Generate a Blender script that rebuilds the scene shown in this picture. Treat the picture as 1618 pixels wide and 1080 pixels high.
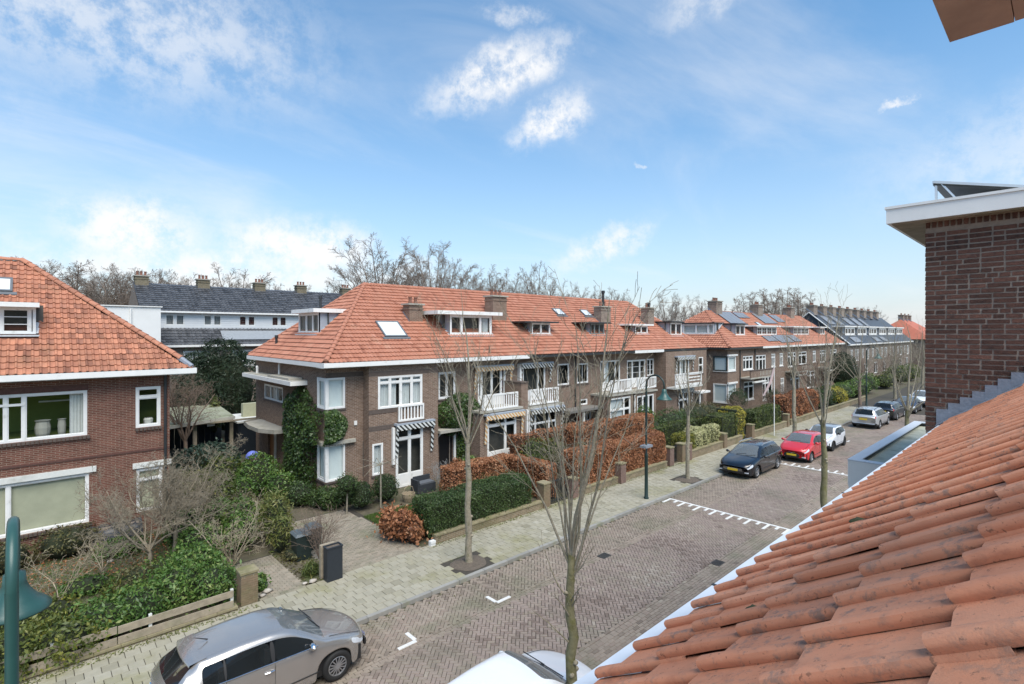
import bpy, math, random
import numpy as np
from mathutils import Vector, Matrix, noise as mnoise
R = math.radians
for o in list(bpy.data.objects): bpy.data.objects.remove(o)
SC = bpy.context.scene
COL = SC.collection
rng = random.Random(11)
nr = np.random.RandomState(5)

# ------------------------------------------------------------------ camera
# X runs along the street, Y across it (away from the camera), Z up
CAM_H, HEAD = 7.5, 47.1
cam = bpy.data.cameras.new('camera'); cam_o = bpy.data.objects.new('camera', cam); COL.objects.link(cam_o)
cam.sensor_width = 36; cam.lens = 36*818/1618; cam.shift_y = -15/1618
cam.clip_start = 0.05; cam.clip_end = 2000
cam_o.location = (0, 0, CAM_H); cam_o.rotation_euler = (R(90), 0, R(HEAD-90))
SC.camera = cam_o

# ------------------------------------------------------------------ exposure, sky, sun
SC.view_settings.view_transform = 'Standard'; SC.view_settings.look = 'None'
SC.view_settings.exposure = 1.15; SC.view_settings.gamma = 1
SUN_EL, SUN_AZ = 58, 252          # soft high sun behind thin cloud, from behind the camera
SKY_STR = 0.12
world = bpy.data.worlds.new('World'); SC.world = world; world.use_nodes = True

class NT:
    """small node-tree helper"""
    def __init__(s, tree): s.t = tree; s.n = tree.nodes; s.l = tree.links
    def put(s, sock, v):
        if v is None: return
        if hasattr(v, 'is_linked'): s.l.new(v, sock)
        elif isinstance(v, (tuple, list)) and sock.type == 'RGBA' and len(v) == 3: sock.default_value = (*v, 1)
        else: sock.default_value = v
    def node(s, typ, ins=None, **props):
        n = s.n.new(typ)
        for k, v in props.items(): setattr(n, k, v)
        for k, v in (ins or {}).items(): s.put(n.inputs[k], v)
        return n
    def math(s, op, a, b=None, c=None, clamp=False):
        n = s.n.new('ShaderNodeMath'); n.operation = op; n.use_clamp = clamp
        s.put(n.inputs[0], a)
        if b is not None: s.put(n.inputs[1], b)
        if c is not None: s.put(n.inputs[2], c)
        return n.outputs[0]
    def vmath(s, op, a, b=None, out=0):
        n = s.n.new('ShaderNodeVectorMath'); n.operation = op
        s.put(n.inputs[0], a)
        if b is not None: s.put(n.inputs[1], b)
        return n.outputs[out]
    def mix(s, f, a, b, blend='MIX'):
        n = s.n.new('ShaderNodeMix'); n.data_type = 'RGBA'; n.blend_type = blend
        s.put(n.inputs[0], f); s.put(n.inputs[6], a); s.put(n.inputs[7], b)
        return n.outputs[2]
    def ramp(s, f, stops, interp='LINEAR'):
        n = s.n.new('ShaderNodeValToRGB'); cr = n.color_ramp; cr.interpolation = interp
        while len(cr.elements) < len(stops): cr.elements.new(0.5)
        for e, (p, c) in zip(cr.elements, stops):
            e.position = p; e.color = (*c, 1) if len(c) == 3 else c
        s.put(n.inputs[0], f); return n.outputs[0]
    def noise(s, vec, scale, detail=4, rough=0.55, out=0, dist=0):
        n = s.n.new('ShaderNodeTexNoise'); s.put(n.inputs['Vector'], vec)
        n.inputs['Scale'].default_value = scale; n.inputs['Detail'].default_value = detail
        n.inputs['Roughness'].default_value = rough; n.inputs['Distortion'].default_value = dist
        return n.outputs[out]
    def smooth(s, v, a, b):
        n = s.n.new('ShaderNodeMapRange'); n.interpolation_type = 'SMOOTHSTEP'
        s.put(n.inputs[0], v); s.put(n.inputs[1], a); s.put(n.inputs[2], b)
        return n.outputs[0]

def build_world():
    w = NT(world.node_tree); w.n.clear()
    out = w.node('ShaderNodeOutputWorld'); bg = w.node('ShaderNodeBackground')
    sky = w.n.new('ShaderNodeTexSky'); sky.sky_type = 'NISHITA'; sky.sun_disc = False
    sky.sun_elevation = R(SUN_EL); sky.sun_rotation = R(90-SUN_AZ)
    sky.air_density = 1.0; sky.dust_density = 0.2; sky.ozone_density = 2.2; sky.altitude = 0
    tc = w.node('ShaderNodeTexCoord'); d = tc.outputs['Generated']
    sep = w.node('ShaderNodeSeparateXYZ', {0: d}); z = w.math('MAXIMUM', sep.outputs[2], 0.0)
    # high thin veil: noise on a flat cloud layer
    den = w.math('ADD', z, 0.16)
    flat = w.vmath('DIVIDE', d, w.node('ShaderNodeCombineXYZ', {0: den, 1: den, 2: 1.0}).outputs[0])
    mp = w.node('ShaderNodeMapping', {0: flat, 2: (0, 0, R(20)), 3: (0.55, 1.3, 1)})
    n1 = w.noise(mp.outputs[0], 0.9, 7, 0.6, dist=0.6)
    veil = w.math('MULTIPLY', w.smooth(n1, 0.44, 0.86), 0.46)
    # low brightening towards the horizon
    hz = w.math('MULTIPLY', w.math('POWER', w.math('SUBTRACT', 1.0, z, clamp=True), 4.0), .97)
    # separate cumulus: directions (azimuth from the street axis, elevation, size across, size up, strength)
    nd = w.noise(d, 11.0, 9, 0.68, out=1)
    dd = w.vmath('ADD', d, w.vmath('MULTIPLY', w.vmath('SUBTRACT', nd, (0.5, 0.5, 0.5)), (0.10, 0.10, 0.09)))
    # (image-plane angle right of the view axis, elevation)
    clouds = [(-1.2, 26.6, .150, .046, .95, 17), (4.2, 22.0, .085, .040, .95, 24), (-22, 8.6, .15, .060, 1.0, 0), (-36, 9.0, .11, .060, 1.0, 0),
              (10.5, 9.5, .11, .032, .8, 22), (-30, 5.5, .34, .05, .9, 0), (-14, 6.5, .12, .035, .7, 0), (0, 31.5, .06, .02, .5, 0), (21, 31.0, .10, .03, .45, 10), (-40, 27, .34, .14, .55, 0),
              (36, 19.5, .02, .008, .7, 15), (14, 17.5, .012, .006, .5, 0), (55, 14, .35, .10, .5, 0), (-60, 20, .3, .12, .5, 0), (110, 20, .3, .1, .6, 0), (170, 25, .4, .12, .6, 0), (-120, 18, .4, .1, .6, 0)]
    mask = None
    for az, el, sx, sy, k, rot in clouds:
        a = R(HEAD - az); e = R(el)
        c = Vector((math.cos(e)*math.cos(a), math.cos(e)*math.sin(a), math.sin(e)))
        rt = Vector((math.sin(a), -math.cos(a), 0)); up = rt.cross(c)
        q = R(rot); rt, up = rt*math.cos(q)+up*math.sin(q), up*math.cos(q)-rt*math.sin(q)
        u = w.math('DIVIDE', w.vmath('DOT_PRODUCT', dd, tuple(rt), out=1), sx)
        v = w.math('DIVIDE', w.vmath('DOT_PRODUCT', w.vmath('SUBTRACT', dd, tuple(c)), tuple(up), out=1), sy)
        f = w.vmath('DOT_PRODUCT', d, tuple(c), out=1)
        r2 = w.math('ADD', w.math('MULTIPLY', u, u), w.math('MULTIPLY', v, v))
        m = w.math('MULTIPLY', w.smooth(w.math('SQRT', r2), 1.25, 0.25), k)
        m = w.math('MULTIPLY', m, w.math('GREATER_THAN', f, 0.0))
        mask = m if mask is None else w.math('MAXIMUM', mask, m)
    wisp = w.smooth(w.noise(d, 20.0, 8, 0.68), 0.34, 0.60)
    mask = w.math('MULTIPLY', mask, w.math('ADD', 0.12, w.math('MULTIPLY', wisp, 0.88)))
    tot = w.math('SUBTRACT', 1.0, w.math('MULTIPLY', w.math('SUBTRACT', 1.0, veil), w.math('SUBTRACT', 1.0, mask)), clamp=True)
    skyc = w.mix(1.0, sky.outputs[0], SKY_GAIN, 'MULTIPLY')
    col = w.mix(tot, w.mix(hz, skyc, HAZE_COL), CLOUD_COL)
    w.l.new(col, bg.inputs[0]); bg.inputs[1].default_value = SKY_STR
    w.l.new(bg.outputs[0], out.inputs[0])
SKY_GAIN = (.42, .74, .82); CLOUD_COL = (3.9, 3.9, 3.9); HAZE_COL = (3.0, 2.85, 2.95)
build_world()
sl = bpy.data.lights.new('sun', 'SUN'); sl.energy = 2.25; sl.angle = R(45); sl.color = (1, .935, .84)
so = bpy.data.objects.new('sun', sl); COL.objects.link(so)
sv = Vector((math.cos(R(SUN_EL))*math.cos(R(SUN_AZ)), math.cos(R(SUN_EL))*math.sin(R(SUN_AZ)), math.sin(R(SUN_EL))))
so.rotation_euler = sv.to_track_quat('Z', 'Y').to_euler(); so.location = (0, -20, 40)

# ------------------------------------------------------------------ materials
MATS = {}
def new_mat(name):
    m = bpy.data.materials.new(name); m.use_nodes = True
    t = NT(m.node_tree); b = m.node_tree.nodes['Principled BSDF']
    return m, t, b
def simple(name, col, rough=.55, var=.12, scale=5., bump=0., bscale=60., metal=0., spec=.5, rnd=0., tint=None, trans=0., coat=0., stain=None, stain_scale=1.2, stain_lo=.5, streak=False, tvar=.0):
    if name in MATS: return MATS[name]
    m, t, b = new_mat(name)
    pos = t.node('ShaderNodeNewGeometry').outputs['Position']
    base = t.node('ShaderNodeRGB').outputs[0]; base.default_value = (*col, 1)
    if tint:
        at = t.node('ShaderNodeAttribute', attribute_name='tint').outputs['Fac']
        base = t.ramp(at, [(i/(len(tint)-1), c) for i, c in enumerate(tint)])
    if stain:
        v = pos
        if streak: v = t.node('ShaderNodeMapping', {0: pos, 3: (1, 1, .12)}).outputs[0]
        s1 = t.smooth(t.noise(v, stain_scale, 6, .65), stain_lo, stain_lo+.22)
        base = t.mix(t.math('MULTIPLY', s1, .8), base, stain)
    if var:
        f = t.noise(pos, scale, 5, .6)
        f = t.math('MULTIPLY_ADD', f, 4*var, 1-2*var)
        base = t.mix(1.0, base, t.node('ShaderNodeCombineColor', {0: f, 1: f, 2: f}).outputs[0], 'MULTIPLY')
    if rnd:
        r = t.node('ShaderNodeObjectInfo').outputs['Random']
        f = t.math('MULTIPLY_ADD', r, 2*rnd, 1-rnd)
        base = t.mix(1.0, base, t.node('ShaderNodeCombineColor', {0: f, 1: f, 2: f}).outputs[0], 'MULTIPLY')
    t.put(b.inputs['Base Color'], base)
    b.inputs['Roughness'].default_value = rough; b.inputs['Metallic'].default_value = metal
    b.inputs['Specular IOR Level'].default_value = spec
    if coat: b.inputs['Coat Weight'].default_value = coat; b.inputs['Coat Roughness'].default_value = .04
    if bump:
        bn = t.node('ShaderNodeBump', {'Strength': bump, 'Distance': .02, 'Height': t.noise(pos, bscale, 5, .6)})
        t.put(b.inputs['Normal'], bn.outputs[0])
    if trans:
        tr = t.node('ShaderNodeBsdfTranslucent', {0: base})
        mx = t.node('ShaderNodeMixShader', {0: trans, 1: b.outputs[0], 2: tr.outputs[0]})
        t.l.new(mx.outputs[0], t.n['Material Output'].inputs[0])
    MATS[name] = m; return m

def brick_mat(name, c1, c2, mortar, stain=(.04,.035,.03), bw=.22, rh=.0625, ms=.009, stain_lo=.55, header=False):
    m, t, b = new_mat(name)
    pos = t.node('ShaderNodeNewGeometry').outputs['Position']
    sp = t.node('ShaderNodeSeparateXYZ', {0: pos})
    u = t.math('ADD', sp.outputs[0], sp.outputs[1])
    vec = t.node('ShaderNodeCombineXYZ', {0: u, 1: sp.outputs[2]}).outputs[0]
    wob = t.vmath('MULTIPLY', t.vmath('SUBTRACT', t.noise(pos, 30, 2, out=1), (.5,.5,.5)), (.006,.006,0))
    vec = t.vmath('ADD', vec, wob)
    br = t.node('ShaderNodeTexBrick', {'Vector': vec, 'Color1': c1, 'Color2': c2, 'Mortar': mortar, 'Scale': 1., 'Mortar Size': ms, 'Mortar Smooth': .1, 'Bias': -.1, 'Brick Width': bw, 'Row Height': rh})
    br.offset = .5
    col = br.outputs['Color']
    n1 = t.noise(pos, .9, 6, .65); n2 = t.noise(pos, 6, 4, .6)
    f = t.math('MULTIPLY_ADD', n2, .7, .66)
    col = t.mix(1., col, t.node('ShaderNodeCombineColor', {0: f, 1: f, 2: f}).outputs[0], 'MULTIPLY')
    col = t.mix(t.math('MULTIPLY', t.smooth(n1, stain_lo, stain_lo+.2), .45), col, stain)
    t.put(b.inputs['Base Color'], col); b.inputs['Roughness'].default_value = .9; b.inputs['Specular IOR Level'].default_value = .25
    bn = t.node('ShaderNodeBump', {'Strength': .6, 'Distance': .01, 'Height': t.math('SUBTRACT', 1., br.outputs['Fac'])})
    t.put(b.inputs['Normal'], bn.outputs[0])
    MATS[name] = m; return m

def glass_mat(name, col=(.015,.02,.02), rough=.02, see=.93, tintc=(.97,.99,.98)):
    m, t, b = new_mat(name)
    b.inputs['Base Color'].default_value = (*col, 1); b.inputs['Roughness'].default_value = rough
    b.inputs['Specular IOR Level'].default_value = .75
    tr = t.node('ShaderNodeBsdfTransparent', {0: tintc})
    fc = t.node('ShaderNodeLayerWeight', {0: .5}).outputs['Facing']
    fr = t.math('MULTIPLY_ADD', t.math('POWER', fc, 4.0), .9, .05)
    f = t.math('MULTIPLY', t.math('SUBTRACT', 1., fr), see)
    mx = t.node('ShaderNodeMixShader', {0: f, 1: b.outputs[0], 2: tr.outputs[0]})
    t.l.new(mx.outputs[0], t.n['Material Output'].inputs[0])
    MATS[name] = m; return m

WHITE = simple('white_paint', (.78,.77,.74), .38, .05, 3, stain=(.5,.49,.44), stain_lo=.55, stain_scale=2.5)
WHITE2 = simple('weathered_white_paint', (.66,.66,.62), .6, .1, 8, stain=(.36,.36,.30), stain_lo=.48, stain_scale=2)
GREYZ = simple('zinc_sheet', (.36,.40,.45), .5, .1, 4, metal=.15)
LEAD = simple('lead_sheet', (.22,.245,.29), .5, .2, 12, bump=.3, bscale=25, stain=(.13,.14,.17), stain_scale=5)
DARK = simple('dark_paint', (.025,.028,.03), .45, .1)
BLACK = simple('black_rubber', (.012,.012,.012), .75, .1)
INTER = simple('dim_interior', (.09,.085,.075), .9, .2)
CURT = simple('grey_net_curtain', (.62,.65,.65), .9, .1, 6)
CURTW = simple('white_curtain', (.7,.7,.66), .9, .1, 6)
BLIND = simple('pale_roller_blind', (.80,.86,.85), .85, .04, 3)
BLINDG = simple('olive_vertical_blind', (.50,.49,.35), .85, .12, 2)
GREENW = simple('olive_green_room_wall', (.22,.27,.06), .9, .15, 1)
GLASS = glass_mat('window_glass')
GLASSC = glass_mat('car_glass', (.02,.024,.026), .02, .5)
GLASSW = glass_mat('windscreen_glass', (.17,.19,.20), .03, .35)  # pale base colour stands in for sky reflected in the windscreens
BRICKB = brick_mat('brown_grey_brick', (.148,.086,.058), (.218,.140,.098), (.33,.275,.225), stain=(.085,.058,.042))
BRICKR = brick_mat('red_brown_brick', (.125,.046,.032), (.185,.072,.05), (.26,.19,.145), stain=(.05,.03,.025), stain_lo=.52)
BRICKG = brick_mat('garden_wall_brick', (.19,.14,.085), (.26,.19,.12), (.30,.27,.2), stain=(.12,.12,.05), stain_lo=.45)
BRICKS_ = simple('brick_sill', (.10,.075,.062), .8, .25, 9)
BRICKF = brick_mat('far_brick', (.18,.135,.105), (.24,.18,.14), (.34,.30,.26))
CONC = simple('concrete', (.36,.34,.29), .85, .15, 6, stain=(.22,.21,.15), stain_lo=.5, bump=.2)
TILE_R = [(.27,.10,.058), (.355,.142,.085), (.41,.172,.106), (.38,.162,.101), (.45,.205,.136)]
ROOFT = simple('orange_red_pantile', (.5,.16,.08), .62, .13, 9, tint=TILE_R, stain=(.42,.23,.15), stain_scale=.7, stain_lo=.54)
ROOFL = simple('old_orange_pantile', (.5,.17,.08), .7, .2, 7, tint=[(.18,.075,.045), (.34,.135,.078), (.41,.175,.102), (.37,.155,.092), (.29,.128,.083)], stain=(.19,.10,.055), stain_scale=.9, stain_lo=.52, rnd=.18)
ROOFU = simple('roof_underlay', (.14,.05,.03), .9, .1)
ROOFD = simple('dark_glazed_pantile', (.05,.055,.065), .4, .2, 6, tint=[(.045,.047,.052), (.075,.078,.085), (.11,.113,.122)])
SOLAR = simple('solar_panel_glass', (.20,.205,.215), .35, .05, 1, spec=.7)
STUCCO = simple('white_render', (.74,.74,.72), .8, .05, 1)
TIMBER = simple('weathered_timber', (.31,.26,.19), .85, .25, 7, bump=.25, stain=(.20,.20,.12), stain_lo=.5)

# ------------------------------------------------------------------ mesh helpers
class MB:
    def __init__(s): s.v = []; s.f = []; s.t = []; s.cur = 0.
    def add(s, vs, fs, tint=None):
        k = len(s.v); s.v.extend(vs); s.f.extend([tuple(i+k for i in f) for f in fs])
        s.t.extend([s.cur if tint is None else tint]*len(fs)); return s
    def box(s, x0, x1, y0, y1, z0, z1, tint=None, fn=None):
        v = [(x0,y0,z0),(x1,y0,z0),(x1,y1,z0),(x0,y1,z0),(x0,y0,z1),(x1,y0,z1),(x1,y1,z1),(x0,y1,z1)]
        if fn: v = [fn(*p) for p in v]
        return s.add(v, [(3,2,1,0),(4,5,6,7),(0,1,5,4),(1,2,6,5),(2,3,7,6),(3,0,4,7)], tint)
    def quad(s, a, b, c, d, tint=None): return s.add([tuple(a),tuple(b),tuple(c),tuple(d)], [(0,1,2,3)], tint)
    def poly(s, pts, tint=None): return s.add([tuple(p) for p in pts], [tuple(range(len(pts)))], tint)
    def tube(s, pts, rads, n=6, cap=True, tint=None):
        pts = [Vector(p) for p in pts]
        if not hasattr(rads, '__len__'): rads = [rads]*len(pts)
        k = len(s.v); vs = []; ref = None
        for i, p in enumerate(pts):
            d = (pts[min(i+1, len(pts)-1)] - pts[max(i-1, 0)])
            if d.length < 1e-9: d = Vector((0,0,1))
            d.normalize()
            if ref is None: ref = d.orthogonal()
            a = (ref - d*ref.dot(d))
            if a.length < 1e-6: a = d.orthogonal()
            a.normalize(); ref = a; b = d.cross(a)
            for j in range(n):
                q = 2*math.pi*j/n
                vs.append(tuple(p + (a*math.cos(q)+b*math.sin(q))*rads[i]))
        fs = []
        for i in range(len(pts)-1):
            for j in range(n):
                j2 = (j+1) % n
                fs.append((i*n+j, i*n+j2, (i+1)*n+j2, (i+1)*n+j))
        if cap and n > 2: fs.append(tuple(range(n-1, -1, -1))); fs.append(tuple((len(pts)-1)*n+j for j in range(n)))
        return s.add(vs, fs, tint)
    def lathe(s, prof, c=(0,0,0), n=16, axis='Z', cap=False):
        vs = []; fs = []
        for r, h in prof:
            for j in range(n):
                q = 2*math.pi*j/n; a, b = r*math.cos(q), r*math.sin(q)
                if axis == 'Z': p = (a, b, h)
                elif axis == 'Y': p = (a, h, b)
                else: p = (h, a, b)
                vs.append((p[0]+c[0], p[1]+c[1], p[2]+c[2]))
        for i in range(len(prof)-1):
            for j in range(n):
                j2 = (j+1) % n
                fs.append((i*n+j, i*n+j2, (i+1)*n+j2, (i+1)*n+j))
        if cap: fs.append(tuple(range(n-1,-1,-1))); fs.append(tuple((len(prof)-1)*n+j for j in range(n)))
        return s.add(vs, fs)
    def build(s, name, mat, parent=None, smooth=False, kind=None, base=None, label=None):
        off = base if base is not None else (parent['_o'] if parent is not None and '_o' in parent else (0,0,0))
        me = bpy.data.meshes.new(name)
        me.from_pydata([(x-off[0], y-off[1], z-off[2]) for x, y, z in s.v], [], s.f)
        if any(s.t):
            a = me.attributes.new('tint', 'FLOAT', 'FACE'); a.data.foreach_set('value', s.t)
        if smooth: me.polygons.foreach_set('use_smooth', [True]*len(me.polygons))
        me.materials.append(mat); me.update()
        o = bpy.data.objects.new(name, me); COL.objects.link(o)
        o['_o'] = list(off)
        if parent is not None: o.parent = parent
        else: o.location = off
        if kind: o['kind'] = kind
        if label: o['label'] = label
        return o

def quads_mesh(name, V, tint, mat, parent=None, kind=None, nv=4):
    """V: (n,nv,3) array of separate polygons"""
    off = np.array(parent['_o'] if parent is not None and '_o' in parent else (0,0,0))
    V = np.asarray(V, dtype=np.float32) - off.astype(np.float32); n = len(V)
    me = bpy.data.meshes.new(name)
    me.vertices.add(n*nv); me.vertices.foreach_set('co', V.reshape(-1))
    me.loops.add(n*nv); me.loops.foreach_set('vertex_index', np.arange(n*nv, dtype=np.int32))
    me.polygons.add(n); me.polygons.foreach_set('loop_start', np.arange(n, dtype=np.int32)*nv)
    a = me.attributes.new('tint', 'FLOAT', 'FACE'); a.data.foreach_set('value', np.asarray(tint, dtype=np.float32))
    me.materials.append(mat); me.update(calc_edges=True)
    o = bpy.data.objects.new(name, me); COL.objects.link(o); o['_o'] = list(map(float, off))
    if parent is not None: o.parent = parent
    if kind: o['kind'] = kind
    return o

def thing(name, label, cat, base=(0,0,0), group=None, rz=0):
    o = bpy.data.objects.new(name, None); COL.objects.link(o)
    o.empty_display_size = .2; o.location = base; o.rotation_euler = (0,0,rz)
    o['_o'] = list(base) if not rz else [0,0,0]
    o['label'] = label; o['category'] = cat
    if group: o['group'] = group
    return o
def tag(o, label, cat, group=None):
    o['label'] = label; o['category'] = cat
    if group: o['group'] = group
    return o
def piece(name, mesh, parent, loc, rot=(0,0,0), scale=(1,1,1), mat=None):
    """object sharing mesh data; loc in world coordinates of an unrotated parent"""
    o = bpy.data.objects.new(name, mesh); COL.objects.link(o); o.parent = parent
    p = parent['_o'] if '_o' in parent else (0,0,0)
    o.location = (loc[0]-p[0], loc[1]-p[1], loc[2]-p[2]); o.rotation_euler = rot; o.scale = scale
    return o
def mesh_of(mb, name, mat, smooth=False):
    me = bpy.data.meshes.new(name); me.from_pydata(mb.v, [], mb.f); me.materials.append(mat)
    if any(mb.t):
        a = me.attributes.new('tint', 'FLOAT', 'FACE'); a.data.foreach_set('value', mb.t)
    if smooth: me.polygons.foreach_set('use_smooth', [True]*len(me.polygons))
    me.update(); return me

class Fr:
    """a wall frame: u along the wall, v up, w outwards"""
    def __init__(s, o, U, N): s.o = Vector(o); s.U = Vector(U); s.N = Vector(N)
    def p(s, u, v, w): return tuple(s.o + s.U*u + s.N*w + Vector((0,0,v)))
    def at(s, w): return Fr(s.o + s.N*w, s.U, s.N)
def front(y): return Fr((0,y,0), (1,0,0), (0,-1,0))
def side(x): return Fr((x,0,0), (0,1,0), (-1,0,0))
def fbox(mb, fr, u0, u1, v0, v1, w0, w1): return mb.box(u0, u1, v0, v1, w0, w1, fn=lambda a, b, c: fr.p(a, b, c))

def wall(mb, fr, u0, u1, v0, v1, holes, depth=.12):
    us = sorted({u0, u1, *[h[0] for h in holes], *[h[1] for h in holes]}); us = [u for u in us if u0 <= u <= u1]
    vs = sorted({v0, v1, *[h[2] for h in holes], *[h[3] for h in holes]}); vs = [v for v in vs if v0 <= v <= v1]
    for a, b in zip(us, us[1:]):
        for c, d in zip(vs, vs[1:]):
            um, vm = (a+b)/2, (c+d)/2
            if any(h[0] < um < h[1] and h[2] < vm < h[3] for h in holes): continue
            mb.quad(fr.p(a,c,0), fr.p(b,c,0), fr.p(b,d,0), fr.p(a,d,0))
    for a, b, c, d in [h[:4] for h in holes]:
        q = -depth
        mb.quad(fr.p(a,c,0), fr.p(a,c,q), fr.p(a,d,q), fr.p(a,d,0)); mb.quad(fr.p(b,c,0), fr.p(b,d,0), fr.p(b,d,q), fr.p(b,c,q))
        mb.quad(fr.p(a,d,0), fr.p(a,d,q), fr.p(b,d,q), fr.p(b,d,0)); mb.quad(fr.p(a,c,0), fr.p(b,c,0), fr.p(b,c,q), fr.p(a,c,q))

def window(fr, u0, u1, v0, v1, parent, cols=(), rows=(), cells=None, t=.07, w=.0, mat=None, curtain=None, cmat=None, sill='brick', name='window', panel=0., glassmat=None, grid=None, room=.55, roommat=None, label=None, inner=.03):
    """frame (part) with panes, sill, curtain as sub-parts. cols/rows: fractions of the mullions/transoms; w: frame face relative to the wall; panel: solid bottom part (doors)"""
    mat = mat or WHITE; g = glassmat or GLASS
    f = MB(); d = .07
    fbox(f, fr, u0, u0+t, v0, v1, w-d, w); fbox(f, fr, u1-t, u1, v0, v1, w-d, w)
    fbox(f, fr, u0+t, u1-t, v1-t, v1, w-d, w); fbox(f, fr, u0+t, u1-t, v0, v0+t, w-d, w)
    cs = [0, *cols, 1]; rs = [0, *rows, 1]; W, H = u1-u0, v1-v0
    ux = [u0+t*.5] + [u0+W*c for c in cols] + [u1-t*.5]; vx = [v0+t*.5] + [v0+H*r for r in rows] + [v1-t*.5]
    for u in ux[1:-1]: fbox(f, fr, u-t*.5, u+t*.5, v0+t, v1-t, w-d, w-.002)
    for v in vx[1:-1]: fbox(f, fr, u0+t, u1-t, v-t*.45, v+t*.45, w-d, w-.004)
    if panel: fbox(f, fr, u0+t, u1-t, v0+t, v0+panel, w-d, w-.012)
    panes = []
    for a, b in zip(ux, ux[1:]):
        for i, (c, e) in enumerate(zip(vx, vx[1:])):
            c2 = c
            if panel and i == 0: c2 = max(c, v0+panel-t*.5)
            A, B, C, D = a+t*.5, b-t*.5, c2+t*.5, e-t*.5
            if B-A < .03 or D-C < .03: continue
            k = inner
            fbox(f, fr, A, A+k, C, D, w-d, w-.02); fbox(f, fr, B-k, B, C, D, w-d, w-.02)
            fbox(f, fr, A+k, B-k, C, C+k, w-d, w-.022); fbox(f, fr, A+k, B-k, D-k, D, w-d, w-.022)
            if grid:
                gx, gy = grid
                for q in range(1, gx): uu = A+(B-A)*q/gx; fbox(f, fr, uu-.014, uu+.014, C+k, D-k, w-.05, w-.024)
                for q in range(1, gy): vv = C+(D-C)*q/gy; fbox(f, fr, A+k, B-k, vv-.014, vv+.014, w-.05, w-.026)
            panes.append((A+k, B-k, C+k, D-k))
    fo = f.build(name, mat, parent, label=label)
    for A, B, C, D in panes:
        MB().quad(fr.p(A,C,w-.04), fr.p(B,C,w-.04), fr.p(B,D,w-.04), fr.p(A,D,w-.04)).build('pane', g, fo)
    if sill:
        s = MB()
        if sill == 'brick': fbox(s, fr, u0-.05, u1+.05, v0-.085, v0-.004, -.05, .06); s.build('sill', BRICKS_, fo)
        elif sill == 'white': fbox(s, fr, u0-.05, u1+.05, v0-.05, v0-.004, -.05, .06); s.build('sill', WHITE, fo)
    if curtain:
        c = MB()
        for a, b in curtain:
            n = max(2, int((b-a)*W/.06)); us_ = [u0+W*(a+(b-a)*i/n) for i in range(n+1)]
            for i in range(n):
                wa, wb = (w-.16+.02*(-1)**i, w-.16+.02*(-1)**(i+1)) if cmat not in (BLIND, BLINDG) else (w-.12, w-.12)
                c.quad(fr.p(us_[i],v0+.03,wa), fr.p(us_[i+1],v0+.03,wb), fr.p(us_[i+1],v1-.03,wb), fr.p(us_[i],v1-.03,wa))
        c.build('curtain', cmat or CURT, fo)
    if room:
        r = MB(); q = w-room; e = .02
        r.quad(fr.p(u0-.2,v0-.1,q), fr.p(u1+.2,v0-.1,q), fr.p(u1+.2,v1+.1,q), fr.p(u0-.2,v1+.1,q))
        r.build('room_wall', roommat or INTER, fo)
    return fo

# ------------------------------------------------------------------ pantiles
TP_S = [0., .10, .22, .34, .46, .72, 1.]
TP_H = [.012, .042, .050, .034, .008, 0., .014]
def tiles_on(mb, O, U, V, N, nu, nv, tw, tl, inside, u_off=0., rnd=None, skip=None, hs=.6, lift=.052):
    rnd = rnd or rng; cells = []
    for r in range(nv):
        for c in range(nu):
            u, v = u_off+(c+.5)*tw, (r+.5)*tl
            if inside(u, v) and not (skip and skip(u, v)): cells.append((r, c))
    for r, c in cells:
        ti = min(1, max(.02, rnd.gauss(.5, .24))); j = rnd.uniform(-.004, .004)
        one_tile(mb, O, U, V, N, u_off+c*tw, r*tl, tw, tl, j, ti, hs, lift)
    return cells
def one_tile(mb, O, U, V, N, u, v, tw, tl, j=0., ti=.5, hs=.9, lf=.038):
    vs = []
    for vv, lift in ((v-.02, lf), (v+tl, .0), (v-.02, -.004)):
        for s_, h in zip(TP_S, TP_H):
            hh = h*tw/.2*hs
            z = hh+lift+j if lift != -.004 else max(-.004, hh+.004)
            p = O+U*(u+s_*tw)+V*vv+N*z
            vs.append(tuple(p))
    k = len(TP_S); fs = [(i, i+1, k+i+1, k+i) for i in range(k-1)] + [(2*k+i, 2*k+i+1, i+1, i) for i in range(k-1)]
    mb.add(vs, fs, ti)

def ridge_mesh(mat, r=.11, L=.36):
    mb = MB(); n = 8
    for i, (x, k) in enumerate(((0, 1.12), (L, .95))):
        for j in range(n+1):
            q = math.pi*j/n; mb.v.append((x, math.cos(q)*r*k, math.sin(q)*r*k*.9))
    mb.f = [(j, j+1, n+2+j, n+1+j) for j in range(n)] + [tuple(range(n, -1, -1))]; mb.t = [rng.uniform(.35,.7)]*len(mb.f)
    return mesh_of(mb, 'ridge_tile', mat, False)
def ridge_line(p0, p1, parent, me, name='ridge_tile', step=.33):
    p0, p1 = Vector(p0), Vector(p1); d = p1-p0; L = d.length; n = max(1, round(L/step)); d.normalize()
    yaw = math.atan2(d.y, d.x); pit = -math.asin(d.z)
    for i in range(n):
        q = p0 + d*(L*i/n)
        piece(name, me, parent, q, (rng.uniform(-.03,.03), pit+rng.uniform(-.015,.015)+.03, yaw), (L/n/step*1.04, 1, 1))
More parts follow.
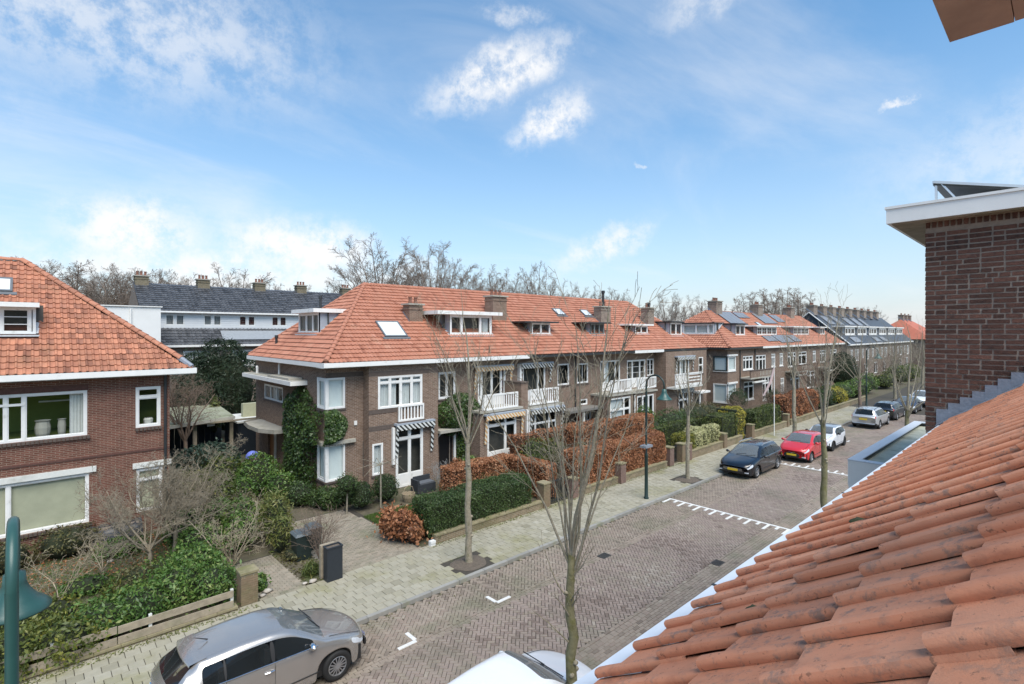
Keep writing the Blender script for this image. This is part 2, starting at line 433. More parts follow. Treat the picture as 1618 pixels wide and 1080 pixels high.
# ================================================================== GROUND, ROAD, PAVEMENT
def struct(o): o['kind'] = 'structure'; return o
SOIL = simple('garden_soil', (.10,.085,.055), .95, .3, 4, stain=(.06,.085,.025), stain_scale=.8, stain_lo=.48, bump=.5, bscale=30)
SAND = simple('joint_sand', (.055,.047,.036), .95, .25, 10, stain=(.065,.07,.028), stain_scale=1.4, stain_lo=.52)
struct(MB().quad((-300,-300,-.17),(600,-300,-.17),(600,500,-.17),(-300,500,-.17)).build('ground', SOIL))
struct(MB().box(-60,300,15.26,160,-.16,-.02).build('garden_ground', SOIL))
road = struct(MB().box(-60,300,6.1,12.62,-.16,-.118).build('road', SAND))
struct(MB().box(-60,300,-2,6.1,-.16,-.015).build('near_pavement', CONC))
pav = struct(MB().box(-60,300,12.6,15.28,-.165,-.018).build('pavement', SAND))
BR_ROAD = simple('road_brick', (.27,.215,.195), .82, .14, 3, tint=[(.165,.122,.098),(.228,.176,.146),(.275,.217,.182),(.252,.206,.16),(.32,.272,.222)], stain=(.18,.16,.118), stain_scale=.45, stain_lo=.5, bump=.1, bscale=80)
BR_PARK = simple('parking_brick', (.27,.23,.175), .85, .14, 3, tint=[(.16,.125,.098),(.225,.182,.142),(.27,.222,.176),(.25,.195,.156),(.31,.265,.21)], stain=(.17,.16,.105), stain_scale=.5, stain_lo=.47, bump=.1, bscale=80)
PAVER = simple('concrete_paver', (.38,.365,.315), .85, .12, 5, tint=[(.235,.215,.155),(.29,.268,.20),(.335,.31,.24),(.305,.28,.205),(.37,.345,.275)], stain=(.225,.21,.095), stain_scale=.42, stain_lo=.5, bump=.12, bscale=60)
DRIVE = simple('driveway_brick', (.25,.22,.17), .9, .16, 4, tint=[(.18,.155,.115),(.24,.21,.16),(.29,.25,.195),(.27,.22,.165)], stain=(.15,.16,.09), stain_scale=.7, stain_lo=.5)

def brick_quads(B):
    """B: list of (cx,cy,hx,hy,ang,ztop,tint) -> 5-faced chamfered blocks as (n*5,4,3) quads"""
    B = np.array(B, dtype=np.float64); n = len(B)
    ca, sa = np.cos(B[:,4]), np.sin(B[:,4])
    def corner(sx, sy, ins, dz):
        lx, ly = sx*(B[:,2]-ins), sy*(B[:,3]-ins)
        return np.stack([B[:,0]+lx*ca-ly*sa, B[:,1]+lx*sa+ly*ca, B[:,5]+dz], 1)
    S = [(-1,-1),(1,-1),(1,1),(-1,1)]
    T = [corner(*s, .005, 0) for s in S]; L = [corner(*s, 0, -.022) for s in S]
    Q = [np.stack(T, 1)]
    for i in range(4):
        j = (i+1) % 4; Q.append(np.stack([L[i], L[j], T[j], T[i]], 1))
    return np.concatenate(Q), np.tile(B[:,6], 5)
def one_block(hx, hy, mat, name, h=.05, ch=.005):
    mb = MB(); v = []
    for z, i in ((0, ch), (-.006, 0), (-h, 0)):
        v += [(-hx+i,-hy+i,z),(hx-i,-hy+i,z),(hx-i,hy-i,z),(-hx+i,hy-i,z)]
    f = [(0,1,2,3)]
    for k in (0, 4): f += [(k+4+i, k+4+(i+1)%4, k+(i+1)%4, k+i) for i in range(4)]
    mb.add(v, f); return mb
def cam_dist(x, y): return math.hypot(x, y)
def vis(x, y, z=0):
    d = x*math.cos(R(HEAD))+y*math.sin(R(HEAD)); l = x*math.sin(R(HEAD))-y*math.cos(R(HEAD))
    if d < 1: return False
    px, py = 809+818*l/d, 525+818*(CAM_H-z)/d
    if not (0 < px < 1618 and py < 1080): return False
    return not (px > 905 and py > 1080-.707*(px-905))
def tv(): return min(.98, max(.02, rng.gauss(.5, .22)))
def tvp(x, y):      # relaid patches and slow drift of brick colour
    t = rng.gauss(.48, .18)+.45*mnoise.noise(Vector((x*.45, y*.7, 3)))
    if 12.2 < x < 14.0 and 8.5 < y < 9.7: t += .22
    if 16.5 < x < 17.6 and 11.0 < y < 12.2: t -= .25
    return min(.98, max(.02, t))
def field(parent, blocks, name, mat, hx, hy, n_obj, avoid=lambda x, y: False):
    """the n_obj nearest blocks in view become objects, the rest one joined part"""
    idx = [i for i, b in enumerate(blocks) if vis(b[0], b[1]) and not avoid(b[0], b[1])]
    idx.sort(key=lambda i: cam_dist(blocks[i][0], blocks[i][1])); near = idx[:n_obj]; ns = set(near)
    variants = []
    for k in range(6):
        mb = one_block(hx, hy, mat, name); mb.t = [.1+.16*k]*len(mb.f); variants.append(mesh_of(mb, name, mat))
    for i in near:
        b = blocks[i]; k = min(5, int(b[6]*6))
        piece(name, variants[k], parent, (b[0], b[1], b[5]), (rng.uniform(-.006,.006), rng.uniform(-.006,.006), b[4]))
    rest = [b for i, b in enumerate(blocks) if i not in ns]
    if rest:
        Q, T = brick_quads(rest); quads_mesh(name+'_field', Q, T, mat, parent, kind='stuff')
def herring(x0, x1, y0, y1, z, u=.1, ang=R(45)):
    out = []; ca, sa = math.cos(ang), math.sin(ang); n = int(max(x1-x0, y1-y0)*1.6/u)
    cx, cy = (x0+x1)/2, (y0+y1)/2
    for i in range(-n//2, n//2):
        for j in range(-n//2, n//2):
            k = (i-j) % 4
            if k == 0: lx, ly, a = (i+1)*u, (j+.5)*u, ang
            elif k == 3: lx, ly, a = (i+.5)*u, (j+1)*u, ang+math.pi/2
            else: continue
            wx, wy = cx+lx*ca-ly*sa, cy+lx*sa+ly*ca
            if x0 < wx < x1 and y0 < wy < y1: out.append((wx, wy, .0950, .0450, a, z+rng.uniform(-.003,.003)+.012*mnoise.noise(Vector((wx*.6, wy*.9, 1))), tvp(wx, wy)))
    return out
C4_AREA = lambda x, y: (x < 5.9 and 10.6 < y < 12.7)
WC_AREA = lambda x, y: (x < 8.7 and y < 7.8)
# carriageway: herringbone between two gutter courses
ROAD_A, ROAD_B, ROAD_Z = 7.93, 10.78, -.10
b = []
for xs in range(0, 60, 10): b += herring(xs, xs+10, ROAD_A+.1, ROAD_B-.1, ROAD_Z)
field(road, b, 'road_brick', BR_ROAD, .0950, .0450, 300, lambda x, y: C4_AREA(x, y) or WC_AREA(x, y))
b = []
for xs in range(0, 60, 10): b += herring(xs, xs+10, ROAD_B+.17, 12.52, ROAD_Z)
field(road, b, 'parking_brick', BR_PARK, .0950, .0450, 220, C4_AREA)
b = []
for row, y in enumerate((ROAD_A-.05, ROAD_A+.05, ROAD_B-.05, ROAD_B+.05, ROAD_B+.15)):     # gutter courses laid lengthwise
    for i in range(270): b.append((2+i*.205+.1*(row % 2), y, .099, .047, 0, ROAD_Z-.004-(.006 if row in (0,3) else 0), tv()))
for row in range(18):                                                                        # near strip, stretcher courses
    for i in range(180): b.append((3+i*.205+.1*(row % 2), ROAD_A-.15-row*.1, .099, .047, 0, ROAD_Z, tv()))
field(road, b, 'gutter_brick', BR_PARK, .099, .047, 120, lambda x, y: C4_AREA(x, y) or WC_AREA(x, y))
# kerb stones
KERB = simple('kerb_concrete', (.27,.26,.235), .85, .12, 6, stain=(.17,.175,.10), stain_scale=1.5, stain_lo=.5, rnd=.12)
kb = MB().box(-.494,.494,-.07,.07,-.16,0); km = mesh_of(kb, 'kerb_stone', KERB)
for i in range(70): piece('kerb_stone', km, pav, (-2+i, 12.62, .0+rng.uniform(-.003,.003)), (0, 0, rng.uniform(-.003,.003)))
PITS = [(10.46,13.3),(24.56,13.25),(40.1,13.4)]
pit = lambda x, y: any(abs(x-a) < .62 and abs(y-c) < .58 for a, c in PITS)
b = []
for r in range(9):
    y = 12.84+r*.3
    for i in range(210):
        x = -2+i*.3+.15*(r % 2)
        if not pit(x, y) and y < 15.3: b.append((x, y, .1440, .1440, rng.uniform(-.01,.01), rng.uniform(-.003,.003), tv()))
field(pav, b, 'paver', PAVER, .1440, .1440, 300, C4_AREA)
MULCH = simple('tree_pit_soil', (.115,.092,.07), .95, .35, 14, bump=.6, bscale=40)
for k, (x, y) in enumerate(PITS):
    m = MB(); n = 16
    vs = [(x+.62*math.cos(q)*(1+.12*math.sin(3*q+k)), y+.56*math.sin(q)*(1+.1*math.cos(2*q+k)), -.012) for q in [2*math.pi*i/n for i in range(n)]]
    vs2 = [(x+.3*math.cos(q), y+.28*math.sin(q), .045) for q in [2*math.pi*i/n for i in range(n)]]
    m.add(vs+vs2+[(x,y,.06)], [(i,(i+1)%n,n+(i+1)%n,n+i) for i in range(n)]+[(n+i,n+(i+1)%n,2*n) for i in range(n)])
    struct(m.build('tree_pit', MULCH, smooth=True))
# driveway and garden path of small bricks
dr = struct(MB().box(6.95,10.0,15.28,21.0,-.019,-.012).build('driveway', SAND))
b = []
for r in range(56):
    for i in range(18):
        y = 15.36+r*.1; x = 7.05+i*.2+.1*(r % 2)
        lim = 9.85 if y < 18.5 else 9.85-(y-18.5)*.1
        if x < lim: b.append((x, y, .0965, .0465, 0, .0+rng.uniform(-.003,.003), tv())); last = x+.1
    if r % 2: b.append((7.0, y, .046, .0465, 0, 0, tv()))
    if lim+.06-last > .05: b.append((last+.05, y, .046, .0465, 0, .002, tv()))
field(dr, b, 'driveway_brick', DRIVE, .0965, .0465, 200)
pa = struct(MB().box(4.75,5.95,15.28,18.4,-.019,-.012).build('garden_path', SAND))
b = []
for r in range(30):
    for i in range(6):
        y = 15.36+r*.1; x = 4.85+i*.2+.1*(r % 2)
        if x < 5.9: b.append((x, y, .0965, .0465, 0, rng.uniform(-.003,.003), tv()))
    if r % 2: b.append((4.80, y, .046, .0465, 0, 0, tv())); b.append((5.90, y, .046, .0465, 0, 0, tv()))
field(pa, b, 'path_brick', DRIVE, .0965, .0465, 120)
# white road markings: hump teeth and parking brackets
MARK = simple('white_road_paint', (.66,.65,.62), .7, .15, 12, stain=(.30,.27,.24), stain_scale=9, stain_lo=.56)
def marking(label, boxes, **k):
    m = MB()
    for x0, x1, y0, y1 in boxes: m.box(x0, x1, y0, y1, ROAD_Z-.004, ROAD_Z+.013)
    return m
def teeth(xl, d, y0, y1, label):
    t = thing('hump_marking', label, 'road marking', (xl, (y0+y1)/2, ROAD_Z))
    marking('', [(xl-.055, xl+.055, y0, y1)]).build('line', MARK, t)
    n = int((y1-y0)/.36)
    for i in range(n):
        y = y1-.06-i*.36; L = .62 if i % 2 == 0 else .3
        a, c = (xl-.055-L, xl-.056) if d < 0 else (xl+.056, xl+.055+L)
        marking('', [(a, c, y-.05, y+.05)]).build('tooth', MARK, t)
teeth(21.4, -1, 7.0, 12.45, 'white toothed speed hump line on the road near the lamp post')
teeth(31.8, 1, 7.0, 11.6, 'white toothed speed hump line on the road beside the red car')
def bracket(x, y, dx, dy, label):
    t = thing('parking_bracket', label, 'road marking', (x, y, ROAD_Z))
    marking('', [(min(x, x+dx*.5), max(x, x+dx*.5), y-.05, y+.05)]).build('line', MARK, t)
    marking('', [(x-.05, x+.05, min(y+.051*dy, y+dy*.45), max(y+.051*dy, y+dy*.45))]).build('line', MARK, t)
bracket(6.95, 10.95, -1, 1, 'white L-shaped parking bracket just ahead of the silver hatchback')
bracket(9.6, 10.95, 1, 1, 'white L-shaped parking bracket level with the straight young street tree')
bracket(41.6, 10.5, 1, 1, 'white parking mark behind the white small hatchback')
DRAIN = simple('drain_iron', (.05,.048,.045), .7, .2)
for x, y, lab in ((14.3, 10.78, 'dark drain grate in the far gutter'), (16.6, 7.9, 'dark drain grate in the near gutter beside the tiled roof')):
    t = thing('drain_grate', lab, 'drain', (x, y, ROAD_Z))
    MB().box(x-.22, x+.22, y-.16, y+.16, ROAD_Z-.03, ROAD_Z+.004).build('plate', DRAIN, t)
    for i in range(7): MB().box(x-.19+i*.06, x-.165+i*.06, y-.13, y+.13, ROAD_Z+.004, ROAD_Z+.014).build('bar', DRAIN, t)

# ================================================================== FOREGROUND ROOF (own house)
PT = math.atan(.73); CP, SP_ = math.cos(PT), math.sin(PT)
def roof_z(y): return CAM_H - (.388+.73*y)
def near_tile_mat():
    m, t, b = new_mat('weathered_red_clay_tile')
    pos = t.node('ShaderNodeNewGeometry').outputs['Position']
    rn = t.node('ShaderNodeObjectInfo').outputs['Random']
    base = t.ramp(rn, [(0,(.44,.180,.100)),(.35,(.53,.232,.135)),(.7,(.48,.200,.114)),(1,(.57,.270,.165))])
    n1 = t.noise(pos, 5, 6, .65); f = t.math('MULTIPLY_ADD', n1, .5, .80)
    base = t.mix(1., base, t.node('ShaderNodeCombineColor', {0: f, 1: f, 2: f}).outputs[0], 'MULTIPLY')
    # grey-brown crusty lichen blotches and fine dark specks
    spot = t.smooth(t.noise(pos, 26, 8, .75), .50, .62); reg = t.smooth(t.noise(pos, 3.4, 5, .65), .42, .60)
    base = t.mix(t.math('MULTIPLY', t.math('MULTIPLY', spot, reg), .75), base, (.15,.125,.112))
    base = t.mix(t.math('MULTIPLY', t.smooth(t.noise(pos, 8, 7, .75, dist=.9), .50, .70), .45), base, (.30,.115,.07))
    speck = t.smooth(t.noise(pos, 80, 4, .65), .60, .68)
    base = t.mix(t.math('MULTIPLY', speck, .6), base, (.06,.04,.03))
    pale = t.smooth(t.noise(pos, 34, 5, .6), .66, .75)
    base = t.mix(t.math('MULTIPLY', pale, .4), base, (.56,.33,.23))
    dst = t.smooth(t.noise(pos, 1.7, 6, .7), .45, .7); base = t.mix(t.math('MULTIPLY', dst, .35), base, (.48,.29,.20))
    t.put(b.inputs['Base Color'], base); b.inputs['Roughness'].default_value = .85; b.inputs['Specular IOR Level'].default_value = .3
    h = t.math('ADD', t.noise(pos, 240, 4, .65), t.math('MULTIPLY', t.math('MULTIPLY', spot, reg), .8))
    t.put(b.inputs['Normal'], t.node('ShaderNodeBump', {'Strength': .25, 'Distance': .003, 'Height': h}).outputs[0])
    return m
CLAY = near_tile_mat()
own = thing('tiled_roof', 'weathered red pantile roof with a pale gutter in the right foreground', 'roof', (4.2, .6, 6.2))
def near_tile(seed):
    r = random.Random(seed); tw, tl = .2, .36
    # S-shaped interlocking pantile: lip + roll on the -X side, then the pan
    P = [(-.025,.0120),(-.0245,.0185),(-.021,.0245),(-.0145,.0268),(-.006,.0283),(.003,.0272),(.0105,.0235),(.0160,.0172),(.0195,.0105),(.0235,.0048),(.032,.0012),(.06,.0),(.11,-.0005),(.15,.0),(.176,.0005),(.192,.001)]
    vs = []; fs = []; ny = 8; n = len(P)
    for k in range(ny+1):
        f = k/ny; y = -f*tl
        lift = .030*(1-f) - .004
        for (x, h) in P:
            e = 1-.06*(f < .01)
            vs.append((x+r.uniform(-.0008,.0008)+.004*(f-.5)*math.sin(seed), y+(.004*math.sin(x*40+seed) if k == 0 else 0), h*e+lift+r.uniform(-.0006,.0006)))
    for k in range(ny):
        for i in range(n-1): fs.append((k*n+i, k*n+i+1, (k+1)*n+i+1, (k+1)*n+i))
    top = len(vs); th = .0095
    for k in range(ny+1):
        for i, (x, h) in enumerate(P):
            a = vs[k*n+i]; vs.append((a[0]+(.004 if i < 4 else 0), a[1], a[2]-th))
    for k in range(ny):
        for i in range(n-1): fs.append((top+(k+1)*n+i, top+(k+1)*n+i+1, top+k*n+i+1, top+k*n+i))
        fs.append((k*n, (k+1)*n, top+(k+1)*n, top+k*n)); fs.append(((k+1)*n+n-1, k*n+n-1, top+k*n+n-1, top+(k+1)*n+n-1))
    for i in range(n-1): fs.append((i+1, i, top+i, top+i+1))
    mb = MB(); mb.add(vs, fs); me = mesh_of(mb, 'tile', CLAY, True); me.set_sharp_from_angle(angle=R(38))
    return me
ntm = [near_tile(i) for i in range(5)]
EAVE_Y = .985; ROWL = .272
for c in range(41):
    for r in range(7):
        x = .32+c*.2
        y = EAVE_Y-r*ROWL*CP
        if y < .02*x-.28: continue
        o = piece('tile', rng.choice(ntm), own, (x, y, roof_z(y)+rng.uniform(-.003,.005)))
        o.rotation_euler = (-PT+rng.uniform(-.012,.012), rng.uniform(-.012,.02), rng.uniform(-.012,.012))
m = MB()
m.quad((.1,EAVE_Y-.03,roof_z(EAVE_Y)-.022),(8.47,EAVE_Y-.03,roof_z(EAVE_Y)-.022),(8.47,-.75,roof_z(-.75)-.022),(.1,-.75,roof_z(-.75)-.022))
m.build('roof_boarding', ROOFU, own)
gz = roof_z(EAVE_Y)-.078
GUT = simple('pale_blue_grey_gutter', (.55,.60,.66), .4, .06, 3, stain=(.42,.46,.48), stain_lo=.58)
m = MB()
for pr in ([(EAVE_Y-.06,gz-.02),(EAVE_Y-.06,gz-.12),(EAVE_Y+.09,gz-.12),(EAVE_Y+.126,gz+.005),(EAVE_Y+.11,gz+.012),(EAVE_Y+.088,gz-.0),(EAVE_Y+.06,gz-.09),(EAVE_Y-.04,gz-.10)],):
    n = len(pr); vs = [(x, y, z) for x in (-.3, 8.47) for y, z in pr]
    m.add(vs, [(i, (i+1) % n, n+(i+1) % n, n+i) for i in range(n)])
m.build('gutter', GUT, own)
m = MB().box(-.3, 8.47, EAVE_Y+.080, EAVE_Y+.132, gz+.008, gz+.024); m.build('gutter_lip', GUT, own)
MB().box(-.3, 8.47, EAVE_Y-.065, EAVE_Y-.012, gz-.05, gz+.05).build('eave_filler', ROOFU, own)
m = MB().box(-.3, 8.47, EAVE_Y-.13, EAVE_Y-.07, gz-.4, gz-.02); m.build('fascia', WHITE, own)
m = MB()
for x in (2.3, 4.3, 6.3): m.box(x-.008, x+.008, EAVE_Y+.078, EAVE_Y+.135, gz+.0245, gz+.028)
m.build('gutter_joint', DARK, own, kind='stuff')
MB().box(-3, 8.46, -6, EAVE_Y-.2, -.1, roof_z(EAVE_Y)-.42).build('house_wall', BRICKB, own)
MOSS = simple('dark_moss', (.035,.045,.015), .95, .4, 60, bump=.8, bscale=120)
for k, (x, y, s) in enumerate([(2.62,.62,.03),(2.35,.36,.022),(2.95,.38,.016),(2.05,.52,.02),(3.15,.2,.028),(4.05,.45,.025),(1.62,.66,.018),(4.7,.62,.02),(5.2,.3,.03)]):
    m = MB(); pr = [(.001,.9),(.5,.75),(.85,.4),(1.,.0)]
    for rr, h in pr:
        for j in range(10):
            q = 2*math.pi*j/10; w_ = 1+.25*math.sin(j*2.3+k)
            m.v.append((x+rr*s*1.6*w_*math.cos(q), y+rr*s*math.sin(q)*w_, roof_z(y)+.02+h*s*.7))
    m.f = [(i*10+j, (i+1)*10+j, (i+1)*10+(j+1) % 10, i*10+(j+1) % 10) for i in range(3) for j in range(10)]; m.t = [0]*len(m.f)
    m.build('moss', MOSS, own, smooth=True)

# soffit corner of the dormer above the camera
SOFF = simple('brown_painted_soffit', (.44,.355,.29), .7, .25, 5, stain=(.12,.095,.08), stain_scale=3, stain_lo=.55)
dm = thing('dormer_eave', 'brown boxed eave corner of the dormer roof overhead', 'eave', (1.0,-.4,8.25))
zx = 8.25; X1, Y1 = 1.74, .21
m = MB()
m.box(.95, X1, Y1-.12, Y1, zx, zx+.12); m.build('front_board', SOFF, dm)
m = MB(); m.box(X1-.12, X1, -.55, Y1-.1215, zx+.0015, zx+.12); m.build('side_board', SOFF, dm)
m = MB(); m.box(.95, X1-.1215, -.55, Y1-.1215, zx+.035, zx+.05); m.build('soffit_panel', SOFF, dm)
m = MB(); m.box(.95, X1+.015, -.55, Y1+.015, zx+.121, zx+.15); m.build('roof_edge', GREYZ, dm)

# ================================================================== NEIGHBOUR: brick upper wall, flat roof bay
XW, YC = 8.48, 1.27
nb = thing('neighbour_house', 'dark brown brick wall with white overhanging flat roof edge at the right', 'house', (XW, YC, 0))
BRN = simple('dark_clinker_brick', (.110,.050,.034), .85, .3, 25, rnd=.38, stain=(.035,.02,.017), stain_scale=14, stain_lo=.5, bump=.5, bscale=70)
MORT = simple('pale_mortar', (.27,.22,.18), .95, .2, 20, bump=.4, bscale=90)
m = MB(); m.box(XW+.0065, XW+6, -3, YC-.0065, 5.2, 8.96); m.box(XW+.0125, XW+6, -3, YC-.0125, -.1, 5.199); m.build('mortar_wall', MORT, nb)
bm_ = {}
def wall_brick(L, seed):
    r = random.Random(seed); mb = MB(); h = .026
    def j(): return r.uniform(-.003, .003)
    v = []
    for x, e in ((-.004, .004), (.03, 0)):
        v += [(x, -L/2+e+j(), -h+e+j()), (x, L/2-e+j(), -h+e+j()), (x, L/2-e+j(), h-e+j()), (x, -L/2+e+j(), h-e+j())]
    v = [(x+(r.uniform(-.002,.002) if i < 4 else 0), y, z) for i, (x, y, z) in enumerate(v)]
    mb.add(v, [(3,2,1,0)]+[(i, (i+1) % 4, 4+(i+1) % 4, 4+i) for i in range(4)])
    return mesh_of(mb, 'brick', BRN)
FULL = [wall_brick(.205, i) for i in range(6)]; HALF = [wall_brick(.098, 10+i) for i in range(4)]
course = .0622; nrow = int((8.84-6.05)/course); cnt = 0; restq = []
for r in range(nrow):
    z = 6.08+r*course; y = YC+.002; k = (r*7) % 5; mseq = rng.random()
    first = True
    while y > -1.6:
        long_ = (rng.random() < .72) if not first else (r % 2 == 0)
        L = .205 if long_ else (.098 if rng.random() < .8 else .15)
        yc = y-L/2
        hid = z < (roof_z(yc)-.05)
        if not hid:
            if yc < .3: restq.append((yc, z, L))
            else:
                o = piece('brick', rng.choice(FULL if L > .2 else HALF), nb, (XW+.002+rng.uniform(-.002,.003), yc, z+rng.uniform(-.002,.002)), (rng.uniform(-.012,.012),0,0), (1, 1 if L != .15 else 1.53, 1)); cnt += 1
        y -= L+.0115; first = False
m = MB()
for yc, z, L in restq: m.box(XW-.002, XW+.03, yc-L/2, yc+L/2, z-.026, z+.026)
m.build('brick_field', BRN, nb, kind='stuff')
# soldier course under the eave
SOLD = wall_brick(.205, 33)
for i in range(22):
    piece('brick', SOLD, nb, (XW+.001, YC-.03-i*.062, 8.905), (R(90),0,0), (1,.62,.95))
m = MB(); m.box(8.25, 16, -3, 1.64, 8.93, 9.115); ob = m.build('roof_fascia', WHITE, nb)
m = MB(); m.box(8.235, 16, -3, 1.655, 9.1165, 9.15); m.build('roof_edge_trim', WHITE, nb)
m = MB(); m.box(8.30, 16, -3, 1.59, 8.915, 8.9285); m.build('soffit', TIMBER, nb)
# solar panel frame on the flat roof
sp = thing('roof_solar_array', 'tilted solar panel on a frame on top of the neighbouring flat roof', 'solar panel', (9.2, 1.0, 9.15))
PDARK = simple('solar_panel_back', (.04,.04,.035), .5, .2)
ALU = simple('aluminium_frame', (.62,.64,.66), .35, .05, metal=.6)
a, b_, c_, d_ = Vector((8.62,1.2,9.46)), Vector((8.62,.25,9.2)), Vector((10.3,.25,9.2)), Vector((10.3,1.2,9.46))
nn = (b_-a).cross(d_-a).normalized()
m = MB(); m.add([tuple(p) for p in (a,b_,c_,d_)]+[tuple(p-nn*.04) for p in (a,b_,c_,d_)], [(0,1,2,3),(7,6,5,4),(0,4,5,1),(1,5,6,2),(2,6,7,3),(3,7,4,0)]); m.build('panel', PDARK, sp)
MB().tube([a,b_], .022, 4).build('frame_rail', ALU, sp); MB().tube([a,d_], .022, 4).build('frame_rail', ALU, sp)
for x_ in (8.64, 10.2): MB().tube([(x_,1.18,9.15),(x_,1.18,9.46)], .018, 4).build('leg', ALU, sp)
MB().tube([(8.63,1.12,9.42),(8.63,.95,9.16)], .014, 4).build('brace', ALU, sp)
# stepped lead flashing along the roof line
for k in range(9):
    y = 1.08-k*.115; z0 = roof_z(y)+.05
    m = MB(); m.add([(XW-.012,y+.075,z0-.10),(XW-.012,y-.075,z0-.0),(XW-.012,y-.075,z0+.155),(XW-.012,y+.075,z0+.155)] , [(0,1,2,3)])
    m.add([(XW-.012,y+.075,z0-.10),(XW-.012,y+.075,z0+.155),(XW+.02,y+.075,z0+.155),(XW+.02,y+.075,z0-.10)], [(0,1,2,3)])
    m.add([(XW-.012,y+.075,z0+.155),(XW-.012,y-.075,z0+.155),(XW+.02,y-.075,z0+.155),(XW+.02,y+.075,z0+.155)], [(0,1,2,3)])
    m.v = [(vx-.0015*k, vy, vz) for vx, vy, vz in m.v]
    m.build('lead_step', LEAD, nb)
m = MB(); m.add([(XW-.03,1.15,roof_z(1.15)+.065),(XW-.03,-.4,roof_z(-.4)+.065),(XW-.16,-.4,roof_z(-.4)+.05),(XW-.16,1.15,roof_z(1.15)+.05)], [(0,1,2,3)]); m.build('lead_apron', LEAD, nb)
m = MB(); m.box(XW-.03, XW+.5, 1.0, YC+.03, 5.95, 6.10); m.build('lead_base', LEAD, nb)
# projecting bay with flat roof
BF = simple('green_grey_bitumen', (.42,.42,.33), .9, .18, 3, stain=(.19,.20,.15), stain_scale=2, stain_lo=.5)
bx0, bx1, by1, bz = 11.8, 18.3, 2.98, 4.86
m = MB(); m.box(bx0+.03, bx1-.03, YC, by1-.03, 2.9, bz-.03); m.build('bay_front', WHITE, nb)
MB().box(bx0+.01, bx1-.01, by1-.019, by1-.008, 4.5, bz+.12).build('bay_fascia', WHITE, nb); MB().box(bx0+.008, bx0+.019, YC, by1-.0195, 4.4, bz+.12).build('bay_fascia', WHITE, nb)
m = MB(); m.box(bx0+.02, bx1-.02, YC+.001, by1-.02, bz-.029, bz+.035); m.build('bay_roof_surface', BF, nb)
for nme, bxs in (('parapet', (bx0+.02, bx0+.14, YC, by1-.02)), ('parapet', (bx1-.14, bx1-.02, YC, by1-.02)), ('parapet', (bx0+.141, bx1-.141, by1-.14, by1-.02))):
    MB().box(*bxs, bz+.0355, bz+.12).build('parapet', simple('dark_roofing_felt', (.07,.075,.08), .8, .2, 6), nb)
for bxs in ((bx0, bx0+.2, YC, by1), (bx1-.2, bx1, YC, by1), (bx0+.201, bx1-.201, by1-.2, by1)):
    MB().box(*bxs, bz+.121, bz+.142).build('parapet_cap', simple('pale_parapet_cap', (.56,.58,.61), .5, .06), nb)
for k, (x, y, s) in enumerate([(12.6,1.9,.5),(13.3,1.75,.6)]):
    m = MB()
    for q in range(26): px, py = x+rng.gauss(0,s*.6), min(max(y+rng.gauss(0,.2),1.4),2.6); m.box(px-.04, px+.05, py-.03, py+.03, bz+.03, bz+.055)
    m.build('leaf_litter', simple('wet_leaf_litter', (.04,.035,.03), .7, .4, 20), nb, kind='stuff')
# ================================================================== HOUSES
RIDGE_T = ridge_mesh(ROOFT); RIDGE_L = ridge_mesh(ROOFL, .12, .36); RIDGE_D = ridge_mesh(ROOFD)
def stripe_mat(name, ca, cb, per):
    m, t, b = new_mat(name)
    sp = t.node('ShaderNodeSeparateXYZ', {0: t.node('ShaderNodeNewGeometry').outputs['Position']})
    f = t.math('FRACT', t.math('MULTIPLY', t.math('ADD', t.math('ADD', sp.outputs[0], sp.outputs[1]), t.math('MULTIPLY', sp.outputs[2], 1.0)), 1/per))
    t.put(b.inputs['Base Color'], t.mix(t.math('GREATER_THAN', f, .5), ca, cb)); b.inputs['Roughness'].default_value = .85
    MATS[name] = m; return m
AWN_B = stripe_mat('black_white_awning_cloth', (.02,.022,.02), (.62,.63,.6), .24)
AWN_O = stripe_mat('orange_white_awning_cloth', (.55,.30,.11), (.66,.60,.48), .22)

def zinc_side(mb, fr, u, wf, wb, z0, z1): mb.add([fr.p(u,z0,wf), fr.p(u,z1,wf), fr.p(u,z1,wb)], [(0,1,2)])
def dormer(parent, fr, u0, u1, z0, z1, we, ze, tan, roofmat=None, fh=.2, over=.28, side_over=.3, **win):
    """box dormer on a slope v = ze + (we-w)*tan"""
    roofmat = roofmat or WHITE
    wf = we-(z0-ze)/tan; wb = we-(z1+.12-ze)/tan
    f2 = fr.at(wf)
    d = MB()
    for u in (u0, u1): zinc_side(d, fr, u, wf, wb, z0-.03, z1)
    d.quad(fr.p(u0,z1,wf), fr.p(u1,z1,wf), fr.p(u1,z1,wb), fr.p(u0,z1,wb))
    body = d.build('dormer', GREYZ, parent)
    r = MB(); fbox(r, fr, u0-side_over, u1+side_over*.6, z1+.002, z1+fh, wb-.1, wf+over); r.build('dormer_roof', roofmat, body)
    s = MB()
    for u, q in ((u0, -1), (u1, 1)):                      # pale flashing strip along the cheeks
        a, b_ = fr.p(u+q*.12, z0-.02, wf+.03), fr.p(u+q*.12, z1+.06, wb+.1)
        s.add([fr.p(u+q*.004,z0+.02,wf+.02), (a[0],a[1],a[2]+.05), (b_[0],b_[1],b_[2]+.05), fr.p(u+q*.004,z1+.10,wb+.1)], [(0,1,2,3)])
    fbox(s, fr, u0-.1, u1+.1, z0-.09, z0-.031, wf-.06, wf+.16); s.build('flashing', simple('pale_lead', (.5,.52,.54), .6, .2, 10), body)
    win.setdefault('sill', None); win.setdefault('room', .45)
    window(f2, u0, u1, z0, z1, parent, **win)
    return body
POTS = simple('terracotta_chimney_pot', (.20,.09,.06), .8, .2)
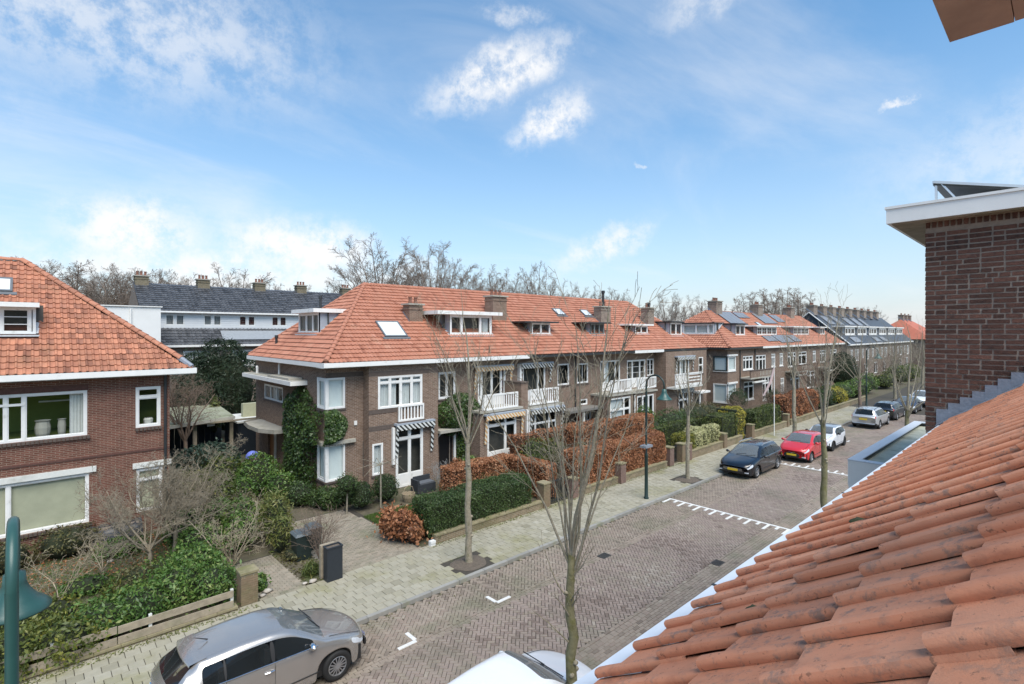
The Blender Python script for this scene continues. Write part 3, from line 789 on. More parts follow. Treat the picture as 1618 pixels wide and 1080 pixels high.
def chimney(parent, x0, x1, y0, y1, z0, z1, mat=None, pots=2, pipe=0., cap=None):
    m = MB(); m.box(x0, x1, y0, y1, z0, z1); m.box(x0-.04, x1+.04, y0-.04, y1+.04, z1-.25, z1-.17)
    c = m.build('chimney', mat or BRICKB, parent)
    MB().box(x0-.09, x1+.09, y0-.09, y1+.09, z1+.002, z1+.09).build('chimney_cap', cap or CONC, c)
    for i in range(pots):
        px = x0+(x1-x0)*(i+.7)/(pots+.4); q = MB(); q.lathe([(.10,0),(.12,.05),(.09,.1),(.085,.3),(.11,.32),(.11,.36),(.07,.36)], (px, (y0+y1)/2, z1+.09), 10); q.build('chimney_pot', POTS, c)
    if pipe:
        q = MB(); q.lathe([(.10,0),(.10,pipe),(.15,pipe+.02),(.15,pipe+.22),(0,.24+pipe)], ((x0+x1)/2+.1, (y0+y1)/2, z1+.09), 10); q.build('flue_pipe', DARK, c)
    l = MB(); l.box(x0-.12, x1+.12, y0-.16, y0-.003, z0+.0, z0+.06); l.add([(x0-.012,y0-.1,z0),(x0-.012,y1,z0+(y1-y0)*.82),(x0-.012,y1,z0+.3+(y1-y0)*.82),(x0-.012,y0-.02,z0+.32)], [(0,1,2,3)])
    l.build('flashing', LEAD, c)
    return c
SLAT = mesh_of(MB().box(-.03,.03,-.012,.012,0,1), 'slat', WHITE)
def railing(parent, fr, u0, u1, z0, z1, mat=None, gap=.16, rows=None):
    mat = mat or WHITE
    m = MB(); fbox(m, fr, u0, u1, z1-.09, z1, -.04, .04); fbox(m, fr, u0, u1, z0, z0+.09, -.04, .04)
    fbox(m, fr, u0, u0+.08, z0+.09, z1-.09, -.038, .038); fbox(m, fr, u1-.08, u1, z0+.09, z1-.09, -.038, .038)
    r = m.build('railing', mat, parent)
    if rows:
        for i in range(rows):
            v = z0+.1+(z1-z0-.28)*i/(rows-1) if rows > 1 else z0; q = MB(); fbox(q, fr, u0+.081, u1-.081, v, v+.1, -.015, .015); q.build('slat', mat, r)
    else:
        n = int((u1-u0-.16)/gap)
        for i in range(n):
            p = fr.p(u0+.08+(i+.5)*(u1-u0-.16)/n, z0+.09, 0)
            piece('slat', SLAT, r, p, scale=(1.3, 1, z1-z0-.18))
    return r
def awning(parent, fr, u0, u1, z, mat, drop=1.3, out=.3, w=0.):
    m = MB(); fbox(m, fr, u0, u1, z, z+.1, w, w+out); a = m.build('awning_box', GREYZ, parent)
    v = MB(); n = max(3, int((u1-u0)/.12))
    for i in range(n):
        x0_, x1_ = u0+(u1-u0)*i/n, u0+(u1-u0)*(i+1)/n; b = z-.24+.04*(i % 2)
        v.quad(fr.p(x0_,b,w+out+.004), fr.p(x1_,b,w+out+.004), fr.p(x1_,z+.02,w+out+.004), fr.p(x0_,z+.02,w+out+.004))
    v.build('valance', mat, a)
    for u, s_ in ((u0+.02, 1), (u1-.16, -1)):
        v = MB(); k = 9
        for i in range(k):
            za, zb = z-drop*i/k, z-drop*(i+1)/k; q = out*(1-i/k*.75)
            v.quad(fr.p(u,zb,w+.05+q*.5), fr.p(u+.14+.03*(i % 2),zb,w+.05+q*.5), fr.p(u+.14+.03*(i % 2),za,w+.05+q*.6), fr.p(u,za,w+.05+q*.6))
        v.build('side_valance', mat, a)
    return a
def downpipe(parent, fr, u, z0, z1, mat=None, r=.045, w=.07):
    return MB().tube([fr.p(u,z1,w), fr.p(u,z0,w)], r, 8).build('downpipe', mat or DARK, parent)
def skylight(parent, O, U, V, N, u0, u1, v0, v1, mat=None):
    P = lambda u, v, n: tuple(O+U*u+V*v+N*n)
    m = MB(); t = .07
    for a, b, c, d in ((u0,u1,v0,v0+t),(u0,u1,v1-t,v1),(u0,u0+t,v0+t,v1-t),(u1-t,u1,v0+t,v1-t)):
        m.box(a, b, c, d, .0, .13, fn=P)
    m.box(u0-.12, u1+.12, v0-.16, v0-.002, .05, .075, fn=P)
    s = m.build('skylight', simple('grey_window_frame', (.12,.13,.14), .5, .1), parent)
    m = MB(); m.quad(P(u0+t,v0+t,.11), P(u1-t,v0+t,.11), P(u1-t,v1-t,.11), P(u0+t,v1-t,.11)); m.build('pane', simple('skylight_blind', (.62,.66,.68), .12, .02, spec=.8), s)
    return s
def slope(p0, U, tan, horiz):
    """roof slope frame: p0 eave point, U along the eave, horiz: horizontal inward direction"""
    a = math.atan(tan); V = Vector(horiz)*math.cos(a)+Vector((0,0,math.sin(a))); U = Vector(U)
    N = U.cross(V);
    if N.z < 0: N = -N
    return Vector(p0), U, V, N

# ------------------------------------------------------------------ long terrace of six houses
EX0, EX1, EY, EZ = 9.25, 43.7, 21.8, 6.17       # eave rectangle
RY, RZ, RX0, RX1 = 27.2, 10.26, 13.85, 39.4
TAN = (RZ-EZ)/(RY-EY); TANE = (RZ-EZ)/(RX0-EX0); TANW = (RZ-EZ)/(EX1-RX1)
BACKY = RY+(RY-EY)
O, U, V, N = slope((EX0, EY, EZ), (1,0,0), TAN, (0,1,0)); SL = math.hypot(RY-EY, RZ-EZ)
HA = (RX0-EX0)/SL; HB = (EX1-RX1)/SL
ins_front = lambda u, v: v < SL and u > v*HA and u < (EX1-EX0)-v*HB
xs = [9.65, 15.3, 21.05, 26.8, 32.6, 36.6, 43.3]
houses = []
HL = ['corner house of the terrace with blind corner windows and an ivied side wall', 'terrace house with a dark doorway, ivy and an orange striped awning',
      'terrace house with black and white striped awnings and a white slatted balcony', 'terrace house with grey ground floor blinds and slatted balcony behind the copper hedge',
      'narrow terrace house with white latticed upper windows behind the lamp post', 'end house of the terrace with a white boarded balcony next to the gap']
for i in range(6):
    h = thing('terrace_house', HL[i], 'house', (xs[i], 22.6, 0)); houses.append(h)
    a = EX0 if i == 0 else xs[i]; b_ = EX1 if i == 5 else xs[i+1]
    mb = MB(); n0 = int(math.ceil((a-EX0)/.2-1e-6)); n1 = int(math.ceil((b_-EX0)/.2-1e-6))
    tiles_on(mb, O, U, V, N, n1-n0, int(SL/.3)+1, .2, .3, ins_front, n0*.2)
    rf = mb.build('roof_tiles', ROOFT, h, kind='stuff')
    # underlay
    pts = []
    ua, ub = a-EX0, b_-EX0
    if i == 0: pts = [(0,0),(ub,0),(ub,SL),(HA*SL,SL)]
    elif i == 5: pts = [(ua,0),(ub,0),(RX1-EX0,SL),(ua,SL)]
    else: pts = [(ua,0),(ub,0),(ub,SL),(ua,SL)]
    m = MB(); m.poly([O+U*p+V*q-N*.03 for p, q in pts]); bp = [(O+U*p+V*q) for p, q in pts]
    m.poly([(p.x, 2*RY-p.y, p.z-.03) for p in bp][::-1])
    if i == 0: m.poly([(EX0,EY,EZ-.03),(RX0,RY,RZ-.03),(EX0,BACKY,EZ-.03)])
    if i == 5: m.poly([(EX1,EY,EZ-.03),(EX1,BACKY,EZ-.03),(RX1,RY,RZ-.03)])
    m.build('roof_deck', ROOFU, h)
    ridge_line((max(a, RX0), RY, RZ-.02), (min(b_, RX1), RY, RZ-.02), h, RIDGE_T)
# end slopes and hips
OE, UE, VE, NE = slope((EX0, BACKY, EZ), (0,-1,0), TANE, (1,0,0)); SLE = math.hypot(RX0-EX0, RZ-EZ); WE = BACKY-EY
mb = MB(); tiles_on(mb, OE, UE, VE, NE, int(WE/.2), int(SLE/.3)+1, .2, .3, lambda u, v: v < SLE and u > v*(WE/2)/SLE and u < WE-v*(WE/2)/SLE)
mb.build('end_roof_tiles', ROOFT, houses[0], kind='stuff')
ridge_line((EX0+.1, EY+.1, EZ+.08), (RX0, RY, RZ+.0), houses[0], RIDGE_T, 'hip_tile')
ridge_line((EX0+.1, BACKY-.1, EZ+.08), (RX0, RY, RZ+.0), houses[0], RIDGE_T, 'hip_tile')
ridge_line((EX1-.1, EY+.1, EZ+.08), (RX1, RY, RZ+.0), houses[5], RIDGE_T, 'hip_tile')
# eaves: white gutter boards or dark ones, house by house
def eave(parent, fr, u0, u1, z, white=True, h=.2, depth=.75, w=0.):
    m = MB(); fbox(m, fr, u0, u1, z-h, z, w-.16, w+.05); e = m.build('gutter_board', WHITE if white else DARK, parent)
    m = MB(); fbox(m, fr, u0, u1, z-h-.03, z-h-.002, w-depth, w-.02); m.build('soffit', WHITE2 if white else TIMBER, e)
FE = front(EY)
eave(houses[0], FE, EX0-.05, xs[1], EZ); eave(houses[1], FE, xs[1], xs[2]+.6, EZ)
eave(houses[2], FE, xs[2]+.6, xs[3], EZ-.03, False, .14); eave(houses[3], FE, xs[3], xs[4], EZ-.03, False, .14)
eave(houses[4], FE, xs[4], xs[5], EZ); eave(houses[5], FE, xs[5], EX1+.05, EZ-.03, False, .14)
eave(houses[0], side(EX0), EY+.17, BACKY, EZ)
# walls ---------------------------------------------------------------
YF = 22.6; F = front(YF)
def band(parent, fr, u0, u1, z0, z1, w=.012, mat=None):
    m = MB(); fbox(m, fr, u0, u1, z0, z1, .0, w); return m.build('soldier_course', mat or BRICKS_, parent)
WT = EZ-.2
A, B, C_, D_, E_, G_ = houses
# -- house A
FA = front(22.05); SA = side(9.65)
m = MB(); wall(m, F, 9.65, 11.45, -.1, WT, [(9.65,10.54,4.05,5.45),(9.65,10.54,.8,2.45)])
wall(m, FA, 11.45, 15.3, -.1, WT, [(11.91,14.35,3.9,5.42),(12.85,14.39,0.,3.0),(11.62,12.17,.84,2.3)])
m.quad((11.45,22.05,-.1),(11.45,22.6,-.1),(11.45,22.6,WT),(11.45,22.05,WT)); m.quad((15.3,22.05,-.1),(15.3,23.4,-.1),(15.3,23.4,WT),(15.3,22.05,WT))
wall(m, SA, 22.6, 32.4, -.1, WT, [(22.6,23.5,4.05,5.45),(22.6,23.5,.8,2.45),(28.0,30.9,3.8,4.62),(29.3,30.3,0.,2.3)])
m.quad((9.65,32.4,-.1),(45,32.4,-.1),(45,32.4,WT),(9.65,32.4,WT))
m.build('wall', BRICKB, A)
for z0, z1 in ((4.05,5.45),(.8,2.45)):
    window(F, 9.69, 10.54, z0, z1, A, w=.03, t=.07, curtain=[(0,1)], cmat=BLIND, room=0, sill='brick')
    window(SA, 22.64, 23.5, z0, z1, A, w=.03, t=.07, curtain=[(0,1)], cmat=BLIND, room=0, sill='brick', inner=.09)
    MB().box(9.615, 9.70, 22.565, 22.65, z0, z1).build('corner_post', WHITE, A)
MB().box(9.55, 11.0, 22.42, 22.599, 2.452, 2.6).build('lintel', CONC, A); MB().box(9.45, 9.649, 22.6, 23.8, 2.452, 2.6).build('lintel', CONC, A)
window(FA, 11.91, 14.35, 3.9, 5.42, A, cols=(.26,.5,.75), rows=(.8,), w=.02, t=.09, curtain=[(.03,.3),(.3,.42),(.5,.72),(.76,.97)], cmat=CURT, sill=None)
railing(A, FA.at(.08), 12.95, 14.39, 3.2, 3.98, gap=.18)
MB().box(12.9,14.44,21.86,22.049,3.08,3.19).build('balcony_sill', BRICKS_, A)
window(FA, 12.85, 14.39, 0., 3.0, A, cols=(.5,), rows=(.78,), w=.02, t=.11, panel=.62, name='french_door', sill=None)
awning(A, FA, 12.75, 14.95, 3.03, AWN_B, 1.5, .28)
MB().box(12.62,12.74,21.9,22.04,1.2,2.95).build('awning_post', WHITE, A)
window(FA, 11.62, 12.17, .84, 2.3, A, w=.02, curtain=[(0,1)], cmat=CURT, sill='brick')
window(SA, 28.0, 30.9, 3.8, 4.62, A, cols=(.33,.67), w=.0, curtain=[(.34,.66)], cmat=CURTW, sill='brick')
window(SA, 29.3, 30.3, 0, 2.3, A, w=-.1, t=.1, panel=2.1, name='front_door', mat=simple('varnished_door', (.32,.13,.045), .4, .1), sill=None, room=0)
MB().box(9.63,9.645,28.95,29.29,0,2.35).build('door_post', WHITE2, A)
m = MB(); m.box(8.85, 9.645, 24.7, 32.2, 5.0, 5.2); pc = m.build('flat_canopy', WHITE, A)
m = MB(); m.box(8.92, 9.64, 24.75, 32.1, 5.201, 5.23); m.box(8.95,9.6,25.2,28.2,5.231,5.32); m.build('canopy_roof', CONC, pc)
MB().tube([(9.3,31.0,5.2),(9.3,31.0,5.55),(9.3,31.05,5.6)], .07, 8).build('vent_pipe', WHITE, pc); MB().tube([(9.5,28.1,5.2),(9.5,28.1,5.95)], .05, 6).build('downpipe', WHITE, pc)
m = MB(); pr = [(9.645,26.9),(8.9,27.0),(8.45,28.0),(8.4,29.6),(8.6,31.0),(9.645,31.6)]
m.add([(x,y,2.42) for x, y in pr]+[(x,y,2.62) for x, y in pr], [(0,1,2,3,4,5)]+[(i,i+1,7+i,6+i) for i in range(5)]); m.add([(x+.08,y,2.55) for x, y in pr], [(0,1,2,3,4,5)]); m.build('porch_canopy', CONC, A)
MB().box(10.98,11.12,22.55,22.598,3.2,3.4).build('alarm_box', WHITE, A)
band(A, F, 9.65, 11.45, 5.46, 5.68); band(A, FA, 11.45, 15.3, 5.46, 5.68); band(A, FA, 11.45, 12.85, 2.9, 3.12); band(A, FA, 11.45, 12.93, 3.68, 3.885)
dormer(A, side(EX0), 25.9, 28.6, 7.45, 8.52, 0, EZ, TANE, cols=(.3,.62), t=.1, curtain=[(0,1)], cmat=simple('taupe_blind', (.25,.22,.19), .9, .1), side_over=.2, over=.35)
skylight(A, O, U, V, N, 3.65, 4.95, 1.75, 3.05)
chimney(A, 15.0, 15.85, 24.3, 24.95, 7.85, 9.0)
for (x, y, z, h) in ((11.9,28.6,8.5,.9),(10.0,30.0,6.85,.35)): MB().tube([(x,y,z-.1),(x,y,z+h)], .07, 8).lathe([(.1,0),(.1,.15),(0,.16)], (x,y,z+h), 8).build('flue_pipe', DARK, A)
# -- ground-floor bays with balconies
def bay(h, x0, x1, y, ztop, holes, mat=None):
    f = front(y); m = MB(); wall(m, f, x0, x1, -.1, ztop, holes)
    m.quad((x0,y,-.1),(x0,YF,-.1),(x0,YF,ztop),(x0,y,ztop)); m.quad((x1,y,-.1),(x1,y,ztop),(x1,YF,ztop),(x1,YF,-.1)); m.build('bay_wall', mat or BRICKB, h)
    MB().box(x0-.08, x1+.08, y-.1, YF-.001, ztop+.001, ztop+.12).build('balcony_slab', CONC, h)
    return f
# -- house B
YB = 21.2
m = MB(); wall(m, F, 15.3, 21.05, -.1, WT, [(15.72,16.84,3.97,5.4),(15.75,16.65,.1,2.2),(17.0,17.3,.9,2.1),(18.38,20.5,3.3,5.5)]); m.build('wall', BRICKB, B)
window(F, 15.72, 16.84, 3.97, 5.4, B, cols=(.5,), w=-.02, t=.09, sill='brick')
window(F, 15.75, 16.65, .1, 2.2, B, w=-.1, panel=1.9, mat=simple('black_door', (.012,.012,.014), .35, .05), name='front_door', sill=None, room=0)
MB().box(16.66,16.78,22.5,22.595,.1,2.25).build('door_post', WHITE, B)
m = MB(); m.box(15.35, 17.2, 21.9, 22.59, 2.3, 2.45); m.build('porch_canopy', CONC, B)
MB().tube([(15.45,22.0,2.3),(15.45,22.55,1.85)], .04, 6).build('canopy_bracket', WHITE2, B)
window(F, 17.0, 17.3, .9, 2.1, B, w=-.02, sill='brick')
window(F, 18.38, 20.5, 3.3, 5.5, B, cols=(.14,.5,.84), w=-.02, t=.1, panel=.6, name='french_door', sill=None, curtain=[(.86,.98)], cmat=simple('mauve_curtain', (.16,.07,.12), .9, .1))
fb = bay(B, 17.4, 20.4, YB, 3.2, [(17.9,20.04,.3,3.0)])
window(fb, 17.9, 20.04, .3, 3.0, B, cols=(.62,), rows=(.8,), w=-.01, t=.11, panel=.75, name='french_door', sill=None)
railing(B, front(YB-.05), 17.5, 20.1, 3.33, 4.18, gap=.17)
awning(B, fb, 17.6, 20.45, 3.05, AWN_O, 1.5, .3); awning(B, F, 18.0, 20.85, 5.55, AWN_O, 1.5, .35)
MB().box(20.42,20.95,YB,YF-.001,-.1,4.6).build('party_pier', BRICKB, B); MB().box(20.38,20.99,YB-.04,YF-.001,4.601,4.68).build('pier_cap', BRICKS_, B)
dormer(B, FE, 17.0, 20.06, 7.35, 8.5, 0, EZ, TAN, cols=(.27,.72), t=.12, curtain=[(.8,.95)], cmat=CURT, side_over=1.0, over=.3)
chimney(B, 21.15, 22.3, 24.5, 25.3, 7.9, 9.75, pots=3)
MB().tube([(15.6,22.3,5.75),(15.1,21.9,5.95)], .035, 6).build('flag_bracket', WHITE, B)
# -- house C
m = MB(); wall(m, F, 21.05, 26.8, -.1, WT, [(21.9,23.9,3.3,5.49),(25.04,26.2,4.05,5.45),(25.3,26.2,.1,2.2)]); m.build('wall', BRICKB, C_)
window(F, 21.9, 23.9, 3.3, 5.49, C_, cols=(.68,), w=-.02, t=.08, panel=.6, name='french_door', sill=None)
window(F, 25.04, 26.2, 4.05, 5.45, C_, w=-.02, t=.07, sill='brick')
window(F, 25.3, 26.2, .1, 2.2, C_, w=-.1, panel=.9, mat=DARK, name='front_door', sill=None)
fc = bay(C_, 20.97, 23.9, YB, 3.1, [(21.15,23.4,.9,2.95)])
window(fc, 21.15, 23.4, .9, 2.95, C_, cols=(.2,.72), rows=(.62,), w=-.02, t=.06, sill='brick')
railing(C_, front(YB-.05), 21.0, 23.5, 3.3, 4.2, gap=.17); awning(C_, F, 21.5, 24.3, 5.56, AWN_B, 1.2, .35); awning(C_, fc, 20.98, 23.85, 3.0, AWN_B, 1.5, .3)
MB().box(21.42,21.56,22.35,22.59,4.3,5.6).build('awning_post', WHITE, C_); MB().box(20.75,20.965,21.05,21.19,1.2,3.1).build('awning_post', WHITE, C_)
m = MB(); m.box(25.0, 28.9, 21.5, 22.59, 2.35, 2.5); m.build('porch_canopy', simple('grey_slab', (.17,.16,.145), .8, .15), C_)
MB().box(26.45,26.6,21.6,21.75,0,2.35).build('porch_post', WHITE2, C_)
downpipe(C_, F, 26.75, 0, 5.9)
dormer(C_, FE, 23.48, 25.2, 7.38, 8.12, 0, EZ, TAN, roofmat=DARK, cols=(.5,), t=.07, fh=.1, side_over=.9, over=.3, sill='white')
skylight(C_, O, U, V, N, 18.6, 19.5, 4.2, 5.0)
# -- house D
m = MB(); wall(m, F, 26.8, 32.6, -.1, WT, [(27.0,28.2,4.05,5.4),(29.57,31.93,3.3,5.48),(27.3,28.1,2.55,2.95),(28.0,28.5,1.4,2.2)]); m.build('wall', BRICKB, D_)
window(F, 27.0, 28.2, 4.05, 5.4, D_, w=-.02, t=.07, sill='brick', grid=(2,1))
window(F, 29.57, 31.93, 3.3, 5.48, D_, cols=(.22,.76), w=-.02, t=.08, panel=.6, name='french_door', sill=None, curtain=[(.3,.5)], cmat=CURT)
window(F, 27.3, 28.1, 2.55, 2.95, D_, w=-.01, sill=None); window(F, 28.0, 28.5, 1.4, 2.2, D_, w=-.01, sill='white')
fd = bay(D_, 28.5, 31.5, YB, 3.15, [(28.79,31.2,.9,3.0)])
window(fd, 28.79, 31.2, .9, 3.0, D_, cols=(.68,), rows=(.6,), w=-.01, t=.1, curtain=[(0,.66)], cmat=CURT, sill='white')
railing(D_, front(YB-.05), 28.79, 31.25, 3.4, 4.24, gap=.17)
MB().box(26.9,27.6,22.5,22.59,.1,2.3).build('orange_door', simple('orange_red_door', (.42,.07,.025), .4, .1), D_)
dormer(D_, FE, 29.4, 31.0, 7.35, 8.15, 0, EZ, TAN, roofmat=DARK, cols=(.3,.65), t=.06, fh=.1, side_over=.9, over=.25, sill='white', mat=simple('grey_green_frame', (.20,.23,.22), .5, .05))
skylight(D_, O, U, V, N, 21.7, 22.6, 4.2, 5.0)
chimney(D_, 32.0, 33.2, 24.4, 25.1, 7.9, 9.45, mat=BRICKF, pots=2, pipe=1.0)
# -- house E
m = MB(); wall(m, F, 32.6, 36.6, -.1, WT, [(32.8,35.3,3.3,5.41),(35.5,36.5,4.08,5.42),(35.2,36.3,.9,2.6)]); m.build('wall', BRICKB, E_)
window(F, 32.8, 35.3, 3.3, 5.41, E_, cols=(.3,.7), w=-.02, t=.1, panel=.7, name='french_door', sill=None, grid=(1,3)); window(F, 35.5, 36.5, 4.08, 5.42, E_, cols=(.5,), w=-.02, t=.07, grid=(1,3), sill='brick')
fe = bay(E_, 31.8, 34.6, 21.25, 3.1, [(32.1,34.3,.9,2.9)])
window(fe, 32.1, 34.3, .9, 2.9, E_, cols=(.35,.7), w=-.01, t=.1, sill='white'); railing(E_, front(21.2), 32.04, 34.5, 3.4, 4.2, gap=.2)
window(F, 35.2, 36.3, .9, 2.6, E_, w=-.01, cols=(.5,), sill='white')
MB().tube([(31.65,21.15,0),(31.65,21.15,3.0)], .05, 6).build('white_pipe', WHITE, E_)
dormer(E_, FE, 35.1, 36.9, 7.4, 8.05, 0, EZ, TAN, cols=(.5,), t=.09, fh=.13, side_over=1.0, over=.2)
chimney(E_, 38.2, 39.1, 24.2, 24.9, 7.75, 9.55, mat=BRICKF, pots=2, pipe=.2)
# -- house F (projecting end house)
YG = 21.6; FG = front(YG)
m = MB(); wall(m, FG, 36.6, 43.3, -.1, WT, [(38.3,40.3,3.3,5.4),(41.9,42.7,4.0,5.4),(38.6,40.2,.3,2.7),(41.3,42.3,.1,2.3)])
m.quad((36.6,YG,-.1),(36.6,YF,-.1),(36.6,YF,WT),(36.6,YG,WT)); m.quad((43.3,YG,-.1),(43.3,32.4,-.1),(43.3,32.4,WT),(43.3,YG,WT)); m.build('wall', BRICKB, G_)
window(FG, 38.3, 40.3, 3.3, 5.4, G_, cols=(.3,.72), w=-.02, t=.09, panel=.6, name='french_door', sill=None, curtain=[(.33,.66)], cmat=CURT)
window(FG, 41.9, 42.7, 4.0, 5.4, G_, w=-.01, rows=(.5,), t=.08, sill='brick'); window(FG, 38.6, 40.2, .3, 2.7, G_, cols=(.5,), rows=(.7,), w=-.01, t=.1, sill=None)
window(FG, 41.3, 42.3, .1, 2.3, G_, w=-.1, panel=1.9, mat=DARK, name='front_door', sill=None, room=0)
railing(G_, front(20.9), 36.8, 41.0, 3.2, 4.25, rows=4); MB().box(36.7,41.1,20.85,YG-.001,3.05,3.19).build('balcony_slab', WHITE2, G_)
awning(G_, FG, 37.9, 40.8, 5.5, AWN_B, 1.2, .3); awning(G_, FG, 38.3, 40.6, 2.8, AWN_B, 1.2, .3)
MB().box(40.9,42.6,20.9,YG-.001,2.4,2.55).build('porch_canopy', WHITE, G_); MB().box(41.0,41.1,21.0,21.1,0,2.4).build('porch_post', WHITE, G_)
dormer(G_, FE, 40.1, 42.0, 7.25, 8.35, 0, EZ, TAN, roofmat=DARK, cols=(.5,), t=.1, fh=.12, side_over=.2, over=.2)

# ------------------------------------------------------------------ red brick house at the left
L = thing('red_brick_house', 'red brown brick house with an orange hipped pantile roof at the left', 'house', (-1, 23.8, 0))
LY = 23.8; FL = front(LY)
m = MB(); wall(m, FL, -9, 3.95, -.1, 5.9, [(-4.0,1.47,3.85,5.45),(2.87,3.66,3.92,5.45),(-4.0,1.52,.75,2.55),(2.89,3.72,.75,2.38)], .1)
m.quad((3.95,LY,-.1),(3.95,34.,-.1),(3.95,34.,5.9),(3.95,LY,5.9)); m.quad((-9,34,-.1),(3.95,34,-.1),(3.95,34,5.9),(-9,34,5.9)); m.build('wall', BRICKR, L)
wl = window(FL, -4.0, 1.47, 3.85, 5.45, L, cols=(.62-.0,.7), rows=(), w=-.02, t=.08, sill=None, room=2.6, roommat=GREENW, label='wide white framed upper window')
for a, b_, c, d in ((-1.0,-.14,5.05,5.13),):
    MB().box(a,b_,LY-.0,LY+.05,c,d).build('transom', WHITE, wl)
m = MB(); m.quad((-4.2,LY+.35,3.85),(1.6,LY+.35,3.85),(1.6,LY+2.6,3.85),(-4.2,LY+2.6,3.85)); m.quad((-4.2,LY+.2,5.5),(1.6,LY+.2,5.5),(1.6,LY+2.6,5.5),(-4.2,LY+2.6,5.5)); m.quad((1.6,LY+.2,3.8),(1.6,LY+2.6,3.8),(1.6,LY+2.6,5.5),(1.6,LY+.2,5.5)); m.build('room_sides', GREENW, wl)
m = MB()
for i in range(8):
    a, b_ = 1.0+.045*i, 1.0+.045*(i+1); m.quad((a,LY+.22+.03*(i % 2),3.9),(b_,LY+.22+.03*((i+1) % 2),3.9),(b_+.0,LY+.22+.03*((i+1) % 2),5.42),(a,LY+.22+.03*(i % 2),5.42))
m.build('curtain', CURTW, wl)
for x, s_ in ((.3,.36),(1.0-.2,.2)):
    m = MB(); m.lathe([(s_*.42,0),(s_*.55,.15),(s_*.6,.35),(s_*.5,.55),(s_*.62,.6)], (x, LY+.4, 3.86), 12); m.build('lamp_pot', simple('grey_pot', (.42,.40,.34), .7, .1), wl)
MB().box(.2,1.1,LY+1.2,LY+1.35,5.0,5.05).build('ceiling_lamp', CURTW, wl)
w2 = window(FL, 2.87, 3.66, 3.92, 5.45, L, rows=(.74,), w=-.02, t=.09, sill=None, room=1.2, roommat=GREENW)
m = MB(); m.lathe([(.14,0),(.16,.2),(.12,.26)], (3.3,LY+.25,3.98), 10); m.build('plant_pot', simple('pale_pot', (.6,.58,.52), .6, .05), w2)
w3 = window(FL, -4.0, 1.52, .75, 2.5, L, cols=(.625,), w=-.02, t=.08, rows=(), curtain=[(0,1)], cmat=BLINDG, sill=None, room=0)
w4 = window(FL, 2.89, 3.72, .75, 2.36, L, rows=(.74,), w=-.02, t=.08, curtain=[(0,1)], cmat=BLINDG, sill=None, room=0)
MB().box(-4.1,1.72,LY-.06,LY-.002,2.52,2.72).build('lintel', WHITE2, L); MB().box(2.78,4.0,LY-.06,LY-.002,2.40,2.60).build('lintel', WHITE2, L)
for a, b_, z in ((-4.05,1.55,3.74),(2.85,3.7,3.81),(-4.05,1.6,.64)):
    n = int((b_-a)/.11); q = mesh_of(MB().box(-.046,.046,-.07,.03,-.05,.05), 'sill_brick', BRICKS_)
    for i in range(n): piece('sill_brick', q, L, (a+(i+.5)*(b_-a)/n, LY-.02, z+.05), (rng.uniform(-.02,.02),0,0))
band(L, FL, -4.0, 1.5, 5.46, 5.66, mat=simple('red_soldier_brick', (.11,.05,.038), .85, .3, 9)); band(L, FL, -9, 3.94, 3.02, 3.09, .03, mat=simple('red_soldier_brick', (.11,.05,.038), .85, .3, 9))
downpipe(L, FL, 3.8, 0, 5.85, r=.05, w=.06)
LEX, LEY, LEZ = 4.65, 23.25, 6.12; LAX, LAY, LAZ = -.25, 28.4, 10.36
LT = (LAZ-LEZ)/(LAY-LEY); O2, U2, V2, N2 = slope((-9, LEY, LEZ), (1,0,0), LT, (0,1,0)); S2 = math.hypot(LAY-LEY, LAZ-LEZ); h2 = (LEX-LAX)/S2
m = MB(); P2 = lambda u, v, n=-.03: tuple(O2+U2*u+V2*v+N2*n)
m.poly([P2(0,0),P2(LEX+9,0),P2(LAX+9,S2),P2(0,S2)]); m.poly([(LEX,LEY,LEZ-.03),(LEX,2*LAY-LEY,LEZ-.03),(LAX,LAY,LAZ-.03)]); m.poly([(-9,LAY,LAZ-.03),(LAX,LAY,LAZ-.03),(LEX,2*LAY-LEY,LEZ-.03),(-9,2*LAY-LEY,LEZ-.03)]); m.build('roof_deck', ROOFU, L)
insL = lambda u, v: v < S2 and u < LEX+9-v*h2-.02
dskip = lambda u, v: u-9 < .28 and 1.75 < v < 3.15
cells = [(r, c) for r in range(int(S2/.3)+1) for c in range(34, 69) if insL((c+.5)*.2, (r+.5)*.3) and not dskip((c+.5)*.2, (r+.5)*.3)]
def px_vis(p):
    d = p.x*math.cos(R(HEAD))+p.y*math.sin(R(HEAD)); l = p.x*math.sin(R(HEAD))-p.y*math.cos(R(HEAD)); return d > 1 and 809+818*l/d > -12
vis_c = [(r, c) for r, c in cells if px_vis(O2+U2*((c+.5)*.2)+V2*((r+.5)*.3))]
vis_c.sort(key=lambda rc: rc[0]); near_c = set(vis_c[:300]); tmesh = []
for k in range(5):
    q = MB(); one_tile(q, Vector((0,0,0)), U2, V2, N2, 0, 0, .2, .3, 0, .1+.2*k); tmesh.append(mesh_of(q, 'roof_tile', ROOFL))
restm = MB()
for r, c in cells:
    if (r, c) in near_c: piece('roof_tile', tmesh[min(4, int(tv()*5))], L, O2+U2*(c*.2)+V2*(r*.3)+N2*rng.uniform(-.003,.006), (0, 0, 0))
    else: one_tile(restm, O2, U2, V2, N2, c*.2, r*.3, .2, .3, rng.uniform(-.003,.006), tv())
tiles_on(restm, O2, U2, V2, N2, 34, int(S2/.3)+1, .2, .3, insL, hs=.9, lift=.038)
restm.build('roof_tile_field', ROOFL, L, kind='stuff')
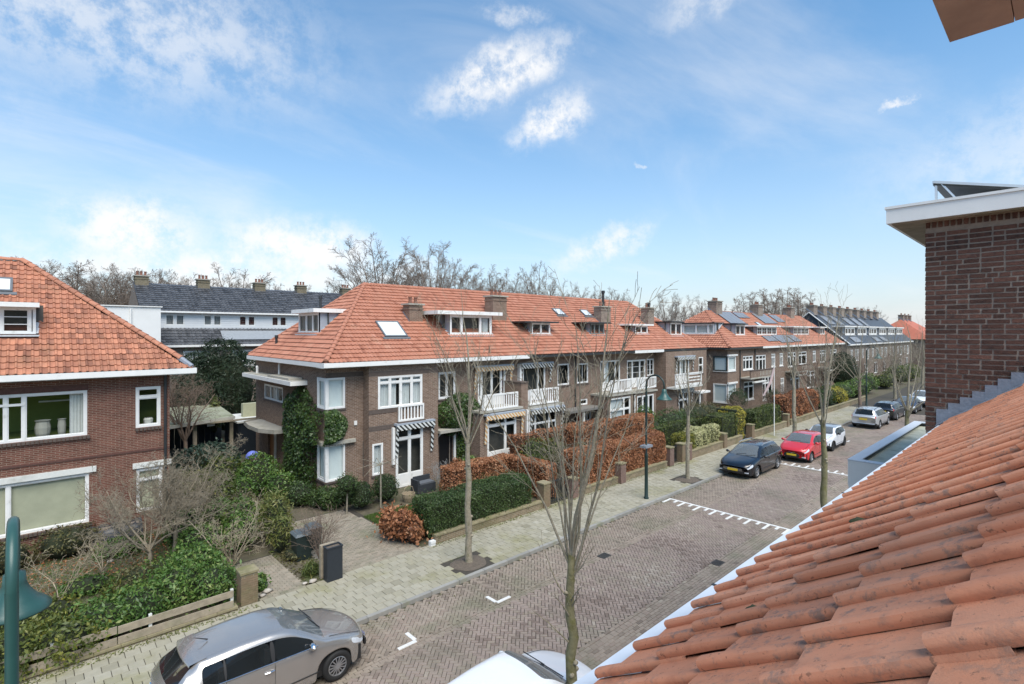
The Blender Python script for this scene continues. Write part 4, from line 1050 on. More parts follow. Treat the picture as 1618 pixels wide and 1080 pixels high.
m = MB(); mb = MB(); OE2, UE2, VE2, NE2 = slope((LEX, LEY, LEZ), (0,1,0), (LAZ-LEZ)/(LEX-LAX), (-1,0,0)); SE2 = math.hypot(LEX-LAX, LAZ-LEZ); WE2 = 2*(LAY-LEY)
tiles_on(mb, OE2, UE2, VE2, NE2, int(WE2/.2), int(SE2/.3)+1, .2, .3, lambda u, v: v < SE2 and u > v*(WE2/2)/SE2 and u < WE2-v*(WE2/2)/SE2); mb.build('end_tile_field', ROOFL, L, kind='stuff')
ridge_line((LEX-.35,LEY+.35,LEZ+.36), (LAX,LAY,LAZ+.02), L, RIDGE_L, 'hip_tile'); ridge_line((-4,LAY,LAZ+.0), (LAX,LAY,LAZ+.0), L, RIDGE_L)
MB().tube([(LEX-.05,LEY+.05,LEZ+.05),(LEX-.4,LEY+.4,LEZ+.38)], [.10,.12], 8).build('hip_end_cap', LEAD, L)
eave(L, front(LEY), -9, LEX+.1, LEZ+.0, True, .2, .62); eave(L, Fr((LEX+.0,0,0),(0,1,0),(1,0,0)), LEY, 33, LEZ-.002, True, .2, .7)
dormer(L, front(LEY), -3.0, .13, 7.45, 8.38, 0, LEZ, LT, cols=(.58,.72,.95), t=.08, side_over=.15, over=.4, fh=.16, grid=(1,3))
skylight(L, O2, U2, V2, N2, 7.3, 8.5, 4.45, 5.3)

# ------------------------------------------------------------------ second terrace with solar panels
def simple_house_row(name, label, x0, x1, yf, ye, ze, ry, rz, mat_wall, mat_roof, ex0, ex1, hip0, hip1, cat='house'):
    t = thing(name, label, cat, (x0, yf, 0))
    return t
SX0, SX1, SY, SEY, SEZ = 48.3, 84.0, 22.0, 21.6, 6.05
SRY, SRZ, SRX0, SRX1 = 26.8, 9.85, 53.6, 82.5
S = thing('solar_terrace', 'farther brick terrace with an orange roof carrying many solar panels', 'terrace', (SX0, SY, 0))
FS = front(SY)
sw = [(51.7,54.1,3.75,5.15,(.3,.65),None),(54.8,57.4,3.5,5.15,(.35,.7),None),(58.9,60.0,3.75,5.2,(.5,),None),(61.2,62.3,3.75,5.2,(.5,),None),(63.7,66.4,3.5,5.2,(.35,.7),None),(67.2,70,3.6,5.2,(.4,),None),(72.2,73.4,3.75,5.2,(.5,),None),(75,77.5,3.6,5.2,(.35,.7),None),(79.2,82,3.6,5.2,(.5,),None),
      (51.9,54.3,.7,2.6,(.5,),None),(56.5,59.2,.3,2.8,(.3,.6),None),(61.5,62.6,.1,2.4,(.5,),None),(64.5,67.5,.3,2.7,(.3,.6),None),(70,73,.6,2.7,(.5,),None),(76,79,.6,2.7,(.5,),None)]
m = MB(); wall(m, FS, SX0, SX1, -.1, 5.9, [(SX0,50.0,3.8,5.25),(SX0,50.0,.8,2.6)]+[q[:4] for q in sw])
SS = side(SX0); wall(m, SS, SY, 31.6, -.1, 5.9, [(SY,23.4,3.8,5.25),(SY,23.4,.8,2.6)])
m.quad((SX0,31.6,-.1),(SX1,31.6,-.1),(SX1,31.6,5.9),(SX0,31.6,5.9)); m.quad((SX1,SY,-.1),(SX1,31.6,-.1),(SX1,31.6,5.9),(SX1,SY,5.9)); m.build('wall', BRICKB, S)
for z0, z1 in ((3.8,5.25),(.8,2.6)):
    window(FS, SX0+.03, 50.0, z0, z1, S, w=.04, t=.14, curtain=[(0,1)], cmat=BLIND, room=0, sill='white'); window(SS, SY+.03, 23.4, z0, z1, S, w=.04, t=.1, curtain=[(0,1)], cmat=BLIND, room=0, sill='white', mat=simple('dark_green_frame', (.05,.06,.055), .5, .05) if z0 > 3 else None)
    MB().box(SX0-.2, 50.1, SY-.2, SY-.05, z1+.01, z1+.16).build('lintel', WHITE, S)
for x0_, x1_, z0, z1, cols, _ in sw: window(FS, x0_, x1_, z0, z1, S, cols=cols, w=-.02, t=.11, sill='white', rows=(.72,))
for x0_, x1_ in ((50.9,56.5),(62.8,67.6),(73.5,79)):
    MB().box(x0_, x1_, SY-1.1, SY-.002, 2.95, 3.1).build('balcony_slab', CONC, S); q = MB(); q.box(x0_, x1_, SY-1.1, SY-.98, 3.101, 3.75)
    q.build('balcony_wall', BRICKB, S); MB().box(x0_-.03, x1_+.03, SY-1.14, SY-.94, 3.751, 3.82).build('balcony_coping', BRICKS_, S)
    for i in range(9): MB().box(x0_+2.2+i*.36, x0_+2.32+i*.36, SY-1.115, SY-1.101, 3.2, 3.65).build('balustrade_slot', CONC, S)
    MB().box(x0_+.3, x0_+3.2, SY-1.35, SY-1.1, 2.6, 2.72).build('awning_box', WHITE2, S)
downpipe(S, FS, 50.9, 0, 5.8); downpipe(S, FS, 54.45, 3, 5.8)
OS, US, VS, NS = slope((SX0-.4, SEY, SEZ), (1,0,0), (SRZ-SEZ)/(SRY-SEY), (0,1,0)); SSL = math.hypot(SRY-SEY, SRZ-SEZ); hS = (SRX0-SX0+.4)/SSL; hS1 = (SX1+.4-SRX1)/SSL; WS = SX1-SX0+.8
mb = MB(); tiles_on(mb, OS, US, VS, NS, int(WS/.25), int(SSL/.34)+1, .25, .34, lambda u, v: v < SSL and v*hS < u < WS-v*hS1); mb.build('roof_tiles', ROOFT, S, kind='stuff')
m = MB(); PS = lambda u, v, n=-.03: tuple(OS+US*u+VS*v+NS*n)
m.poly([PS(0,0),PS(WS,0),PS(WS-hS1*SSL,SSL),PS(hS*SSL,SSL)]); m.poly([(SX0-.4,SEY,SEZ-.03),(SRX0,SRY,SRZ-.03),(SX0-.4,2*SRY-SEY,SEZ-.03)]); m.poly([(SX0-.4,2*SRY-SEY,SEZ-.03),(SRX0,SRY,SRZ-.03),(SRX1,SRY,SRZ-.03),(SX1+.4,2*SRY-SEY,SEZ-.03)]); m.build('roof_deck', ROOFU, S)
OSE, USE, VSE, NSE = slope((SX0-.4, 2*SRY-SEY, SEZ), (0,-1,0), (SRZ-SEZ)/(SRX0-SX0+.4), (1,0,0)); SSE = math.hypot(SRX0-SX0+.4, SRZ-SEZ); WSE = 2*(SRY-SEY)
mb = MB(); tiles_on(mb, OSE, USE, VSE, NSE, int(WSE/.25), int(SSE/.34)+1, .25, .34, lambda u, v: v < SSE and v*(WSE/2)/SSE < u < WSE-v*(WSE/2)/SSE); mb.build('end_roof_tiles', ROOFT, S, kind='stuff')
ridge_line((SX0-.3,SEY+.1,SEZ+.08), (SRX0,SRY,SRZ), S, RIDGE_T, 'hip_tile', .5); ridge_line((SX0-.3,2*SRY-SEY-.1,SEZ+.08), (SRX0,SRY,SRZ), S, RIDGE_T, 'hip_tile', .5); ridge_line((SRX0,SRY,SRZ), (SRX1,SRY,SRZ), S, RIDGE_T, 'ridge_tile', .5)
FSE = front(SEY)
eave(S, FSE, SX0-.45, 55.5, SEZ, False, .15, .45); eave(S, FSE, 55.5, SX1+.45, SEZ+.02, True, .2, .45); eave(S, side(SX0-.4), SEY+.17, 32, SEZ, False, .15, .45)
STAN = (SRZ-SEZ)/(SRY-SEY); STE = (SRZ-SEZ)/(SRX0-SX0+.4)
dormer(S, side(SX0-.4), 24.0, 29.6, 7.3, 8.4, 0, SEZ, STE, roofmat=DARK, cols=(.12,.35,.6,.82), t=.16, fh=.12, curtain=[(0,1)], cmat=CURTW, side_over=.1, over=.2)
for (a, b_, dk, g) in ((52.7,54.9,True,None),(58.0,63.6,False,(2,2)),(69.0,74.5,False,(2,2)),(79.0,81.0,False,None)):
    dormer(S, FSE, a, b_, 7.2, 8.3 if dk else 8.15, 0, SEZ, STAN, roofmat=DARK if dk else WHITE, cols=(.25,.5,.75) if g else (.5,), t=.12, fh=.14, grid=g, side_over=.2 if dk else .9, over=.3)
for (u0, u1, v0, v1) in ((7.2,11.2,4.0,6.3),(11.6,14.6,5.2,6.3),(17.0,21.0,4.2,6.3),(22.0,24.5,4.6,6.2),(10.6,13.4,.7,1.7),(13.6,17.6,.4,1.8),(18.0,20.4,.5,1.8)):
    p = MB(); p.box(u0, u1, v0, v1, .08, .13, fn=PS); so_ = p.build('solar_array', simple('panel_edge', (.05,.055,.06), .4, .05), S)
    nx = max(1, round((u1-u0)/1.0))
    for i in range(nx):
        q = MB(); a, b_ = u0+(u1-u0)*i/nx+.03, u0+(u1-u0)*(i+1)/nx-.03; q.quad(PS(a,v0+.03,.134), PS(b_,v0+.03,.134), PS(b_,v1-.03,.134), PS(a,v1-.03,.134)); q.build('solar_panel', SOLAR, so_)
for x in (54.8, 66.0, 77.0): chimney(S, x, x+1.4, 26.2, 27.2, 9.2, 10.9, mat=BRICKF, pots=3)
for x in (58.5, 62.5): skylight(S, OS, US, VS, NS, x-SX0, x-SX0+.9, 3.6, 4.4)

# ------------------------------------------------------------------ third row: dark gabled roof
T = thing('dark_roof_row', 'distant row of houses with a dark gabled roof and a crowd of chimneys', 'terrace', (90, 22.3, 0))
TX0, TX1, TY, TEZ, TRY, TRZ = 88.5, 134, 22.4, 5.75, 27.5, 10.6
m = MB(); wins = []
for i in range(7):
    x = TX0+2+i*6.2; wins += [(x,x+1.2,3.4,4.9,(.5,)),(x+2.4,x+4.4,3.1,4.9,(.3,.7)),(x+1.2,x+3.6,.6,2.5,(.5,))]
wall(m, front(TY), TX0, TX1, -.1, TEZ-.1, [q[:4] for q in wins]); m.quad((TX0,TY,-.1),(TX0,32.6,-.1),(TX0,32.6,TEZ),(TX0,TY,TEZ)); m.quad((TX1,TY,-.1),(TX1,TY,TEZ),(TX1,32.6,TEZ),(TX1,32.6,-.1)); m.quad((TX0,32.6,-.1),(TX1,32.6,-.1),(TX1,32.6,TEZ),(TX0,32.6,TEZ)); m.build('wall', BRICKF, T)
for q in wins: window(front(TY), *q[:4], T, cols=q[4], w=-.02, t=.12, sill=None)
MB().poly([(TX0-.01,TY-.3,TEZ),(TX0-.01,2*TRY-TY+.3,TEZ),(TX0-.01,TRY,TRZ-.1)]).build('gable_boarding', simple('dark_gable_boards', (.035,.042,.055), .6, .1), T)
OT, UT, VT, NT_ = slope((TX0-.2, TY-.4, TEZ), (1,0,0), (TRZ-TEZ)/(TRY-TY+.4), (0,1,0)); STL = math.hypot(TRY-TY+.4, TRZ-TEZ); PTt = lambda u, v, n=0.: tuple(OT+UT*u+VT*v+NT_*n)
m = MB(); m.box(0, TX1-TX0+.4, 0, STL, -.08, 0, fn=PTt); m.build('front_slope', ROOFD, T)
m = MB(); m.poly([(TX0-.2,TRY,TRZ),(TX1+.2,TRY,TRZ),(TX1+.2,2*TRY-TY+.4,TEZ),(TX0-.2,2*TRY-TY+.4,TEZ)]); m.build('rear_slope', ROOFD, T)
m = MB(); m.box(-.06, .22, -.1, STL, .001, .09, fn=PTt); m.build('verge_board', WHITE, T); m = MB(); m.tube([(TX0-.2,TRY,TRZ),(TX0-.2,2*TRY-TY+.4,TEZ)], .1, 4); m.build('verge_board', WHITE, T)
eave(T, front(TY-.4), TX0-.2, TX1, TEZ+.02, True, .2, .4)
TT = (TRZ-TEZ)/(TRY-TY+.4)
for i in range(6):
    x = TX0+3.5+i*7.0; dormer(T, front(TY-.4), x, x+5.4, 7.1, 8.35, 0, TEZ, TT, cols=(.3,.6), t=.25, fh=.2, side_over=.8, over=.2)
for (u0, u1, v0, v1) in ((3,6,4.6,6.6),(8,10.5,4.5,6.8),(14,17,4.6,6.4),(19,22,4.4,6.6),(24,26,4.4,6.6),(4,8,.3,1.5),(17,20,.3,1.4),(22,25,.3,1.4)):
    q = MB(); q.box(u0, u1, v0, v1, .05, .09, fn=PTt); q.build('solar_panel', SOLAR, T)
for i in range(9): chimney(T, TX0+.2+i*4.8, TX0+2.0+i*4.8, 26.9, 28.0, 10.2, 11.7, mat=BRICKF, pots=3)
# far red roofs at the end of the street
FRR = thing('far_red_house', 'distant house with a red roof at the end of the street', 'house', (150, 24, 0))
m = MB(); m.box(146,165,21,33,-.1,6); m.build('wall', BRICKF, FRR)
m = MB(); m.poly([(145.5,20.5,6),(165.5,20.5,6),(161,27,10.6),(150,27,10.6)]); m.poly([(145.5,20.5,6),(150,27,10.6),(145.5,33.5,6)]); m.poly([(145.5,33.5,6),(150,27,10.6),(161,27,10.6),(165.5,33.5,6)]); m.poly([(165.5,20.5,6),(165.5,33.5,6),(161,27,10.6)]); m.build('roof', simple('far_red_roof', (.42,.13,.08), .8, .15, .8), FRR)
for i in range(3): chimney(FRR, 150+i*4, 151.2+i*4, 26.5, 27.5, 10.2, 11.6, mat=BRICKF, pots=2)
window(front(21), 147, 149, 3, 4.6, FRR, cols=(.5,), w=.02, room=0); window(front(21), 152, 154, 3, 4.6, FRR, cols=(.5,), w=.02, room=0)

# ------------------------------------------------------------------ back row with dark roof and white boarded storey
K = thing('back_street_row', 'row of houses behind with dark tiled roofs and a white boarded upper storey', 'terrace', (14, 50, 0))
KX0, KX1 = 6.3, 60
KW = []
for i in range(10):
    x = 8.0+i*2.75
    KW.append((x, x+.62, 8.1, 8.98)); KW.append((x+.72, x+1.34, 8.1, 8.98))
for i in range(20):
    q = KW[i]; KW[i] = q
BOARDW = simple('white_boarding', (.72,.73,.73), .6, .04, 2)
m = MB(); KF = front(50.0); wall(m, KF, KX0, KX1, 7.85, 9.15, KW, .08); kb_ = m.build('white_storey', BOARDW, K)
for i in range(7): MB().box(KX0, KX1, 49.985, 49.999, 7.95+i*.17, 7.955+i*.17).build('board_joint', simple('grey_joint', (.5,.5,.5), .8, 0), kb_)
PALETTE = [simple('grey_blind_b', (.32,.33,.33), .9, .1), simple('maroon_blind', (.10,.035,.03), .9, .1), simple('dark_blind', (.05,.05,.05), .9, .1)]
for i, q in enumerate(KW[:20]):
    window(KF, *q, K, w=-.02, t=.06, sill=None, room=0, curtain=[(0,1)], cmat=PALETTE[(0,0,1,1,1,2,2,0,1,1)[(i//2) % 10]])
OK_, UK, VK, NK = slope((KX0, 49.7, 9.25), (1,0,0), .62, (0,1,0)); 
mb = MB(); tiles_on(mb, OK_, UK, VK, NK, int(28/.3), 13, .3, .36, lambda u, v: True); mb.build('upper_roof_tiles', ROOFD, K, kind='stuff')
m = MB(); m.poly([(KX0,49.7,9.22),(KX1,49.7,9.22),(KX1,53.7,11.72),(KX0,53.7,11.72)]); m.poly([(KX0,53.7,11.72),(KX1,53.7,11.72),(KX1,58,9),(KX0,58,9)]); m.build('roof_deck', ROOFD, K)
m = MB(); m.add([(KX0,50,7.9),(KX0,58,7.9),(KX0,58,9),(KX0,53.7,11.7),(KX0,49.9,9.2)], [(0,1,2,3,4)]); m.box(KX0, KX1, 50.6, 58, -.1, 7.84); m.build('rear_wall', BRICKF, K)
MB().box(KX0-.1, KX1, 49.55, 49.72, 9.12, 9.25).build('gutter_board', WHITE, K)
OK2, UK2, VK2, NK2 = slope((KX0, 48.3, 6.5), (1,0,0), .8, (0,1,0))
mb = MB(); tiles_on(mb, OK2, UK2, VK2, NK2, int(28/.3), 6, .3, .36, lambda u, v: True); mb.build('lower_roof_tiles', ROOFD, K, kind='stuff')
MB().poly([(KX0,48.3,6.47),(KX1,48.3,6.47),(KX1,50.0,7.83),(KX0,50.0,7.83)]).build('lower_roof_deck', ROOFD, K)
m = MB(); P_ = lambda u, v, n: tuple(OK2+UK2*u+VK2*v+NK2*n); m.box(5.6, 11.6, .5, 1.7, .09, .13, fn=P_); m.build('corrugated_panel', simple('grey_corrugated', (.25,.27,.29), .5, .1), K)
MB().box(KX0-.1, KX1, 48.15, 48.3, 6.33, 6.5).build('gutter_board', WHITE, K)
KW2 = [(9.0,10.9,4.6,6.0),(12.6,14.4,4.6,6.0),(16.0,17.8,4.6,6.0)]
m = MB(); wall(m, front(48.7), KX0, KX1, -.1, 6.35, KW2); m.quad((KX0,48.7,-.1),(KX0,50.6,-.1),(KX0,50.6,7.8),(KX0,48.7,6.4)); m.build('front_wall', BRICKF, K)
for q in KW2: window(front(48.7), *q, K, cols=(.5,), w=-.02, t=.12, sill='white', curtain=[(.1,.4),(.6,.9)], cmat=CURTW)
OLIVE = brick_mat('mossy_chimney_brick', (.14,.115,.072), (.19,.155,.10), (.26,.235,.18))
for x in (6.4, 11.0, 15.8, 19.8, 24.6): chimney(K, x, x+.95, 53.3, 54.1, 10.9, 12.25, mat=OLIVE, pots=3)
# white stucco end block
Wt = thing('white_stucco_block', 'plain white rendered wall standing behind the red brick house', 'house', (6, 46, 0))
m = MB(); m.box(-8, 7.0, 45.5, 49, -.1, 9.35); m.build('wall', STUCCO, Wt); MB().box(-8.1, 7.1, 45.4, 49.1, 9.351, 9.42).build('coping', WHITE, Wt)
MB().tube([(5.2,45.42,9.2),(5.2,45.42,0)], .06, 6).build('downpipe', WHITE, Wt)
# ================================================================== PLANTS
def leafmat(name, ramp, rough=.5, trans=.22): return simple(name, ramp[0], rough, .18, 1.5, tint=ramp, trans=trans)
LAUREL = leafmat('laurel_leaf', [(.032,.07,.015),(.058,.125,.022),(.095,.18,.034),(.16,.22,.05),(.23,.26,.075)], .5)
HEDGEG = leafmat('dark_green_hedge_leaf', [(.022,.045,.013),(.038,.073,.018),(.064,.108,.026),(.10,.14,.042)])
HEDGEY = leafmat('yellow_green_leaf', [(.05,.075,.016),(.09,.12,.025),(.16,.17,.03),(.30,.27,.04)])
GOLD = leafmat('golden_privet_leaf', [(.16,.15,.02),(.30,.26,.03),(.45,.38,.05),(.52,.46,.09)])
CREAM = leafmat('cream_variegated_leaf', [(.17,.18,.06),(.34,.34,.15),(.50,.48,.25),(.58,.55,.32)])
COPPER = leafmat('copper_beech_leaf', [(.12,.045,.02),(.25,.095,.04),(.36,.15,.065),(.45,.22,.11),(.54,.32,.18)], .6)
IVY = leafmat('ivy_leaf', [(.022,.044,.013),(.042,.078,.018),(.066,.115,.026),(.11,.155,.04)], .4)
OLIVEB = leafmat('olive_brown_twig_leaf', [(.06,.05,.022),(.10,.085,.035),(.13,.13,.045),(.16,.13,.07)])
YEW = leafmat('conifer_needle', [(.010,.022,.009),(.018,.036,.013),(.028,.05,.018)], .6)
BAMBOO = leafmat('bamboo_leaf', [(.06,.09,.02),(.12,.15,.035),(.20,.20,.06),(.27,.21,.08)])
BLUEG = leafmat('blue_green_leaf', [(.03,.06,.04),(.05,.09,.06),(.09,.14,.09)])
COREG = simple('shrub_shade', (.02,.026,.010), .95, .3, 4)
COREB = simple('beech_twigs', (.07,.035,.02), .95, .3, 4)
BARK_G = simple('green_grey_bark', (.17,.155,.085), .9, .3, 9, stain=(.115,.11,.03), stain_scale=5, stain_lo=.47, bump=.9, bscale=22)
BARK_P = simple('pale_bark', (.27,.235,.175), .9, .3, 14, stain=(.17,.16,.085), stain_scale=5, stain_lo=.48, bump=.9, bscale=22)
BARK_D = simple('grey_brown_bark', (.235,.19,.155), .9, .25, 6)
BARK_B = simple('brown_twig_bark', (.20,.145,.11), .9, .25, 6)
TWIGP = simple('beige_twig', (.36,.30,.21), .9, .2, 8)

def leaf_quads(P, Nn, L, W, jit=.9, rs=None):
    rs = rs or nr; n = len(P)
    d = Nn + rs.normal(0, jit, (n,3)); d /= np.linalg.norm(d, axis=1, keepdims=True)+1e-9
    a = np.cross(d, rs.normal(0, 1, (n,3))); a /= np.linalg.norm(a, axis=1, keepdims=True)+1e-9
    b = np.cross(d, a); s = rs.uniform(.4, 1.5, (n,1))
    a = a*L*.5*s; b = b*W*.5*s
    return np.stack([P-a, P+b-d*W*.12, P+a, P-b-d*W*.12], 1)
def fbm(P, sc, seed=0.):
    return np.array([mnoise.noise(Vector((p[0]*sc+seed, p[1]*sc+seed*1.7, p[2]*sc-seed))) for p in P])
def shell_box(n, x0, x1, y0, y1, z0, z1, rough, depth, r=.15, seed=0.):
    A = [((x1-x0)*(z1-z0), 0), ((x1-x0)*(z1-z0)*.6, 1), ((y1-y0)*(z1-z0), 2), ((y1-y0)*(z1-z0)*.7, 3), ((x1-x0)*(y1-y0)*1.1, 4)]
    w = np.array([a for a, _ in A]); f = nr.choice(5, n, p=w/w.sum()); q = nr.uniform(0, 1, (n,2))
    P = np.zeros((n,3)); Nn = np.zeros((n,3))
    X = x0+(x1-x0)*q[:,0]; Yv = y0+(y1-y0)*np.where((f == 2)|(f == 3), q[:,0], q[:,1]); Z = z0+(z1-z0)*q[:,1]
    for k, (ax, val, sgn) in enumerate(((1,y0,-1),(1,y1,1),(0,x0,-1),(0,x1,1),(2,z1,1))):
        mk = f == k; P[mk,0] = X[mk]; P[mk,1] = Yv[mk]; P[mk,2] = Z[mk]; P[mk,ax] = val; Nn[mk,ax] = sgn
    # round the edges
    c = np.array([(x0+x1)/2,(y0+y1)/2,(z0+z1)/2]); hs = np.array([(x1-x0)/2,(y1-y0)/2,(z1-z0)/2])
    inner = np.maximum(hs-r, .01); q_ = np.clip(P-c, -inner, inner); v = (P-c)-q_; ln = np.linalg.norm(v, axis=1, keepdims=True)
    v = np.where(ln > 1e-6, v/np.maximum(ln, 1e-6), 0); P = c+q_+v*r; Nn = np.where(ln > 1e-6, v, Nn)
    disp = fbm(P, .9, seed)*rough*1.3 + fbm(P, 2.6, seed+5)*rough*.8 - np.abs(nr.normal(0, depth, n))
    P = P+Nn*disp[:,None]; P[:,2] = np.maximum(P[:,2], z0+.02)
    return P, Nn
def shell_blob(n, c, rad, rough, depth, seed=0., low=-.55):
    d = nr.normal(0, 1, (int(n*1.6)+10, 3)); d /= np.linalg.norm(d, axis=1, keepdims=True); d = d[d[:,2] > low][:n]
    rad = np.array(rad); P = np.array(c)+d*rad; k = rad.mean()
    disp = fbm(P, 1.4/k, seed)*rough*1.6 + fbm(P, 4/k, seed+3)*rough*.8 - np.abs(nr.normal(0, depth, len(d)))
    return P+d*disp[:,None], d
def tints(n, P=None, seed=0., sc=1.5, mean=.45, dev=.2, var=.3):
    t = nr.normal(mean, dev, n)
    if P is not None: t = t+fbm(P, sc, seed+9)*var
    return np.clip(t, .02, .98)
def hedge(name, label, cat, box, n, L, mat, core=None, rough=.08, depth=.05, group=None, r=.15, W=None, mean=.45, jit=.8, loose=0):
    x0, x1, y0, y1, z0, z1 = box; t = thing(name, label, cat, ((x0+x1)/2, (y0+y1)/2, max(z0, 0)), group); sd = x0*.7+y0
    P, Nn = shell_box(n, *box, rough, depth, r, sd)
    if loose:
        k = int(n*loose); i = nr.choice(n, k); P[i] += Nn[i]*np.abs(nr.normal(0, rough*1.3, (k,1)))
    quads_mesh('leaves', leaf_quads(P, Nn, L, W or L*.55, jit), tints(n, P, sd, 1.2, mean), mat, t)
    tw = MB()
    for k in range(int((x1-x0)*7)):
        px_, py_ = rng.uniform(x0+.1, x1-.1), rng.uniform(y0, y1); top = rng.random() < .6; s_ = (px_, py_, z1-.12) if top else (px_, y0+.08, rng.uniform(z0+.2, z1-.1))
        e_ = (px_+rng.gauss(0,.06), py_+rng.gauss(0,.06), z1+rng.uniform(.03,.16)) if top else (px_+rng.gauss(0,.08), y0-rng.uniform(.02,.10), s_[2]+rng.uniform(0,.12)); tw.tube([s_, e_], [.006,.003], 3, cap=False)
    tw.build('twigs', COREB, t, kind='stuff')
    q = .10+depth; m = MB(); m.box(x0+q, x1-q, y0+q, y1-q, z0+.02, z1-q); m.build('branches', core or COREG, t)  # added solid core blocks see-through, inner shade put into its dark colour
    return t
def bush(name, label, cat, blobs, n, L, mat, core=None, rough=.15, depth=.08, group=None, W=None, mean=.45, jit=.9, low=-.5, stems=0, base=None, loose=.1):
    c0 = blobs[0][0]; t = thing(name, label, cat, base or (c0[0], c0[1], 0), group)
    vol = sum(b[1][0]*b[1][2] for b in blobs); Ps, Ns = [], []; m = MB()
    for c, rad in blobs:
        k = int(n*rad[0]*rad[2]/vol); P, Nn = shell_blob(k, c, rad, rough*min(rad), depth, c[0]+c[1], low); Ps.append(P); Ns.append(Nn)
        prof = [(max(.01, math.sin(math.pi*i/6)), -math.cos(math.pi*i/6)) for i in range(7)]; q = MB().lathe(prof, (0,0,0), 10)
        m = MB(); m.add([(x*rad[0]*.78+c[0], y*rad[1]*.78+c[1], max(.0, z*rad[2]*.78+c[2])) for x, y, z in q.v], q.f); m.build('branches', core or COREG, t)  # one added dark core per blob, a solid filler behind the leaves
    P = np.concatenate(Ps); Nn = np.concatenate(Ns); P[:,2] = np.maximum(P[:,2], .02)
    if loose:
        k = int(len(P)*loose); i = nr.choice(len(P), k); P[i] += Nn[i]*np.abs(nr.normal(0, rough*.8, (k,1)))
    quads_mesh('leaves', leaf_quads(P, Nn, L, W or L*.5, jit), tints(len(P), P, c0[0], 1.3, mean), mat, t)
    return t

# ---- bare wood
def tubes_mesh(paths, name, mat, parent, sides=lambda r: 6 if r > .05 else (4 if r > .012 else 3)):
    m = MB()
    for pts, rad in paths: m.tube(pts, rad, sides(max(rad)), cap=False)
    return m.build(name, mat, parent, smooth=True)
def grow(out, p, d, L, r, lvl, rnd, prm):
    """one branch and its children; prm: dict with per-level lists"""
    n = prm['seg'][min(lvl, len(prm['seg'])-1)]; pts = [Vector(p)]; rad = [r]; d = Vector(d).normalized(); end = prm.get('taper', .35)
    kids = []
    for i in range(n):
        w = prm['wig'][min(lvl, len(prm['wig'])-1)]
        d = (d + Vector((rnd.gauss(0,w), rnd.gauss(0,w), rnd.gauss(0,w))) + Vector((0,0,prm['up'][min(lvl, len(prm['up'])-1)]))).normalized()
        pts.append(pts[-1]+d*(L/n)); f = (i+1)/n; rad.append(max(prm['rmin'], r*(1-f*(1-end)))); kids.append((f, d.copy(), pts[-1].copy(), rad[-1]))
    out.append((pts, rad, lvl))
    if lvl+1 >= prm['levels']: return
    nk = prm['kids'][min(lvl, len(prm['kids'])-1)]; f0 = prm['from'][min(lvl, len(prm['from'])-1)]
    for k in range(nk):
        f = f0+(1-f0)*(k+rnd.random())/nk; i = min(n-1, int(f*n)); ff, dd, _, rr = kids[i]
        a = pts[i]+(pts[i+1]-pts[i])*(f*n-i if f*n-i <= 1 else 1)
        ang = R(rnd.gauss(prm['ang'][min(lvl, len(prm['ang'])-1)], 9)); ax = dd.orthogonal().normalized(); ax.rotate(Matrix.Rotation(rnd.uniform(0, 2*math.pi), 3, dd)); nd = dd.copy(); nd.rotate(Matrix.Rotation(ang, 3, ax))
        ln = L*prm['len'][min(lvl, len(prm['len'])-1)]*rnd.uniform(.65, 1.15)*(1.15-.5*f)
        grow(out, a, nd, ln, max(prm['rmin'], rr*prm['rk'][min(lvl, len(prm['rk'])-1)]), lvl+1, rnd, prm)
def tree_thing(name, label, base, paths, mat_t, mat_c, group=None, split=1, cat='tree', tl=None):
    t = thing(name, label, cat, base, group)
    tubes_mesh([(p, r) for p, r, l in paths if l < split], 'trunk', mat_t, t); c = [(p, r) for p, r, l in paths if l >= split]
    if c: tubes_mesh(c, 'crown', mat_c, t)
    return t

